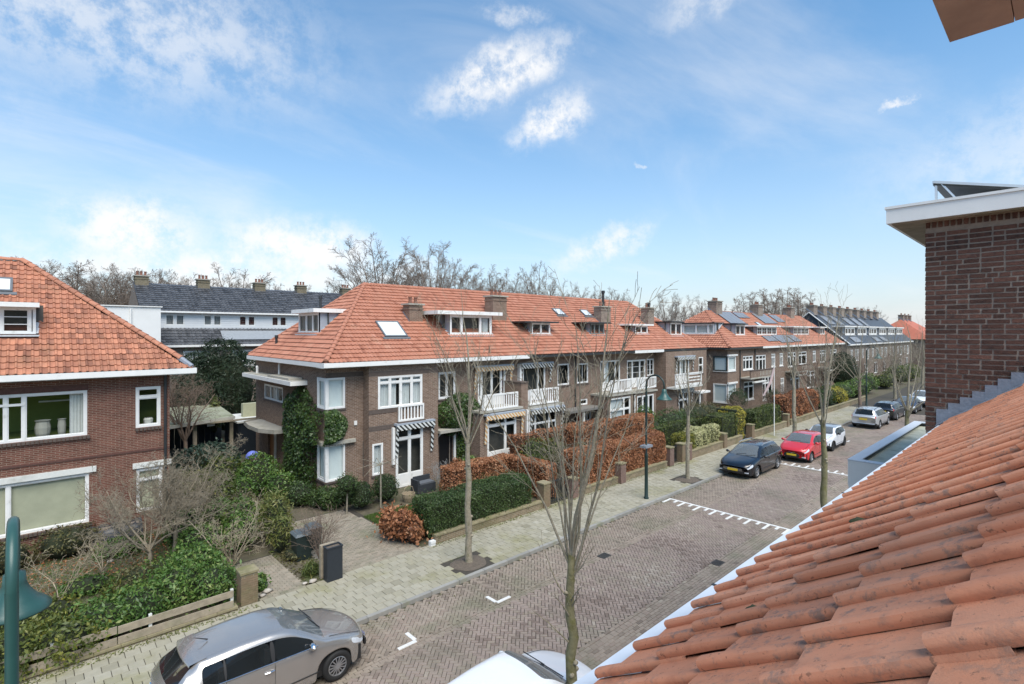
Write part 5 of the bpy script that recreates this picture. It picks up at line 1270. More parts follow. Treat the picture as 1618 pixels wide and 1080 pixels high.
def street_tree(label, x, y, zf, ztop, seed, r0=.13, nm=8, spread=.28, zb=0., mat=None, extra=0, low=None):
    rnd = random.Random(seed); out = []; lean = Vector((rnd.uniform(-.03,.03), rnd.uniform(-.03,.03), 1))
    n = 9; pts = [Vector((x,y,zb-.05))]; rad = [r0*1.35]
    for i in range(n):
        z = zb+(zf-zb)*(i+1)/n; pts.append(Vector((x+rnd.gauss(0,.02)+lean.x*(z-zb), y+rnd.gauss(0,.02)+lean.y*(z-zb), z))); rad.append(r0*(1.1-.38*(i+1)/n)*rnd.uniform(.95,1.07))
    for i in (3, 5, 6):      # old pruning collars
        rad[i] *= 1.1
    out.append((pts, rad, 0)); top = pts[-1]
    lead = dict(levels=3, seg=[7,5,4], wig=[.075,.12,.15], up=[.05,.07,.05], kids=[8,5,3], ang=[32,34,30], len=[.34,.42,.5], rk=[.45,.55,.6], rmin=.0042, taper=.14)
    lead['from'] = [.25,.2,.2]
    for k in range(nm):
        q = 2*math.pi*(k+rnd.random()*.6)/nm; sp = spread*rnd.uniform(.25,1.25); h = (ztop-zf)*rnd.uniform(.62,1.0)
        if k == 0: sp = .04; h = ztop-zf
        st = top-Vector((0,0,rnd.uniform(0,.6)*(k > 0))); sub = []
        grow(sub, st, (math.cos(q)*sp*1.6, math.sin(q)*sp*1.6, 1), h*(1+sp*.4), r0*(.55 if k == 0 else rnd.uniform(.2,.34)), 0, rnd, lead)
        out += [(a, b, l+1) for a, b, l in sub]
    for k in range(extra):
        q = rnd.uniform(0, 6.28); z = zb+(zf-zb)*rnd.uniform(.45,.95); sub = []
        grow(sub, (x+lean.x*z, y+lean.y*z, z), (math.cos(q)*.9, math.sin(q)*.9, 1), rnd.uniform(.7,1.5), .02, 0, rnd, dict(lead, levels=2, kids=[4]))
        out += [(a, b, l+1) for a, b, l in sub]
    t = tree_thing('street_tree', label, (x, y, zb), out, mat or BARK_G, BARK_P, 'young street trees without leaves')
    for k in range(7):           # pruning scars
        z = zb+(zf-zb)*rnd.uniform(.12,.97); q = rnd.uniform(0, 6.28); f = (z-zb)/(zf-zb)*n; i = min(n-1, int(f)); p = pts[i].lerp(pts[i+1], f-i); r_ = rad[i]*.92; dv = Vector((math.cos(q), math.sin(q), .45))
        MB().tube([p+dv*r_*.6, p+dv*(r_+.012), p+dv*(r_+.035)], [r_*.5, r_*.42, r_*.3], 7).build('knot', BARK_P, t, smooth=True)
    return t
street_tree('straight bare young street tree in a round soil pit by the green hedge', 10.46, 13.3, 4.1, 8.7, 3, .108, 9, .30, mat=BARK_P)
street_tree('nearest bare street tree with a mossy trunk dividing low beside the tiled roof', 7.42, 6.3, 3.35, 8.1, 18, .105, 11, .22, -.05, extra=7)
street_tree('bare young street tree in a soil pit beside the pale variegated hedge', 24.56, 13.25, 3.6, 6.5, 9, .10, 8, .42, mat=BARK_P)
street_tree('bare street tree with knobbly trunk between the black estate and the gutter', 22.6, 6.45, 4.1, 8.6, 14, .115, 8, .2, -.05, extra=1)
street_tree('bare street tree behind the red car next to a white pole', 40.1, 13.4, 4.4, 8.6, 21, .13, 7, .2, mat=BARK_P)
street_tree('bare street tree in front of the brick wall corner', 37.2, 6.4, 3.0, 8.0, 29, .13, 8, .36, -.05)
street_tree('bare brownish street tree past the copper hedge with a round crown', 57.5, 13.5, 3.2, 8.2, 33, .14, 10, .5, mat=BARK_B)
street_tree('far bare street tree beside the dark parked cars', 72.0, 13.5, 3.2, 8.4, 35, .14, 10, .42, mat=BARK_P)
street_tree('farthest bare street tree by the white car', 88.0, 13.5, 3.2, 8.4, 37, .14, 9, .4, mat=BARK_P)
street_tree('bare street tree rising over the near kerb far along', 54.0, 6.4, 3.0, 8.6, 39, .14, 9, .3, -.05)

street_tree('bare street tree over the dark parked cars on the near side', 69.0, 6.4, 3.0, 8.6, 43, .14, 9, .35, -.05)
street_tree('bare street tree where the far street narrows, brick wall beside it', 84.0, 6.5, 3.0, 8.8, 45, .14, 9, .35, -.05, mat=BARK_B)
street_tree('bare tree closing the far end of the street', 103.0, 13.0, 3.0, 9.0, 47, .15, 10, .5, mat=BARK_B)
# ---- bare trees behind the houses: a few grown trees, placed as individuals with their own turn and size
def big_tree(seed, H, style):
    """bare crown: limbs reach out to an egg-shaped outline, side branches and twigs fill it"""
    rnd = random.Random(seed); out = []
    rw, ch, cz, fork, nl = {'fan': (.32, .43, .57, .16, 32), 'round': (.38, .36, .62, .24, 32), 'pop': (.17, .50, .50, .06, 22)}[style]
    tr = [Vector((rnd.gauss(0,.004)*H, rnd.gauss(0,.004)*H, z*H)) for z in (-.01, fork*.5, fork, fork+.22, fork+.42)]
    out.append((tr, [H*.019, H*.016, H*.013, H*.008, H*.003], 0))
    for k in range(nl):
        zf = 1-1.35*(k+.5)/nl; q = k*2.39996+rnd.uniform(-.3,.3); r_ = math.sqrt(max(.02, 1-zf*zf)); e = rnd.uniform(.66, .98)
        T_ = Vector((math.cos(q)*r_*rw*e, math.sin(q)*r_*rw*e, cz+zf*ch*e))*H; st = Vector((0,0,(fork*rnd.uniform(.65,1.0)+.16*max(0, zf)*rnd.random())*H))
        mid = st.lerp(T_, .45)+Vector((0,0,.06*H))*(1 if style != 'pop' else .2)-Vector((T_.x,T_.y,0))*(.12 if style != 'pop' else .0)
        n = 7; pts = []
        for i_ in range(n+1):
            f = i_/n; p = st*(1-f)**2+mid*2*f*(1-f)+T_*f*f; w_ = .006*H*math.sin(math.pi*f); pts.append(p+Vector((rnd.gauss(0,w_), rnd.gauss(0,w_), rnd.gauss(0,w_*.6))))
        r0 = H*rnd.uniform(.0055,.0085); out.append((pts, [max(.02, r0*(1-.8*i_/n)) for i_ in range(n+1)], 1))
        nb_ = 12
        for b_i in range(nb_):
            f = .22+.78*(b_i+rnd.random())/nb_; i_ = min(n-1, int(f*n)); p = pts[i_].lerp(pts[i_+1], f*n-i_ if f < 1 else 1); d_ = (pts[i_+1]-pts[i_]).normalized()
            ax = d_.orthogonal().normalized(); ax.rotate(Matrix.Rotation(rnd.uniform(0,6.28), 3, d_)); d_.rotate(Matrix.Rotation(R(rnd.uniform(18,50)), 3, ax)); sub = []
            prm = dict(levels=3, seg=[4,3,1], wig=[.12,.15,.18], up=[.04 if style != 'pop' else .25,.02,.0], kids=[9,5], ang=[40,44], len=[.5,.55], rk=[.6,.7], rmin=.0115, taper=.45); prm['from'] = [.15,.15]
            grow(sub, p, d_, H*rnd.uniform(.09,.16)*(1.15-.45*f)*(1 if style != 'pop' else .8), max(.026, r0*.4*(1-.6*f)), 0, rnd, prm); out += [(x, y, l+2) for x, y, l in sub]
    t = MB(); c = MB()
    for p, r, l in out: (t if l < 2 else c).tube(p, r, 5 if l == 0 else (4 if l == 1 else 3), cap=False)
    return mesh_of(t, 'trunk', BARK_D, True), mesh_of(c, 'crown', BARK_D, True)
PROTO = {'fan': [big_tree(s, 18, 'fan') for s in (1, 2)], 'round': [big_tree(s, 16, 'round') for s in (4,)], 'pop': [big_tree(s, 16, 'pop') for s in (7,)]}
def far_tree(label, x, y, h, style, k, wide=1., group='bare trees behind the houses'):
    H0 = {'fan': 18, 'round': 16, 'pop': 16}[style]; t = thing('bare_tree', label, 'tree', (x, y, 0), group); s = h/H0*.98; wide *= 1.12; rz = rng.uniform(0, 6.28)
    for nm, me in zip(('trunk', 'crown'), PROTO[style][k % len(PROTO[style])]): piece(nm, me, t, (x, y, 0), (0,0,rz), (s*wide, s*wide, s))
far_tree('bare tree above the left hip of the red brick house roof', 4.4, 98, 19.0, 'round', 0, 1.25)
far_tree('dense bare tree behind the leftmost dark roof chimney', 10.2, 90, 17.5, 'round', 1, 1.15)
far_tree('bare tree just right of the leftmost dark roof chimney', 12.5, 96, 18.5, 'round', 0, .9)
far_tree('bare tree between the first two chimneys of the dark roof', 17, 88, 17.3, 'round', 1, .9)
far_tree('bare round tree behind the second chimney of the dark roof', 22, 82, 17.8, 'fan', 0, 1.1)
far_tree('small bare tree behind the third chimney of the dark roof', 29, 78, 15.2, 'round', 0, .8)
far_tree('bare small tree against the left slope of the terrace roof', 33, 72, 15.5, 'round', 1, .7)
far_tree('tall fan-shaped bare tree, left of the pair over the terrace ridge', 37.6, 68, 22.0, 'fan', 1, 1.05)
far_tree('tall fan-shaped bare tree, right of the pair over the terrace ridge', 43.0, 62.5, 21.5, 'fan', 0, .95)
far_tree('bare tree behind the three-pot chimney of the terrace', 49.5, 56.5, 17.8, 'round', 1, .9)
far_tree('bare tree right of the three-pot chimney, touching its neighbour', 54, 52.5, 18.0, 'fan', 1, .8)
far_tree('low bare tree above the right end of the terrace ridge', 62, 46, 15.0, 'round', 0, .8)
far_tree('bare rounded tree over the gap between the terraces', 73, 42, 14.6, 'fan', 0, .8)
far_tree('bare tree over the hip of the solar terrace', 80, 40, 13.8, 'round', 1, .7)
for i, (x, y, h) in enumerate(((91,38,16.4),(95,36,17.2),(99.5,34.5,17.6),(104,33.5,17.0))):
    far_tree(['leftmost', 'second from left', 'second from right', 'rightmost'][i]+' of the upright poplars massed behind the solar roof', x, y, h, 'pop', i, 1.4, 'poplar clump')
far_tree('faint far tree near the brick wall corner', 142, 24.5+8, 14.5, 'round', 0, .8)
far_tree('bare tree at the picture left edge rising over the orange roof', -15.8, 66, 18.2, 'round', 1, 1.0)

far_tree('bare tree at the very left behind the orange roof slope', -2.5, 92, 18.4, 'round', 1, 1.1)
far_tree('bare tree above the white rendered wall', 7.4, 97, 17.6, 'fan', 0, 1.1)
far_tree('bare tree left of the second chimney of the dark roof', 15.0, 92, 16.4, 'fan', 1, 1.1)
far_tree('bare tree between the second and third chimneys of the dark roof', 25.5, 84, 16.2, 'round', 0, .9)
far_tree('bare tree between the tall pair and the three-pot chimney', 46.3, 60, 16.5, 'round', 0, .8)
far_tree('bare tree above the flue of the terrace', 58.5, 50, 15.4, 'fan', 1, .8)
# ---- left front garden
rnd_ = random.Random(77)
def twiggy(name, label, base, seed, H, W, n0, mat, r0=.06, lv=4, cat='tree', kids=(9,7,5), zf=.5, wig=.16, up=.04, trunkmat=None):
    rnd = random.Random(seed); out = []; x, y, z = base
    if zf > .05: out.append(([Vector((x,y,z-.05)), Vector((x+.03,y,z+zf*.5)), Vector((x,y+.02,z+zf))], [r0*1.2, r0, r0*.95], 0))
    prm = dict(levels=lv, seg=[5,4,3,3], wig=[wig,wig*1.2,wig*1.5,.3], up=[up,.03,.02,.0], kids=list(kids), ang=[42,45,48,50], len=[.5,.5,.5,.5], rk=[.5,.55,.6,.6], rmin=.004, taper=.25)
    prm['from'] = [.25,.2,.15,.15]
    for k in range(n0):
        q = 2*math.pi*(k+rnd.random()*.7)/n0; sp = W/H*rnd.uniform(.5,1.2); sub = []
        grow(sub, (x,y,z+max(zf-.1,0)*rnd.uniform(.7,1)), (math.cos(q)*sp, math.sin(q)*sp, 1), H*rnd.uniform(.75,1.1)*math.sqrt(1+sp*sp)*.8, r0*rnd.uniform(.4,.65), 0, rnd, prm)
        out += [(a, b, l+1) for a, b, l in sub]
    return tree_thing(name, label, base, out, trunkmat or mat, mat, cat=cat)
TWG = simple('grey_olive_twig', (.25,.21,.15), .9, .25, 6)
twiggy('garden_tree', 'wide twiggy bare tree growing left in front of the narrow window', (2.75, 19.9, 0), 5, 2.2, 2.1, 8, TWG, .065, 4, kids=(9,8,6), zf=.75)
twiggy('garden_tree', 'wide twiggy bare tree growing right in front of the house corner', (3.6, 20.8, 0), 6, 2.6, 2.2, 9, TWG, .07, 4, kids=(10,8,6), zf=.9)
twiggy('pale_shrub', 'pale beige leafless shrub beside the garden path', (4.72, 18.2, 0), 8, 2.0, 1.25, 9, TWIGP, .045, 4, 'shrub', kids=(6,5,3), zf=.05)
twiggy('sapling', 'low spreading leafless sapling under the wide ground floor window', (.55, 18.6, 0), 12, 1.5, 1.5, 6, TWIGP, .03, 3, 'shrub', kids=(6,5,3), zf=.35)
twiggy('sapling', 'small grey leafless bush between sapling and laurels', (1.6, 20.2, 0), 13, 1.3, 1.2, 6, TWIGP, .03, 3, 'shrub', kids=(6,5,3), zf=.3)
twiggy('rust_bush', 'brown leafless bush beside the black planter', (7.0, 16.9, 0), 15, 1.75, .75, 16, BARK_B, .02, 3, 'shrub', kids=(7,4,3), zf=.02, wig=.08)
twiggy('grey_bush', 'tangled grey leafless bush at the terrace french door', (14.6, 20.6, 0), 16, 1.0, 1.3, 12, simple('silver_twig', (.26,.26,.25), .9, .2), .03, 4, 'shrub', kids=(6,4,3), zf=.05)
twiggy('background_tree', 'brownish bare tree leaning over the carport roof', (6.3, 33.5, 0), 17, 3.6, 2.2, 9, BARK_B, .10, 4, kids=(9,7,5), zf=1.6)
bush('laurel_hedge', 'glossy green laurel bushes behind the timber fence', 'shrub', [((3.7,16.3,.45),(.65,.75,.55)),((3.0,16.6,.5),(.7,.8,.65)),((2.1,16.4,.4),(.75,.8,.55)),((1.3,16.3,.38),(.7,.75,.5)),((3.5,17.5,.55),(.75,.7,.65)),((2.5,17.6,.3),(.7,.5,.45))], 14000, .105, LAUREL, W=.042, rough=.22, loose=.25)
bush('laurel_hedge', 'yellowish green laurel bush at the street lamp', 'shrub', [((.5,15.8,.35),(.65,.65,.55)),((-.4,15.8,.4),(.75,.7,.6)),((-1.5,15.9,.4),(.9,.7,.6))], 9000, .10, HEDGEY, W=.045, rough=.22, loose=.3, mean=.45)
bush('green_shrub', 'broad green shrub between garden trees and pale shrub', 'shrub', [((4.2,19.8,.4),(.75,.9,.7)),((4.0,21.6,.4),(.6,.8,.8))], 3500, .10, LAUREL, mean=.4)
bush('green_shrub', 'leafy green shrub at the carport entrance', 'shrub', [((6.4,29.0,.9),(1.5,1.2,1.1))], 3000, .14, BLUEG, mean=.4)
bush('green_shrub', 'bright green shrub left of the porch, tallest in the side garden', 'shrub', [((7.7,25.6,.8),(1.0,1.2,1.05)),((8.2,24.2,.5),(.7,.8,.8)),((6.8,24.8,.5),(.6,.8,.7))], 5000, .11, LAUREL, mean=.45)
bush('green_shrub', 'low dark shrub at the foot of the brick corner', 'shrub', [((8.6,22.9,.4),(.6,.8,.6)),((9.3,21.9,.35),(.7,.5,.5))], 3000, .09, HEDGEG)
bush('bamboo', 'yellow green bamboo clump beside the bins', 'plant', [((6.35,19.0,.9),(.45,.6,.95)),((6.5,20.0,.8),(.4,.5,.85)),((6.25,18.3,.6),(.35,.4,.7))], 3500, .16, BAMBOO, W=.03, jit=1.2, loose=.4)
bush('green_shrub', 'small green tuft beside the brick pillar', 'plant', [((4.85,16.15,.15),(.28,.3,.3))], 700, .13, LAUREL, W=.05)
bush('green_shrub', 'small bright tuft at the stones by the planter', 'plant', [((6.35,16.0,.12),(.25,.22,.26))], 700, .22, BAMBOO, W=.02, mean=.2, jit=1.3)
bush('green_shrub', 'strap-leaved green plant among leaf litter', 'plant', [((1.75,18.6,.14),(.3,.3,.28))], 400, .3, HEDGEY, W=.04, mean=.4, jit=1.3)
bush('dark_shrub', 'dark brown-green shrub under the wide ground floor window', 'shrub', [((.9,22.9,.45),(.9,.6,.6)),((-.8,22.7,.4),(1.0,.6,.55))], 2600, .09, OLIVEB)
bush('dark_shrub', 'low olive ground plants along the garden path', 'shrub', [((6.2,21.6,.3),(.5,1.2,.4)),((6.4,17.6,.12),(.35,.5,.2)),((6.45,22.9,.4),(.5,.8,.5))], 2600, .09, OLIVEB, mean=.6)
bush('conifer', 'dark evergreen conifer behind the carport', 'tree', [((10.3,41.5,3.2),(2.4,2.2,3.6)),((8.6,41,2.6),(2.0,1.8,3.1))], 18000, .26, YEW, W=.06, rough=.25, loose=.3)
bush('conifer', 'slim bright green columnar conifer by the carport', 'tree', [((8.9,38.5,1.9),(.35,.35,1.4))], 900, .14, HEDGEY, mean=.3)
bush('green_shrub', 'bright leafy bush between the lamp and the sapling', 'shrub', [((-.6,17.6,.4),(.9,.7,.65)),((.4,17.5,.3),(.6,.5,.5))], 2600, .10, HEDGEY, mean=.35, loose=.3)
bush('dark_shrub', 'rusty leaved bush tucked behind the laurels', 'shrub', [((2.2,17.9,.5),(.5,.4,.45))], 700, .09, OLIVEB, mean=.6, loose=.3)
twiggy('pale_shrub', 'tan leafless bush crowding the narrow ground floor window', (4.3, 22.6, 0), 19, 2.3, 1.4, 14, TWG, .04, 4, 'shrub', kids=(7,6,4), zf=.05)
bush('green_shrub', 'fresh green bush standing where the garden path turns', 'shrub', [((5.3,19.6,.55),(.6,.7,.7)),((5.7,20.8,.6),(.7,.8,.8)),((5.2,21.9,.5),(.6,.7,.7))], 5200, .10, LAUREL, mean=.5, loose=.25)
bush('green_shrub', 'tall mixed green shrub before the carport entrance', 'shrub', [((5.4,23.6,.8),(.9,.9,1.0)),((6.4,26.6,.8),(.9,.9,1.0)),((4.9,25.6,.7),(.8,.9,.9))], 6000, .12, HEDGEY, mean=.25, loose=.25)
bush('green_shrub', 'low green ground plants before the garden trees', 'shrub', [((3.2,19.1,.2),(.8,.5,.35)),((1.2,19.4,.15),(.7,.5,.28)),((2.2,21.9,.2),(.7,.6,.35))], 2600, .10, LAUREL, mean=.45, loose=.3)
# ---- side garden of the corner house
def ivy(name, label, parent_base, fr, fn, n, u0, u1, v0, v1, th, L, mat, cat='plant'):
    t = thing(name, label, cat, parent_base); P = []; Nn = []
    while len(P) < n:
        u, v = nr.uniform(u0, u1), nr.uniform(v0, v1); q = fn(u, v)
        if q <= 0: continue
        w = th*min(1, q*1.6)*(.45+.55*nr.rand())+.02; P.append(fr.p(u, v, w)); Nn.append(tuple(fr.N*.8+Vector((0,0,.5))))
    P = np.array(P); Nn = np.array(Nn); P += fbm(P, 1.6, u0)[:,None]*Nn*.12
    quads_mesh('leaves', leaf_quads(P, Nn, L, L*.7, .55), tints(n, P, u0, 1.6), mat, t)
    m = MB()
    for k in range(5):
        u = u0+(u1-u0)*(.3+.1*k); m.tube([fr.p(u, max(0, v0), .04), fr.p(u+.1*math.sin(k), (v0+v1)/2, .05), fr.p(u-.15*math.cos(k), v1*.85, .04)], [.03,.02,.008], 5)
    m.build('stems', BARK_D, t); return t
def ivf(u, v):
    e = .3*mnoise.noise(Vector((u*1.3, v*1.3, 2)))
    hi = 5.05-abs(u-25.3)*.45
    lo = -.2
    return min((u-23.5)*1.0+e+(1.3 if 2.5 < v < 3.9 else 0), (27.3-u)*.8+e-(max(0, v-4)*.6), (hi-v)+e, 1)
ivy('ivy', 'thick dark ivy covering the side wall around the corner window', (9.6,25,0), SA, ivf, 9000, 22.7, 27.3, .3, 5.1, .55, .11, IVY)
def ivf2(u, v):
    e = .35*mnoise.noise(Vector((u*1.5, v*1.5, 7))); return min(1, 1.15-((u-9.75)/.85)**2-((v-3.25)/.75)**2+e*.9)
ivy('ivy', 'ivy mass spreading below the upper corner window on the front wall', (10,22.6,2.5), F, ivf2, 4200, 9.5, 10.9, 2.4, 4.0, .45, .11, IVY)
def ivf3(u, v):
    e = .3*mnoise.noise(Vector((u*1.5, v*1.5, 4))); r = ((u-17.0)/1.45)**2+((v-3.1)/1.15)**2
    return max(min(1, 1.0-r+e), min((u-16.85), (17.75-u), 3-v)*1.2+e*.5)
ivy('ivy', 'evergreen climber over the dark doorway', (17,22.6,0), F, ivf3, 6000, 15.5, 18.5, .4, 4.4, .8, .11, IVY)
def standard(label, x, y, h, r, mat):
    t = bush('topiary', label, 'tree', [((x,y,h),(r,r,r*.85))], 1400, .07, mat, low=-1, rough=.12, base=(x,y,0)); MB().tube([(x,y,0),(x+.02,y,h*.6),(x,y,h)], [.04,.035,.03], 6).build('trunk', BARK_P, t)
standard('small ball-headed tree on a thin stem below the corner window', 9.55, 20.3, 1.25, .48, HEDGEG)
bush('topiary', 'dark clipped round bush left of the sapling stake', 'shrub', [((10.3,20.5,.55),(.55,.55,.62))], 2600, .06, HEDGEG, mean=.25, rough=.06)
bush('topiary', 'dark clipped round bush right of the sapling stake', 'shrub', [((11.5,20.6,.6),(.6,.6,.68))], 2600, .06, HEDGEG, mean=.25, rough=.06)
hedge('green_shrubs', 'low dense evergreen shrubs under the lower corner window', 'shrub', (8.9,10.9,21.2,22.3,0,.75), 4500, .09, HEDGEG, rough=.2, depth=.07, r=.3, mean=.5)
rnd = random.Random(41); out = []
out.append(([Vector((10.85,19.85,-.05)), Vector((10.86,19.86,1.0)), Vector((10.85,19.85,1.95))], [.045,.04,.035], 0))
for k in range(9):
    q = k*.7; out.append(([Vector((10.85,19.85,1.9)), Vector((10.85+math.cos(q)*.5,19.85+math.sin(q)*.5,2.0+.1*math.sin(k))), Vector((10.85+math.cos(q)*1.0,19.85+math.sin(q)*1.0,1.85+.25*math.cos(k*2)))], [.02,.012,.006], 1))
tree_thing('espalier_tree', 'thin young tree with flat trained branches before the french door', (10.85,19.85,0), out, BARK_P, BARK_P)
bush('copper_shrub', 'bushy copper-leaved shrub at the driveway corner', 'shrub', [((9.75,16.35,.55),(.5,.45,.65)),((10.0,15.9,.4),(.38,.35,.5)),((9.6,16.9,.5),(.4,.4,.6))], 3600, .11, COPPER, COREB, W=.07, rough=.25, loose=.2)
hedge('green_hedge', 'dark green clipped hedge on a low brick wall along the pavement', 'hedge', (10.35,15.55,15.42,16.75,.12,1.42), 30000, .055, HEDGEG, rough=.10, depth=.05, mean=.5, r=.25, loose=.12)
hedge('copper_hedge', 'low copper beech hedge behind the dark green hedge', 'hedge', (13.4,17.4,18.3,19.3,0,1.55), 11000, .075, COPPER, COREB, rough=.08, W=.05, mean=.55)
hedge('copper_hedge', 'short copper beech hedge running back from the brick gate pillar', 'hedge', (16.75,17.5,15.75,18.3,0,1.6), 8500, .075, COPPER, COREB, rough=.08, W=.05)
hedge('copper_hedge', 'long copper beech hedge along the pavement beside the lamp post', 'hedge', (18.4,26.2,15.4,16.5,.15,1.95), 30000, .075, COPPER, COREB, rough=.09, W=.05, r=.25)
hedge('copper_hedge', 'taller copper beech hedge set back behind the lamp post', 'hedge', (21.0,28.6,17.6,18.7,.1,2.45), 23000, .075, COPPER, COREB, rough=.09, W=.05, mean=.5, r=.25)
hedge('copper_hedge', 'copper beech hedge crossing the gardens in front of the orange door', 'hedge', (18.4,27.0,19.6,20.3,.1,2.1), 9000, .075, COPPER, COREB, rough=.09, W=.05, mean=.5)
bush('green_shrub', 'yellow green bush before the striped ground floor awning', 'shrub', [((19.6,19.4,.95),(.95,.9,1.0)),((20.9,19.0,.85),(.9,.9,.95)),((18.7,18.4,.6),(.7,.8,.8))], 5200, .09, HEDGEY, mean=.3)
bush('green_shrub', 'dark green bush inside the copper hedges', 'shrub', [((20.8,17.1,.9),(.5,.5,1.0))], 1400, .09, HEDGEG)
bush('copper_shrub', 'small russet and green shrub by the dark doorway', 'shrub', [((15.6,20.9,.6),(.4,.4,.6))], 1000, .10, COPPER, COREB, W=.05)
bush('green_shrub', 'small glossy green shrub by the dark doorway', 'shrub', [((16.1,20.4,.7),(.5,.5,.65))], 1200, .10, LAUREL)
twiggy('leafless_shrub', 'leafless tangled shrub before the awning bush', (19.6,17.3,0), 51, 1.9, 1.3, 12, TWG, .04, 4, 'shrub', kids=(6,5,3), zf=.05)
# ---- gardens further along
bush('green_shrub', 'dark green shrub mass before the white boarded balcony', 'shrub', [((29.8,18.9,.8),(1.6,1.3,1.2)),((32.5,18.8,.9),(1.6,1.2,1.3)),((35.3,19.2,.8),(1.5,1.2,1.2))], 7000, .10, HEDGEG, mean=.55, loose=.2)
bush('green_shrub', 'brighter green bush below the bell lamp', 'shrub', [((31.6,20.3,1.2),(.9,.8,1.1))], 1800, .10, LAUREL)
bush('brown_shrub', 'wide brown-olive bush behind the golden hedge', 'shrub', [((36.6,19.2,1.0),(1.8,1.3,1.2)),((39.5,19.5,.9),(1.6,1.3,1.1))], 5000, .09, OLIVEB, loose=.3)
hedge('olive_hedge', 'long olive green hedge between the front gardens', 'hedge', (28.0,34.5,17.3,18.0,0,1.6), 6500, .08, HEDGEY, rough=.12, mean=.2)
hedge('cream_hedge', 'cream variegated hedge on a low wall by the black estate', 'hedge', (29.6,32.9,15.45,16.5,.2,1.5), 7500, .09, CREAM, rough=.2, r=.35, mean=.55)
hedge('golden_hedge', 'small yellow green hedge next to the thin street tree pit', 'hedge', (28.2,29.6,15.45,16.3,.3,1.4), 2600, .08, HEDGEY, rough=.1, mean=.75)
hedge('privet_hedge', 'rounded olive green hedge left of the golden hedge', 'hedge', (33.2,35.4,15.4,17.0,0,2.05), 7500, .07, HEDGEY, rough=.16, r=.5, mean=.25)
hedge('golden_hedge', 'tall rounded golden yellow hedge', 'hedge', (35.3,37.0,15.4,17.1,0,2.3), 7000, .08, GOLD, rough=.2, r=.55, mean=.5)
hedge('green_hedge', 'green hedge with reddish top behind the red car', 'hedge', (38.4,43.4,15.4,16.5,.15,1.75), 7500, .09, HEDGEY, rough=.12, mean=.22)
hedge('copper_hedge', 'copper beech hedge past the white pole', 'hedge', (45.0,53.0,15.5,16.9,.1,2.3), 9000, .12, COPPER, COREB, rough=.2, r=.4, W=.08, mean=.35)
bush('topiary', 'dark rounded evergreen before the second terrace', 'shrub', [((47.2,20.6,1.3),(1.0,.9,1.15))], 2200, .08, HEDGEG, mean=.25, rough=.05)
bush('dark_shrub', 'low evergreen beside the second terrace wall', 'shrub', [((54.0,19.9,.9),(.9,.9,1.0))], 1500, .09, HEDGEG, mean=.25)
for k, (x, y, h, w_) in enumerate(((43.6,18.6,2.3,1.6),(50.3,18.8,2.6,1.8),(55.5,19.2,2.6,1.8))):
    twiggy('leafless_shrub', ['purplish leafless shrub near the dark rounded evergreen', 'reddish leafless shrub before the brick balcony', 'reddish leafless shrub beside the low evergreen'][k], (x,y,0), 61+k, h, w_, 14, BARK_B, .04, 4, 'shrub', kids=(7,5,3), zf=.05)
bush('green_shrub', 'dark evergreen bushes past the copper hedge', 'shrub', [((55.5,16.8,.9),(1.4,1.0,1.2)),((57.8,16.6,1.0),(1.3,1.0,1.2))], 3000, .12, HEDGEG)
bush('golden_shrub', 'bright yellow bush near the silver estate', 'shrub', [((61.0,16.3,.9),(1.4,.9,1.0))], 1800, .13, GOLD)
bush('green_shrub', 'fresh green bushes behind the dark parked cars', 'shrub', [((70,16.8,1.0),(2.5,1.2,1.2)),((75,17,1.2),(2.5,1.2,1.3)),((66,17.2,.9),(2.0,1.2,1.1))], 5000, .15, LAUREL, mean=.5)
bush('conifer', 'dark evergreen tree before the dark gabled row', 'tree', [((77,20.0,2.4),(1.9,1.8,2.6))], 4500, .2, YEW, W=.07)
bush('green_shrub', 'mixed hedge plants at the end of the street', 'shrub', [((84,16.8,1.0),(3,1.2,1.2)),((92,17,1.3),(3,1.4,1.5)),((100,17,1.2),(4,1.4,1.4))], 4500, .18, HEDGEY, mean=.3)
for k, (x, y, h, w_) in enumerate(((64,19.5,4.6,2.2),(82,19,4.5,2.4),(95,19,5,2.6),(105,18,5.5,3),(118,15,6,3))):
    twiggy('leafless_tree', ['brown leafless garden tree before the solar terrace', 'leafless garden tree left of the dark evergreen tree', 'leafless garden tree before the dark gabled row', 'reddish leafless tree near the street end', 'farthest leafless garden tree closing the street'][k], (x,y,0), 71+k, h, w_, 12, BARK_B, .09, 4, 'tree', kids=(7,6,4), zf=.8)
# grass and leaf litter
GRASS = leafmat('grass_blade', [(.05,.09,.015),(.08,.14,.02),(.12,.19,.03)], .6)
def grass(label, x0, x1, y0, y1, n, h=.07, mat=GRASS, cat='grass'):
    P = np.stack([nr.uniform(x0,x1,n), nr.uniform(y0,y1,n), np.full(n,-.02)], 1); a = nr.uniform(0,6.28,n); w_ = .006; hh = h*nr.uniform(.5,1.3,n)
    d = np.stack([np.cos(a)*w_, np.sin(a)*w_, np.zeros(n)], 1); t_ = np.stack([nr.normal(0,.025,n), nr.normal(0,.025,n), hh], 1)
    o = quads_mesh('lawn', np.stack([P-d, P+d, P+t_+d*.3, P+t_-d*.3], 1), tints(n, P, 1., 2), mat, None, 'stuff'); tag(o, label, cat)
grass('short bright lawn between driveway and green hedge', 9.9, 13.2, 16.9, 19.6, 26000)
grass('thin moss and grass before the red brick house', -2, 4.2, 18.3, 23.4, 18000, .05)
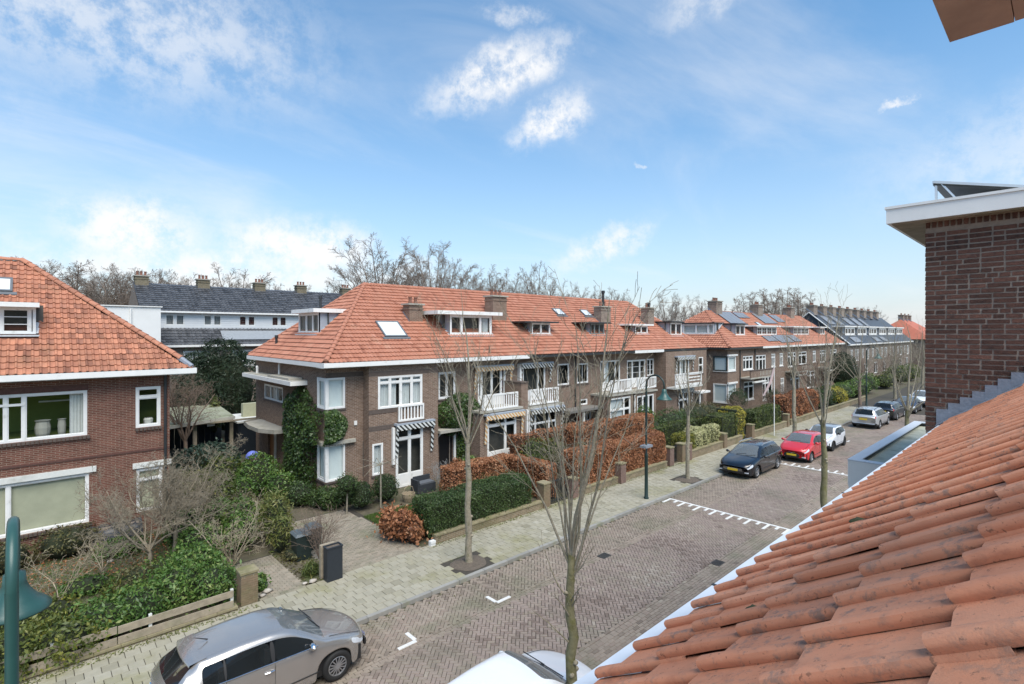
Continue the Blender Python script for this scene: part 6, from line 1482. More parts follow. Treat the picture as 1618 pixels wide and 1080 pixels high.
def litter(label, x0, x1, y0, y1, n, mat, L=.07):
    P = np.stack([nr.uniform(x0,x1,n), nr.uniform(y0,y1,n), nr.uniform(-.01,.02,n)], 1); Nn = np.tile([0,0,1.], (n,1))
    o = quads_mesh('leaf_litter', leaf_quads(P, Nn, L, L*.7, .35), tints(n), mat, None, 'stuff'); tag(o, label, 'leaves')
litter('brown fallen leaves on the soil before the red brick house', -1.5, 4.2, 19.0, 23.2, 2600, COPPER)
litter('scattered fallen leaves in the bed beside the garden path', 5.95, 6.9, 15.4, 21, 900, OLIVEB)
P = np.stack([nr.uniform(5,32,420), 12.5-np.abs(nr.normal(0,.22,420)), np.full(420,-.088)], 1)
tag(quads_mesh('leaf_litter', leaf_quads(P, np.tile([0,0,1.], (420,1)), .06, .04, .3), tints(420, None, 0, 1, .6), OLIVEB, None, 'stuff'), 'scattered dry leaves lying along the far kerb', 'leaves')
# moss and weeds along wall feet
WEED = leafmat('wall_foot_weed', [(.08,.09,.02),(.13,.15,.03),(.2,.2,.05)], .7)
litter('low moss and weeds along the foot of the hedge walls', 10.2, 27.5, 15.08, 15.3, 2600, WEED, .045)
litter('low moss and weeds along the foot of the fence wall', -2, 4.6, 15.05, 15.3, 1200, WEED, .045)
# ================================================================== STREET FURNITURE, GARDEN WALLS, FENCES
LAMPG = simple('dark_green_lamp_paint', (.028,.085,.075), .38, .1, 4, stain=(.05,.13,.115), stain_lo=.6)
LAMPD = simple('black_green_post_paint', (.014,.032,.028), .4, .1)
def street_lamp(label, x, y, h, arm, rb=.07, rt=.045, shade=.34, mat=LAMPD, smat=LAMPG, zb=0., box=False, arm_r=.035):
    t = thing('street_lamp', label, 'street lamp', (x, y, zb), 'bell street lamps')
    p = MB(); p.lathe([(rb*1.5,0),(rb*1.5,.06),(rb*1.1,.1),(rb,1.0),(rb,1.9),(rb*1.08,1.92),(rb*1.08,1.98),(rt,2.06),(rt,h-.45)], (x,y,zb), 14); p.build('post', mat, t, smooth=True)
    R_ = abs(arm)/2; s = 1 if arm > 0 else -1; hz = zb+h-R_
    pts = [(x, y, zb+h-R_-.25)]+[(x, y+s*(R_-R_*math.cos(q)), hz+R_*math.sin(q)) for q in [math.pi*i/12 for i in range(13)]]+[(x, y+arm, hz-.12)]
    MB().tube(pts, arm_r, 10).build('arm', mat, t, smooth=True)
    b = MB(); z0 = hz-.12; S = shade
    b.lathe([(.05*S/.34,0),(.06*S/.34,-.02),(.10*S/.34,-.03),(.11*S/.34,-.16*S/.34),(.14*S/.34,-.24*S/.34),(.22*S/.34,-.36*S/.34),(.29*S/.34,-.41*S/.34),(S,-.47*S/.34),(S,-.49*S/.34),(S*.93,-.485*S/.34),(.2*S/.34,-.33*S/.34)], (x, y+arm, z0), 24); lm = b.build('lamp_shade', smat, t, smooth=True)
    g = MB(); g.lathe([(.17*S/.34,-.40*S/.34),(.15*S/.34,-.5*S/.34),(0.001,-.55*S/.34)], (x, y+arm, z0), 16); g.build('diffuser', simple('opal_glass', (.5,.5,.46), .3, .03), lm, smooth=True)
    if box: MB().box(x-.28, x+.28, y-.16, y+.16, zb+2.32, zb+2.42).build('notice_plate', simple('grey_plate', (.22,.24,.27), .5, .1), t)
    return t
street_lamp('dark green arched street lamp with a bell shade standing by the long copper hedge', 20.36, 13.0, 5.6, -.9, .075, .045, .33, box=True)
street_lamp('large teal street lamp cut off at the left edge close to the camera', -.115, 5.9, 5.84, .9, .06, .044, .27, LAMPG, zb=-.02, arm_r=.042)
street_lamp('distant black arched street lamp beyond the yellow bush', 63.0, 14.2, 6.0, -1.0, .08, .05, .36)
street_lamp('distant pale green arched street lamp near the brick wall corner', 50.5, 6.3, 5.4, .9, .08, .05, .36)
# white flag pole
fp = thing('flag_pole', 'white pole with a rolled pale cloth beside a street tree', 'pole', (39.6, 14.6, 0))
MB().tube([(39.6,14.6,0),(39.6,14.6,5.3)], .032, 8).build('pole', WHITE, fp)
MB().tube([(39.55,14.6,4.9),(39.3,14.75,3.9),(38.9,15.1,2.9)], [.05,.10,.05], 6).build('rolled_flag', simple('pale_pink_cloth', (.55,.42,.40), .9, .1), fp)

COPING = simple('mossy_coping', (.25,.215,.13), .9, .25, 6, stain=(.15,.15,.05), stain_scale=2, stain_lo=.48)
def garden_wall(label, x0, x1, y, h, th=.2):
    t = thing('garden_wall', label, 'wall', ((x0+x1)/2, y, 0)); MB().box(x0, x1, y, y+th, -.05, h).build('brickwork', BRICKG, t)
    n = max(1, int((x1-x0)/.5)); me = mesh_of(MB().box(-.245,.245,-.13,.13,0,.055), 'coping_stone', COPING)
    for i in range(n): piece('coping_stone', me, t, (x0+(i+.5)*(x1-x0)/n, y+th/2, h+.001), scale=((x1-x0)/n/.5, 1, 1))
def pillar(label, x, y, h, s=.36, red=False):
    t = thing('gate_pillar', label, 'pillar', (x, y, 0), 'brick garden pillars'); MB().box(x-s/2, x+s/2, y-s/2, y+s/2, -.05, h).build('brickwork', BRICKG if not red else BRICKB, t)
    n = int((h-.05)/.062)
    me = mesh_of(MB().box(-s/2-.006, s/2+.006, -s/2-.006, s/2+.006, .006, .052), 'brick_course', simple('pillar_brick', (.21,.15,.095), .9, .25, 9, stain=(.15,.14,.07), stain_lo=.5) if not red else simple('pillar_brick_red', (.20,.13,.105), .9, .25, 9))
    for i in range(n): piece('brick_course', me, t, (x, y, .02+i*.062), (0,0,rng.uniform(-.006,.006)))
    MB().box(x-s/2-.03, x+s/2+.03, y-s/2-.03, y+s/2+.03, h+.001, h+.06).build('cap', COPING, t)
garden_wall('low mossy brick wall below the dark green hedge', 10.5, 16.0, 15.28, .26)
garden_wall('low brick wall below the long copper hedge', 18.3, 26.0, 15.26, .28)
garden_wall('low brick wall below the cream hedge', 28.6, 35.8, 15.26, .42)
garden_wall('low brick wall below the hedge behind the red car', 37.6, 44, 15.26, .42)
garden_wall('low brick wall under the timber fence', -3, 4.1, 15.3, .05)
garden_wall('far low brick wall past the copper hedge', 45, 68, 15.3, .4)
pillar('mossy brick pillar at the end of the timber fence', 4.42, 15.6, .85, .42)
pillar('tall brick pillar right of the dark green hedge', 16.2, 15.42, 1.0, .4)
pillar('brick pillar left of the lamp post set in the copper hedge', 18.1, 15.4, .85, .36, True)
pillar('brick pillar cut into the long copper hedge near the lamp post', 21.6, 15.3, .95, .42, True)
pillar('brick pillar at the right end of the long copper hedge', 26.4, 15.4, 1.0, .42, True)
pillar('brick pillar across the gate gap from the long copper hedge', 27.75, 15.4, 1.0, .42)
pillar('brick pillar left of the cream hedge', 28.35, 15.35, .95, .42, True)
pillar('brick pillar right of the cream hedge', 33.05, 15.38, .9, .42)
pillar('brick pillar right of the golden hedge', 37.4, 15.4, .95, .42)
pillar('far brick pillar beside the green hedge with the reddish top', 44.2, 15.4, .95, .42)
# timber fence, one board per object
fe_ = thing('timber_fence', 'weathered two-board timber fence on a low wall', 'fence', (1, 15.45, 0)); bm0 = mesh_of(MB().box(-1.24,1.24,-.016,.016,-.085,.085), 'board', TIMBER)
for k in range(3):
    for z in (.20, .47): piece('board', bm0, fe_, (2.75-k*2.5, 15.33, z+rng.uniform(-.01,.01)), (rng.uniform(-.02,.02), rng.uniform(-.012,.012), rng.uniform(-.01,.01)))
for x in (3.97, 2.15, .35, -1.45): MB().box(x-.035, x+.035, 15.35, 15.42, .06, .58).build('post', WHITE2, fe_)
# black iron gate
def gate(label, x0, x1, y, h):
    t = thing('garden_gate', label, 'gate', ((x0+x1)/2, y, 0)); MB().box(x0, x1, y-.02, y+.02, h-.05, h).build('rail', DARK, t); MB().box(x0, x1, y-.02, y+.02, .1, .15).build('rail', DARK, t)
    n = int((x1-x0)/.11); me = mesh_of(MB().box(-.012,.012,-.012,.012,0,1), 'bar', DARK)
    for i in range(n+1): piece('bar', me, t, (x0+i*(x1-x0)/n, y, .06), scale=(1,1,h))
gate('dark garden gate beside the tall brick pillar', 16.5, 17.7, 15.4, 1.0)
gate('dark iron gate right of the green hedge behind the red car', 43.5, 44.1, 15.6, 1.2); gate('narrow grey gate between two brick pillars', 26.75, 27.45, 15.5, .95)
# planter, bins, stones
PLANT = simple('anthracite_planter', (.022,.028,.036), .5, .12, 8)
pl = thing('planter', 'tall black rectangular planter at the pavement edge', 'planter', (6.78, 15.2, 0))
MB().box(6.5, 6.98, 15.12, 15.40, 0, .98).build('box', PLANT, pl); m = MB(); m.box(6.485, 6.995, 15.105, 15.145, .981, 1.02); m.box(6.485,6.995,15.375,15.415,.981,1.02); m.box(6.485,6.525,15.1455,15.3745,.981,1.02); m.box(6.955,6.995,15.1455,15.3745,.981,1.02); m.build('rim', PLANT, pl)
MB().box(6.53,6.95,15.15,15.37,.93,.985).build('soil', MULCH, pl)
MB().box(6.46,6.9,15.5,15.62,0,1.0).build('board', TIMBER, tl := thing('timber_screen', 'weathered timber screen standing behind the black planter', 'screen', (6.7,15.55,0)))
for k in range(5): MB().box(6.455,6.905,15.492,15.4985,.05+k*.19,.22+k*.19).build('slat', TIMBER, tl)
BIN = simple('dark_green_bin_plastic', (.018,.03,.028), .45, .1)
def bin_(label, x, y, h, w_=.27):
    t = thing('garden_bin', label, 'bin', (x, y, 0)); m = MB(); a, b_ = w_*.82, w_
    m.add([(x-a,y-a,0),(x+a,y-a,0),(x+a,y+a,0),(x-a,y+a,0),(x-b_,y-b_,h),(x+b_,y-b_,h),(x+b_,y+b_,h),(x-b_,y+b_,h)], [(3,2,1,0),(0,1,5,4),(1,2,6,5),(2,3,7,6),(3,0,4,7)]); m.build('body', BIN, t)
    m = MB(); c = b_+.02; m.add([(x-c,y-c,h),(x+c,y-c,h),(x+c,y+c,h+.04),(x-c,y+c,h+.04),(x-c*.8,y-c*.8,h+.07),(x+c*.8,y-c*.8,h+.07),(x+c*.8,y+c*.8,h+.1),(x-c*.8,y+c*.8,h+.1)], [(4,5,6,7),(0,1,5,4),(1,2,6,5),(2,3,7,6),(3,0,4,7),(3,2,1,0)]); m.build('lid', simple('grey_bin_lid', (.10,.12,.13), .4, .1), t)
bin_('dark lidded bin in the planting strip', 6.6, 17.4, .8); bin_('dark green compost bin at the driveway edge', 7.2, 17.9, .75, .22)
STONE = simple('pale_stone', (.42,.38,.33), .9, .25, 9, bump=.4)
for k, (x, y, s, lab) in enumerate([(6.2,15.45,.12,'larger pale stone at the foot of the planting strip'),(5.98,15.5,.08,'small white stone at the foot of the planting strip'),(5.0,15.75,.13,'pale stone left of the path near the brick pillar'),(4.82,15.6,.09,'small pale stone beside the brick pillar'),(1.9,21.3,.1,'pale stone among brown leaves before the red house')]):
    q = MB().lathe([(.01,-.5),(.7,-.35),(1,0),(.75,.45),(.3,.65),(.01,.68)], (0,0,0), 9); v = [(x+a*s*(1+.3*math.sin(i*1.7+k)), y+b_*s*.8*(1+.2*math.cos(i*2.1)), max(-.02, s*.35+c*s*.7)) for i, (a, b_, c) in enumerate(q.v)]
    m = MB().add(v, q.f); tag(m.build('stone', STONE, smooth=True), lab, 'stone')
# concrete rim and white sculpture in the left garden, tarp pile
pt = thing('garden_pond', 'dark sunken pond edge in the left garden', 'pond', (2.6, 18.7, 0)); m = MB(); n = 18
ring = lambda r, z: [(2.5+.75*r*math.cos(2*math.pi*i/n), 18.6+.5*r*math.sin(2*math.pi*i/n), z) for i in range(n)]
m.add(ring(1.1,.0)+ring(1.06,.06)+ring(.95,.06)+ring(.93,-.015), [(k*n+i, k*n+(i+1) % n, (k+1)*n+(i+1) % n, (k+1)*n+i) for k in range(3) for i in range(n)]); m.build('rim', COPING, pt)
MB().add(ring(.93,-.012), [tuple(range(n))]).build('pond_bottom', simple('dark_pond', (.035,.022,.014), .4, .4, 9), pt)
hb = thing('ornament', 'small pale bird ornament beside the sunken pond', 'ornament', (2.0, 18.35, 0)); MB().lathe([(.05,0),(.07,.05),(.11,.12),(.12,.2),(.06,.3),(.03,.34),(.045,.39),(.02,.43)], (2.0,18.35,0), 10).build('body', STUCCO, hb, smooth=True); MB().lathe([(.02,0),(.001,.07)], (1.93,18.33,.38), 6, 'X').build('beak', STUCCO, hb)
tp = thing('log_pile', 'low pile under a dark tarpaulin against the red house wall', 'pile', (2.2, 23.3, 0)); m = MB()
for i in range(4): m.tube([(1.5,23.2-.0*i,.12+.14*i),(2.9,23.2,.12+.14*i)], .08, 7)
m.build('logs', BARK_D, tp, kind='stuff'); m = MB(); n = 14
for i in range(n+1):
    x = 1.4+1.6*i/n
    for y, z in ((22.95,.12),(23.0,.42),(23.15,.58),(23.45,.62),(23.6,.6)): m.v.append((x, y+.03*math.sin(i*1.3+z*5), z+.03*math.sin(i*2.1+y*9)))
m.f = [(i*5+j, (i+1)*5+j, (i+1)*5+j+1, i*5+j+1) for i in range(n) for j in range(4)]; m.t = [0]*len(m.f); m.build('tarpaulin', simple('dark_tarp', (.035,.04,.05), .4, .2), tp, smooth=True)
# carport with mossy flat roof
cp = thing('carport', 'carport with a mossy flat roof and dark boarded back', 'carport', (7, 36, 0))
m = MB(); m.add([(4.6,33.3,2.25),(9.0,34.3,2.35),(9.3,39.8,2.55),(4.4,39.6,2.5),(4.6,33.3,2.36),(9.0,34.3,2.46),(9.3,39.8,2.66),(4.4,39.6,2.61)], [(3,2,1,0),(4,5,6,7),(0,1,5,4),(1,2,6,5),(2,3,7,6),(3,0,4,7)]); m.build('roof', simple('mossy_roofing', (.27,.28,.20), .9, .2, 2, stain=(.17,.18,.10), stain_lo=.45), cp)
MB().add([(4.58,33.22,2.2),(9.02,34.22,2.3),(9.02,34.22,2.47),(4.58,33.22,2.37),(4.58,33.26,2.2),(9.02,34.26,2.3),(9.02,34.26,2.47),(4.58,33.26,2.37)], [(0,1,2,3),(7,6,5,4),(3,2,6,7),(0,4,5,1)]).build('edge_board', simple('pale_edge_board', (.45,.44,.38), .8, .1), cp)
for x, y in ((8.9,34.6),(6.9,34.2),(4.8,33.7)): MB().box(x-.09, x+.09, y-.09, y+.09, 0, 2.3).build('post', TIMBER, cp)
NAVY = simple('navy_black_boards', (.010,.016,.024), .6, .1)
for i in range(14): MB().box(4.7+i*.34, 5.02+i*.34, 39.0, 39.05, 0, 2.4).build('board', NAVY, cp)
MB().box(7.55,7.95,34.3,34.34,2.0,2.2).build('small_sign', WHITE, cp); MB().box(4.0,12.2,33.95,34.05,2.2,2.3).build('beam', TIMBER, cp)
sh = thing('garden_shed', 'dark boarded garden shed with white edge beside the corner house', 'shed', (10.5, 36, 0))
for i in range(10): MB().box(9.3, 9.34, 34.6+i*.3, 34.88+i*.3, 0, 1.95).build('board', NAVY, sh)
MB().box(9.2,13,34.5,38,1.951,2.05).build('roof', WHITE2, sh); MB().box(9.36,12.9,34.6,37.9,0,1.95).build('walls', NAVY, sh)
MB().box(10.0,10.9,36.2,36.6,2.05,2.9).build('trellis_panel', simple('pale_green_timber', (.36,.36,.24), .8, .1), sh)
# bright ball, table, garden chair, basket
bl = thing('garden_ball', 'round blue and pink ball lying among the shrubs by the porch', 'ball', (8.0, 27.4, 0))
prof = [(max(.001, .32*math.sin(math.pi*i/10)), -.32*math.cos(math.pi*i/10)) for i in range(11)]
m = MB().lathe(prof[:6], (8.0,27.4,1.35), 16); m.build('pink_half', simple('pink_plastic', (.48,.09,.30), .4, .05), bl, smooth=True); m = MB().lathe(prof[5:], (8.0,27.4,1.35), 16); m.build('blue_half', simple('blue_plastic', (.14,.18,.55), .4, .05), bl, smooth=True)
MB().tube([(8.0,27.4,0),(8.0,27.4,1.05)], .03, 6).build('stake', TIMBER, bl)
tb = thing('garden_table', 'weathered low table on the terrace before the orange awning', 'table', (19.3, 20.3, 0)); MB().box(18.2,20.4,19.95,20.75,.62,.67).build('top', TIMBER, tb)
for x, y in ((18.3,20.05),(20.3,20.05),(18.3,20.65),(20.3,20.65)): MB().box(x-.04, x+.04, y-.04, y+.04, 0, .62).build('leg', TIMBER, tb)
ch = thing('garden_chair', 'dark grey garden sofa below the french door', 'chair', (13.6, 20.8, 0)); DG = simple('dark_wicker', (.03,.035,.042), .7, .2)
MB().box(13.1,14.1,20.5,21.1,.0,.40).build('seat', DG, ch); MB().box(13.1,13.2,20.5,21.1,.401,.62).build('armrest', DG, ch); MB().box(13.201,14.1,21.0,21.1,.401,.68).build('backrest', DG, ch); MB().box(13.25,14.05,20.52,20.95,.401,.47).build('cushion', simple('grey_cushion', (.10,.11,.125), .9, .1), ch)
bk = thing('wicker_basket', 'round wicker plant basket beside the garden sofa', 'basket', (12.3, 20.0, 0)); MB().lathe([(.2,0),(.28,.2),(.3,.36),(.27,.36),(.24,.2)], (12.3,20.0,0), 14).build('basket', simple('wicker', (.33,.26,.17), .8, .25, 20), bk); MB().tube([(12.02,20,.34),(12.1,20,.6),(12.3,20,.7),(12.5,20,.6),(12.58,20,.34)], .015, 6).build('handle', simple('wicker', (.33,.26,.17), .8, .25, 20), bk)
pz = thing('zinc_planter', 'grey zinc tub against the corner house front', 'planter', (11.9, 21.6, 0)); MB().lathe([(.2,0),(.26,.5),(.28,.52),(.24,.52),(.22,.45)], (11.9,21.6,0), 14).build('tub', GREYZ, pz)
for k, z in enumerate((.05,.14)): tag(MB().box(10.25,10.45,15.2-.02*k,15.34,z-.045,z+.035).build('white_brick', STUCCO), ['upper' if k else 'lower', ][0]+' white painted brick at the corner of the green hedge wall', 'brick')
# ================================================================== CARS
def paint(name, col, metal=.0, rough=.32): return simple(name, col, rough, .02, 2, metal=metal, coat=.9, spec=.5)
CHROME = simple('chrome', (.72,.73,.75), .12, .02, metal=1.)
ALLOY = simple('alloy_rim', (.46,.47,.49), .3, .05, metal=.8)
LENS = simple('headlamp_lens', (.55,.58,.62), .08, .1, 20, spec=.8)
REDL = simple('tail_lamp_lens', (.38,.012,.012), .12, .15, 20, spec=.7)
PLATE = simple('yellow_number_plate', (.62,.44,.03), .5, .05)
TRIM = simple('black_plastic_trim', (.018,.018,.019), .5, .1)
SEATM = simple('car_interior', (.035,.036,.04), .9, .2)
def lerp_tab(tab, s):
    if s <= tab[0][0]: return tab[0][1]
    for (a, b), (c, d) in zip(tab, tab[1:]):
        if s <= c:
            f = (s-a)/(c-a) if c > a else 1; return b+(d-b)*f
    return tab[-1][1]
def wheel(t, x, y, r, w_, sgn, spokes=8, rimm=ALLOY, name='wheel'):
    wt = MB(); prof = [(r*.62,-w_/2),(r*.9,-w_/2),(r,-w_/2+.03),(r,w_/2-.03),(r*.9,w_/2),(r*.66,w_/2),(r*.62,w_/2-.02)]
    wt.lathe([(a, b*sgn) for a, b in prof], (x, y, r), 28, 'Y'); o = wt.build(name, BLACK, t, smooth=True)
    m = MB(); yo = y+sgn*(w_/2-.012)
    m.lathe([(r*.67,0),(r*.60,.012*sgn),(r*.56,-.02*sgn)], (x, yo, r), 28, 'Y')
    for k in range(spokes):
        q = 2*math.pi*k/spokes; c, s_ = math.cos(q), math.sin(q)
        for off in (-.028, .028) if spokes <= 8 else (0,):
            p0 = Vector((x+c*.03-s_*off*.5, yo+sgn*.002, r+s_*.03+c*off*.5)); p1 = Vector((x+c*r*.6-s_*off, yo, r+s_*r*.6+c*off)); m.tube([p0, p1], [.016,.014], 4)
    m.lathe([(.001,.012*sgn),(.05,.01*sgn),(.055,-.02*sgn)], (x, yo, r), 14, 'Y'); m.build('rim', rimm, o)
    m = MB(); m.lathe([(.001,-.05*sgn),(r*.6,-.05*sgn)], (x, yo, r), 20, 'Y'); m.build('rim_backing', TRIM, o)  # plain dark disc closing the rim behind the spokes

def car(label, x, y, face, L, W, H, body, top, belt, plan, roofw, cowl, roof_f, roof_r, glass_b, sides, wf, wr_, wr=.32, sill=.2, cat='car', trim=None, rails=None, spokes=8, rimm=None, roofmat=None, tail='side', grille='slim', rear_detail=True, arch=None, mirror=None, name='parked_car', handles=None, fog=False, dz=0., rearlow=None, hl=(.5,.62,0.0,.45)):
    t = thing(name, label, cat, (x, y, ROAD_Z+dz), 'cars parked along the street', rz=0 if face > 0 else math.pi); t['_o'] = [0,0,0]
    K = 12; Rw = wr+.055
    keys = {0, .05, .14, .28, .45, L, L-.05, L-.13, L-.26, L-.42, cowl, roof_f, roof_r, glass_b, (cowl+roof_f)/2, cowl+(roof_f-cowl)*.25, (roof_r+glass_b)/2}
    for c in (wf, wr_):
        for q in (-1.0,-.93,-.75,-.45,0,.45,.75,.93,1.0): keys.add(round(c+q*Rw, 4))
    for a, b in sides: keys |= {a, b}
    ks = sorted(k for k in keys if 0 <= k <= L); st = [ks[0]]
    for k in ks[1:]:
        if k-st[-1] < .022:
            if any(abs(k-q) < 1e-6 for ab in sides for q in ab) or k in (cowl, roof_f, roof_r, glass_b, L): st[-1] = k
            continue
        while k-st[-1] > .3: st.append(st[-1]+(k-st[-1])/math.ceil((k-st[-1])/.28))
        st.append(k)
    def section(s):
        w = lerp_tab(plan, s); zt = lerp_tab(top, s); zb = min(lerp_tab(belt, s), zt-.025); rw = lerp_tab(roofw, s)
        green = max(0, min(1, (zt-zb-.05)/.25)); rw = w*.93*(1-green)+rw*green
        zs = sill+(.12*max(0, 1-s/.35))+(.14*max(0, 1-(L-s)/.4)); ar = 0
        for c in (wf, wr_):
            q = Rw*Rw-(s-c)**2
            if q >= 0: ar = max(ar, wr+math.sqrt(q))
        z1 = max(zs, ar); zm = max((zs+zb)*.52, ar+.05); zm = min(zm, zb-.13)
        p5 = (w*.965, zb); p8 = (rw, zt-.035-.03*green); f = lambda a: (p5[0]+(p8[0]-p5[0])*a+.018*green*math.sin(math.pi*a), p5[1]+(p8[1]-p5[1])*a)
        pts = [(w*.72, z1+.02), (w*.975, z1), (w*.998, max(zs+.12, min(z1+.03, zm-.02))), (w, zm), (w*.992, zb-.07), p5, f(.45), f(.86), p8, (rw*.86, zt-.01), (rw*.5, zt+.004), (0, zt+.012)]
        return pts
    def xoff(s, yy):
        e = (abs(yy)/(W/2))**2
        d = 0.
        if s < .55: d += .26*e*(1-s/.55)
        if s > L-.5: d -= .16*e*(1-(L-s)/.5)
        if cowl-.15 < s < roof_f+.1: d += .10*e
        return d
    G = []
    for s in st: G.append([(L/2-(s+xoff(s, a)), a, b) for a, b in section(s)])
    V_ = []; idx = {}
    def vid(i, k, sg):
        key = (i, k, 0 if k == K-1 else sg)
        if key not in idx:
            p = G[i][k]; idx[key] = len(V_); V_.append((p[0], p[1]*sg, p[2]))
        return idx[key]
    faces = {}
    def cls(i, k):
        s0, s1 = st[i], st[i+1]; e = 1e-6; sm = (s0+s1)/2
        if 5 <= k < 7:
            for q, (a, b) in enumerate(sides):
                if s0 >= a-e and s1 <= b+e: return 'side_window%d' % q
            if sides[0][0]-e <= s0 and s1 <= sides[-1][1]+e: return 'pillar%d' % int(sm*3)
        if k >= 9 and s0 >= cowl-e and s1 <= roof_f+e: return 'windscreen'
        if k >= 9 and s0 >= roof_r-e and s1 <= glass_b+e: return 'rear_window'
        if k >= 8 and roof_f-e <= s0 and s1 <= roof_r+e and roofmat: return 'roof_panel'
        if k in (4, 5, 6) and s1 <= hl[3]+e and k <= 4+(1 if s0 > .1 else 0): return 'headlight'
        if tail == 'side' and k in (3, 4) and s0 >= L-.28-e: return 'tail_light'
        if tail == 'tall' and k in (4, 5, 6, 7) and s0 >= L-.15-e: return 'tail_light'
        if k == 0: return 'underside'
        if trim and k in (1,): return 'sill_trim'
        return 'body'
    for i in range(len(st)-1):
        for k in range(K-1):
            for sg in (1, -1):
                q = [vid(i,k,sg), vid(i+1,k,sg), vid(i+1,k+1,sg), vid(i,k+1,sg)]
                if sg < 0: q = q[::-1]
                c = cls(i, k)
                if c.startswith('side_window') or c in ('headlight', 'tail_light') or c.startswith('pillar'): c = c+('R' if sg > 0 else 'L')
                faces.setdefault(c, []).append(tuple(dict.fromkeys(q)))
    for i, flip in ((0, True), (len(st)-1, False)):
        for k in range(K-1):
            q = [vid(i,k,1), vid(i,k+1,1), vid(i,k+1,-1), vid(i,k,-1)]; q = tuple(dict.fromkeys(q))
            if len(q) > 2: faces['body'].append(q[::-1] if flip else q)
    mats = {'body': body, 'windscreen': GLASSW, 'rear_window': GLASSC, 'roof_panel': roofmat, 'underside': TRIM, 'sill_trim': TRIM, 'pillar': TRIM}
    for c, fs in faces.items():
        if c == 'underside': continue
        used = sorted({v for f in fs for v in f}); mp = {v: n for n, v in enumerate(used)}
        m = MB().add([V_[v] for v in used], [tuple(mp[v] for v in f) for f in fs])
        nm = c[:-1] if c[-1] in 'RL' and c != 'body' else c
        nm2 = 'side_window' if nm.startswith('side_window') else ('pillar' if nm.startswith('pillar') else nm)
        mt = GLASSC if nm2 == 'side_window' else (LENS if nm2 == 'headlight' else (REDL if nm2 == 'tail_light' else mats[nm2]))
        o = m.build(nm2, mt, t, smooth=True); sb = o.modifiers.new('smooth', 'SUBSURF'); sb.levels = 1; sb.render_levels = 2 if c == 'body' and L < 4.5 else 1
    # floor, cabin
    m = MB(); m.box(-L/2+.25, L/2-.25, -W/2+.1, W/2-.1, sill+.02, sill+.35); m.box(L/2-cowl-2.3, L/2-cowl-.25, -W/2+.16, W/2-.16, sill+.351, .78); m.build('underbody', TRIM, t)
    m = MB()
    for sx in (cowl+1.15, cowl+2.0):
        for sy in (-.36, .36): m.box(L/2-sx-.1, L/2-sx+.06, sy-.22, sy+.22, .75, 1.12); m.box(L/2-sx-.06, L/2-sx+.02, sy-.12, sy+.12, 1.121, 1.25)
    m.build('seats', SEATM, t, kind='stuff')
    for sx in (wf, wr_):
        for sg in (1, -1): wheel(t, L/2-sx, sg*(W/2-.115), wr, .2, sg, spokes, rimm or ALLOY)
    # front: grille, plate, bumper opening
    zf = lerp_tab(top, 0); gm = MB()
    if grille == 'slim':
        for i in range(3): gm.box(L/2-.03, L/2+.012, -W*.27, W*.27, zf-.10-.045*i, zf-.085-.045*i)
        gm.build('grille', CHROME, t); MB().box(L/2-.04, L/2+.006, -W*.30, W*.30, sill+.13, sill+.27).build('lower_intake', TRIM, t)
    elif grille == 'big':
        n = 10; v = [(L/2+.012, W*.30*math.cos(q)*(1 if math.sin(q) < 0 else .85), sill+.25+.17*math.sin(q)*(1 if math.sin(q) > 0 else .8)) for q in [2*math.pi*i/n for i in range(n)]]
        gm.add(v+[(a-.05, b, c) for a, b, c in v], [tuple(range(n))]+[(i, (i+1) % n, n+(i+1) % n, n+i) for i in range(n)]); gm.build('grille', TRIM, t)
        MB().tube([(L/2+.016,-.17,zf-.05),(L/2+.024,0,zf-.11),(L/2+.016,.17,zf-.05)], .018, 6).build('emblem_bar', CHROME, t)
    else:
        gm.box(L/2-.03, L/2+.012, -W*.2, W*.2, sill+.16, sill+.30); gm.build('grille', TRIM, t)
    MB().lathe([(.001,.028),(.05,.026),(.055,.0)], (L/2-.005, 0, zf-.12), 14, 'X').build('emblem', CHROME, t)
    MB().box(L/2-.02, L/2+.026, -.26, .26, sill+.22, sill+.33).build('number_plate', PLATE, t)
    MB().box(-L/2-.026, -L/2+.05, -.26, .26, .72, .83).build('number_plate', PLATE, t)
    if fog:
        for sg in (1,-1): MB().box(L/2-.19, L/2-.10, sg*W*.36-.09, sg*W*.36+.09, sill+.14, sill+.18).build('fog_lamp', LENS, t)
    # mirrors, handles, wipers, seams
    for sg in (1, -1):
        mz = lerp_tab(belt, cowl+.5)+.06; mx = L/2-cowl-.42; q = MB().lathe([(.001,-1),(.7,-.7),(1,0),(.7,.7),(.001,1)], (0,0,0), 10)
        MB().add([(mx+a*.07, sg*(W/2+.09)+c*.11, mz+.03+b*.075) for a, b, c in q.v], q.f).tube([(mx-.02,sg*(W/2-.06),mz-.03),(mx,sg*(W/2+.03),mz)], .025, 5).build('mirror', mirror or body, t, smooth=True)
        for hx in (handles or (cowl+1.25, cowl+2.2)): 
            w_ = lerp_tab(plan, hx); MB().tube([(L/2-hx+.09, sg*(w_+.012), lerp_tab(belt, hx)-.13),(L/2-hx, sg*(w_+.03), lerp_tab(belt, hx)-.125),(L/2-hx-.09, sg*(w_+.012), lerp_tab(belt, hx)-.13)], .014, 6).build('door_handle', mirror if mirror is CHROME else body, t)
        for (a, b) in sides[:2]:
            hx = b+.02; m = MB(); sec = section(hx)
            for (p, q) in zip(sec[2:6], sec[3:6]): m.quad((L/2-hx-.004, sg*(p[0]+.0025), p[1]), (L/2-hx+.004, sg*(p[0]+.0025), p[1]), (L/2-hx+.004, sg*(q[0]+.0025), q[1]), (L/2-hx-.004, sg*(q[0]+.0025), q[1]))
            m.build('door_seam', BLACK, t)
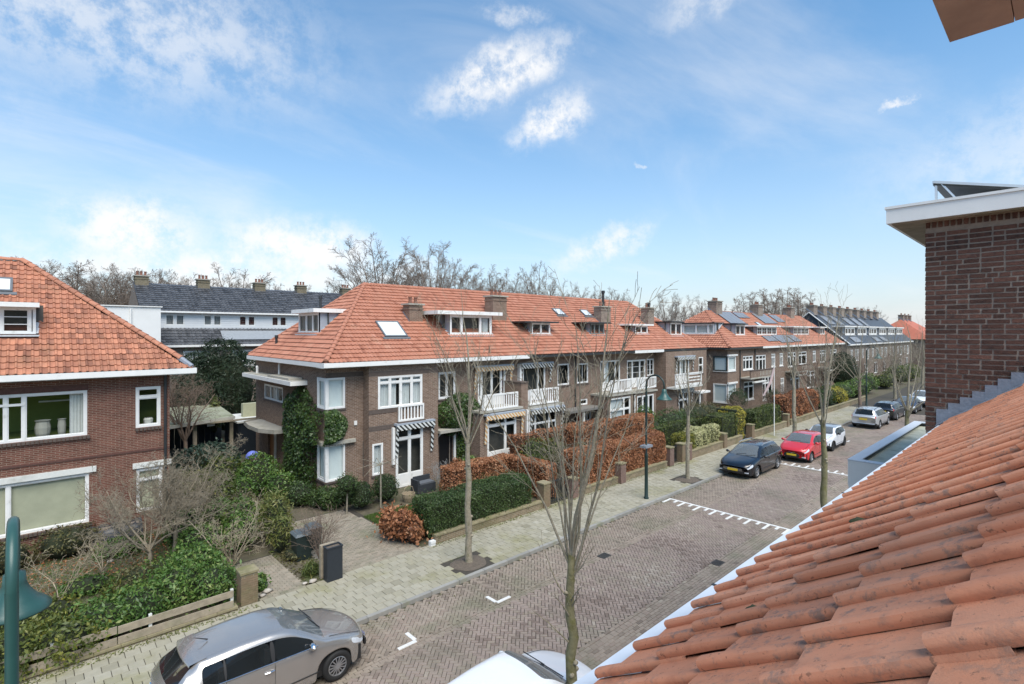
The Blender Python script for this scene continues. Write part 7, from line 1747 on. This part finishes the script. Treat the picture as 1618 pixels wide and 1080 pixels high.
        wb = [(L/2-s, sg*(lerp_tab(plan, s)*.968+.004), lerp_tab(belt, s)+.006) for s in [sides[0][0]+(sides[-1][1]-sides[0][0])*i/8 for i in range(9)]]
        MB().tube(wb, .009, 5).build('window_trim', CHROME if rails is not None or mirror is CHROME else TRIM, t)
        if rails is not None:
            rr = [(L/2-s, sg*(lerp_tab(roofw, s)*.94), lerp_tab(top, s)+.05-(.045 if i in (0, 8) else 0)) for i, s in enumerate([roof_f+.1+(roof_r-roof_f-.25)*k/8 for k in range(9)])]
            MB().tube(rr, .018, 6).build('roof_rail', rails, t)
    for sg in (1, -1):
        bs = []
        for i in range(7):
            s = .12+(cowl-.1-.12)*i/6; sec = section(s); p = sec[9]; bs.append((L/2-(s+xoff(s, p[0])), sg*p[0]*1.04, p[1]+.002))
        MB().tube(bs, .005, 4).build('bonnet_seam', BLACK, t)
        lo = [(L/2-s, sg*(lerp_tab(plan, s)+.003), sill+.2) for s in [wf+Rw+.05+(wr_-wf-2*Rw-.1)*i/5 for i in range(6)]]
        MB().tube(lo, .012, 4).build('rub_strip', TRIM, t)
        MB().quad((L/2-wr_-.12, sg*(lerp_tab(plan, wr_)+.0), 0.0),(L/2-wr_-.12, sg*(lerp_tab(plan, wr_)), 0.0),(L/2-wr_-.12, sg*(lerp_tab(plan, wr_)), 0.0),(L/2-wr_-.12, sg*(lerp_tab(plan, wr_)), 0.0)) if False else None
    for sy in (-.35, .15): MB().tube([(L/2-cowl-.02, sy, lerp_tab(top, cowl)+.03), (L/2-cowl-.12, sy+.5, lerp_tab(top, cowl+.1)+.035)], .010, 4).build('wiper', TRIM, t)
    MB().tube([(L/2-roof_r+.25,0,H-.0),(L/2-roof_r+.02,0,H+.12)], [.014,.006], 5).build('antenna', TRIM, t)
    return t
def hatch(L, H, hood=.78, cow=.95, belt=.93, cs=1.05, rf=1.9, rr=None, gb=None, tailz=.95):
    rr = rr or L-.75; gb = gb or L-.18
    top = [(0,hood-.16),(.06,hood-.06),(.3,hood+.02),(cs-.1,cow),(cs,cow+.02),(rf-.15,H-.06),(rf+.15,H-.012),((rf+rr)/2,H),(rr,H-.05),(gb,tailz+.05),(L-.1,tailz-.04),(L,tailz-.12)]
    return top, [(0,hood-.2),(.4,hood-.06),(cs,belt-.02),(L*.6,belt+.02),(L,belt+.05)], cs, rf, rr, gb
P_SILV = paint('warm_silver_paint', (.45,.425,.40), .7, .27)
P_WHITE = paint('white_car_paint', (.72,.74,.77)); P_BLACK = paint('black_blue_paint', (.006,.006,.009), .1, .2); P_RED = paint('red_car_paint', (.55,.022,.028), .05, .25)
P_SIL2 = paint('silver_paint', (.50,.50,.50), .4, .3); P_NAVY = paint('navy_paint', (.02,.025,.035), .2); P_AUB = paint('dark_plum_paint', (.03,.022,.032), .2)
def plan(L, W): h = W/2; return [(0,h*.76),(.08,h*.84),(.25,h*.93),(.6,h*.985),(1.2,h),(L-1.2,h),(L-.5,h*.975),(L-.15,h*.92),(L,h*.86)]
def roofw(W, a=.6, b=.57): return [(0,a),(1.0,W/2*.88),(1.9,a+.02),(3.0,a),(4.0,b),(5,b-.02)]
# silver hatchback in the lower left
L_, W_, H_ = 4.07, 1.76, 1.47
top, bt, cs, rf, rr, gb = hatch(L_, H_, .80, .98, .95, 1.0, 1.86, 3.40, 3.92, 1.02)
c4 = car('silver grey hatchback parked in the lower left by the timber fence', 3.70, 11.72, 1, L_, W_, H_, P_SILV, top, bt, plan(L_, W_), roofw(W_, .63, .58), cs, rf, rr, gb, [(1.26,2.12),(2.2,3.0),(3.04,3.4)], .83, 3.30, .32, spokes=14, mirror=CHROME, grille='slim', dz=.0)
m = MB(); n = 10
for i in range(n+1):
    yy = -.55+1.1*i/n; b_ = .06*(yy/.55)**2; m.v += [(L_/2-3.34+b_, yy, 1.444-.03*(yy/.55)**2), (L_/2-3.63+b_, yy, 1.407-.03*(yy/.55)**2), (L_/2-3.64+b_, yy, 1.368-.03*(yy/.55)**2)]
m.f = [(i*3+k, (i+1)*3+k, (i+1)*3+k+1, i*3+k+1) for i in range(n) for k in range(2)]; m.t = [0]*len(m.f); m.build('spoiler', P_SILV, c4, smooth=True)
for dz_ in (0, .07): MB().tube([(-L_/2-.01,-.09,.9+dz_),(-L_/2-.03,0,.97+dz_),(-L_/2-.01,.09,.9+dz_)], .014, 5).build('emblem', CHROME, c4)
# white car beside the near kerb
L_, W_, H_ = 4.05, 1.72, 1.46
top, bt, cs, rf, rr, gb = hatch(L_, H_, .80, .97, .93, 1.0, 1.75)
car('white hatchback half hidden at the bottom edge beside the nearest tree', 6.45, 6.93, 1, L_, W_, H_, P_WHITE, top, bt, plan(L_, W_), roofw(W_), cs, rf, rr, gb, [(1.25,2.2),(2.28,3.1)], .8, 3.3, .31)
# black estate
L_, W_, H_ = 4.77, 1.83, 1.48
top, bt, cs, rf, rr, gb = hatch(L_, H_, .80, .98, .95, 1.22, 2.05, 4.15, 4.62, 1.0)
e1 = car('black estate car facing the camera with silver roof rails', 29.2, 11.95, -1, L_, W_, H_, P_BLACK, top, bt, plan(L_, W_), roofw(W_, .63, .6), cs, rf, rr, gb, [(1.5,2.4),(2.48,3.3),(3.38,4.2)], .9, 3.69, .335, rails=CHROME, spokes=5, fog=True, mirror=P_BLACK)
# red hatchback
L_, W_, H_ = 3.95, 1.70, 1.5
top, bt, cs, rf, rr, gb = hatch(L_, H_, .86, 1.04, .98, .92, 1.75, 3.25, 3.78, 1.02)
car('red small hatchback with a black grille and yellow plate', 34.55, 11.05, -1, L_, W_, H_, P_RED, top, bt, plan(L_, W_), roofw(W_, .6, .55), cs, rf, rr, gb, [(1.2,2.1),(2.18,2.95)], .78, 3.29, .31, grille='big', fog=True)
# white three-door small car, dark roof
L_, W_, H_ = 3.80, 1.73, 1.42
top, bt, cs, rf, rr, gb = hatch(L_, H_, .86, .98, .95, 1.12, 1.72, 3.3, 3.66, 1.0)
car('white small three-door car with black wheels and dark glass behind the red car', 38.75, 11.1, -1, L_, W_, H_, P_WHITE, top, bt, plan(L_, W_), roofw(W_, .62, .58), cs, rf, rr, gb, [(1.35,2.35),(2.42,3.3)], .72, 3.2, .32, trim=True, rimm=TRIM, mirror=TRIM, handles=(2.3,), roofmat=paint('grey_roof_paint', (.33,.35,.37), .2))
# silver estate seen from behind
L_, W_, H_ = 4.73, 1.86, 1.56
top, bt, cs, rf, rr, gb = hatch(L_, H_, .84, 1.02, 1.0, 1.25, 2.1, 4.25, 4.62, 1.06)
car('silver estate car with black bumper seen from behind', 50.4, 11.05, 1, L_, W_, H_, P_SIL2, top, bt, plan(L_, W_), roofw(W_, .66, .64), cs, rf, rr, gb, [(1.5,2.4),(2.48,3.3),(3.38,4.25)], .95, 3.71, .34, sill=.26, tail='tall', trim=True, rails=TRIM)
top, bt, cs, rf, rr, gb = hatch(4.7, 1.5, .82, 1.0, .97, 1.25, 2.1, 4.2, 4.6, 1.04)
car('dark navy estate car parked ahead of the silver estate', 56.3, 11.0, 1, 4.7, 1.82, 1.5, P_NAVY, top, bt, plan(4.7,1.82), roofw(1.82,.64,.62), cs, rf, rr, gb, [(1.5,2.4),(2.48,3.3),(3.38,4.2)], .95, 3.7, .33, tail='tall')
top, bt, cs, rf, rr, gb = hatch(4.4, 1.42, .78, .95, .92, 1.2, 2.0, 3.1, 3.8, .98)
car('dark plum saloon facing the camera beyond the navy estate', 62.0, 10.6, -1, 4.4, 1.76, 1.42, P_AUB, top, bt, plan(4.4,1.76), roofw(1.76,.6,.56), cs, rf, rr, gb, [(1.45,2.3),(2.38,3.1)], .85, 3.5, .32)
top, bt, cs, rf, rr, gb = hatch(4.1, 1.55, .85, 1.0, .97, 1.0, 1.8)
car('white car at the far end of the parked row', 68.0, 10.4, -1, 4.1, 1.75, 1.55, P_WHITE, top, bt, plan(4.1,1.75), roofw(1.75,.62,.58), cs, rf, rr, gb, [(1.3,2.2),(2.28,3.2)], .8, 3.35, .32)
# ------------------------------------------------------------------ tidy up
for o in bpy.data.objects:
    if '_o' in o: del o['_o']
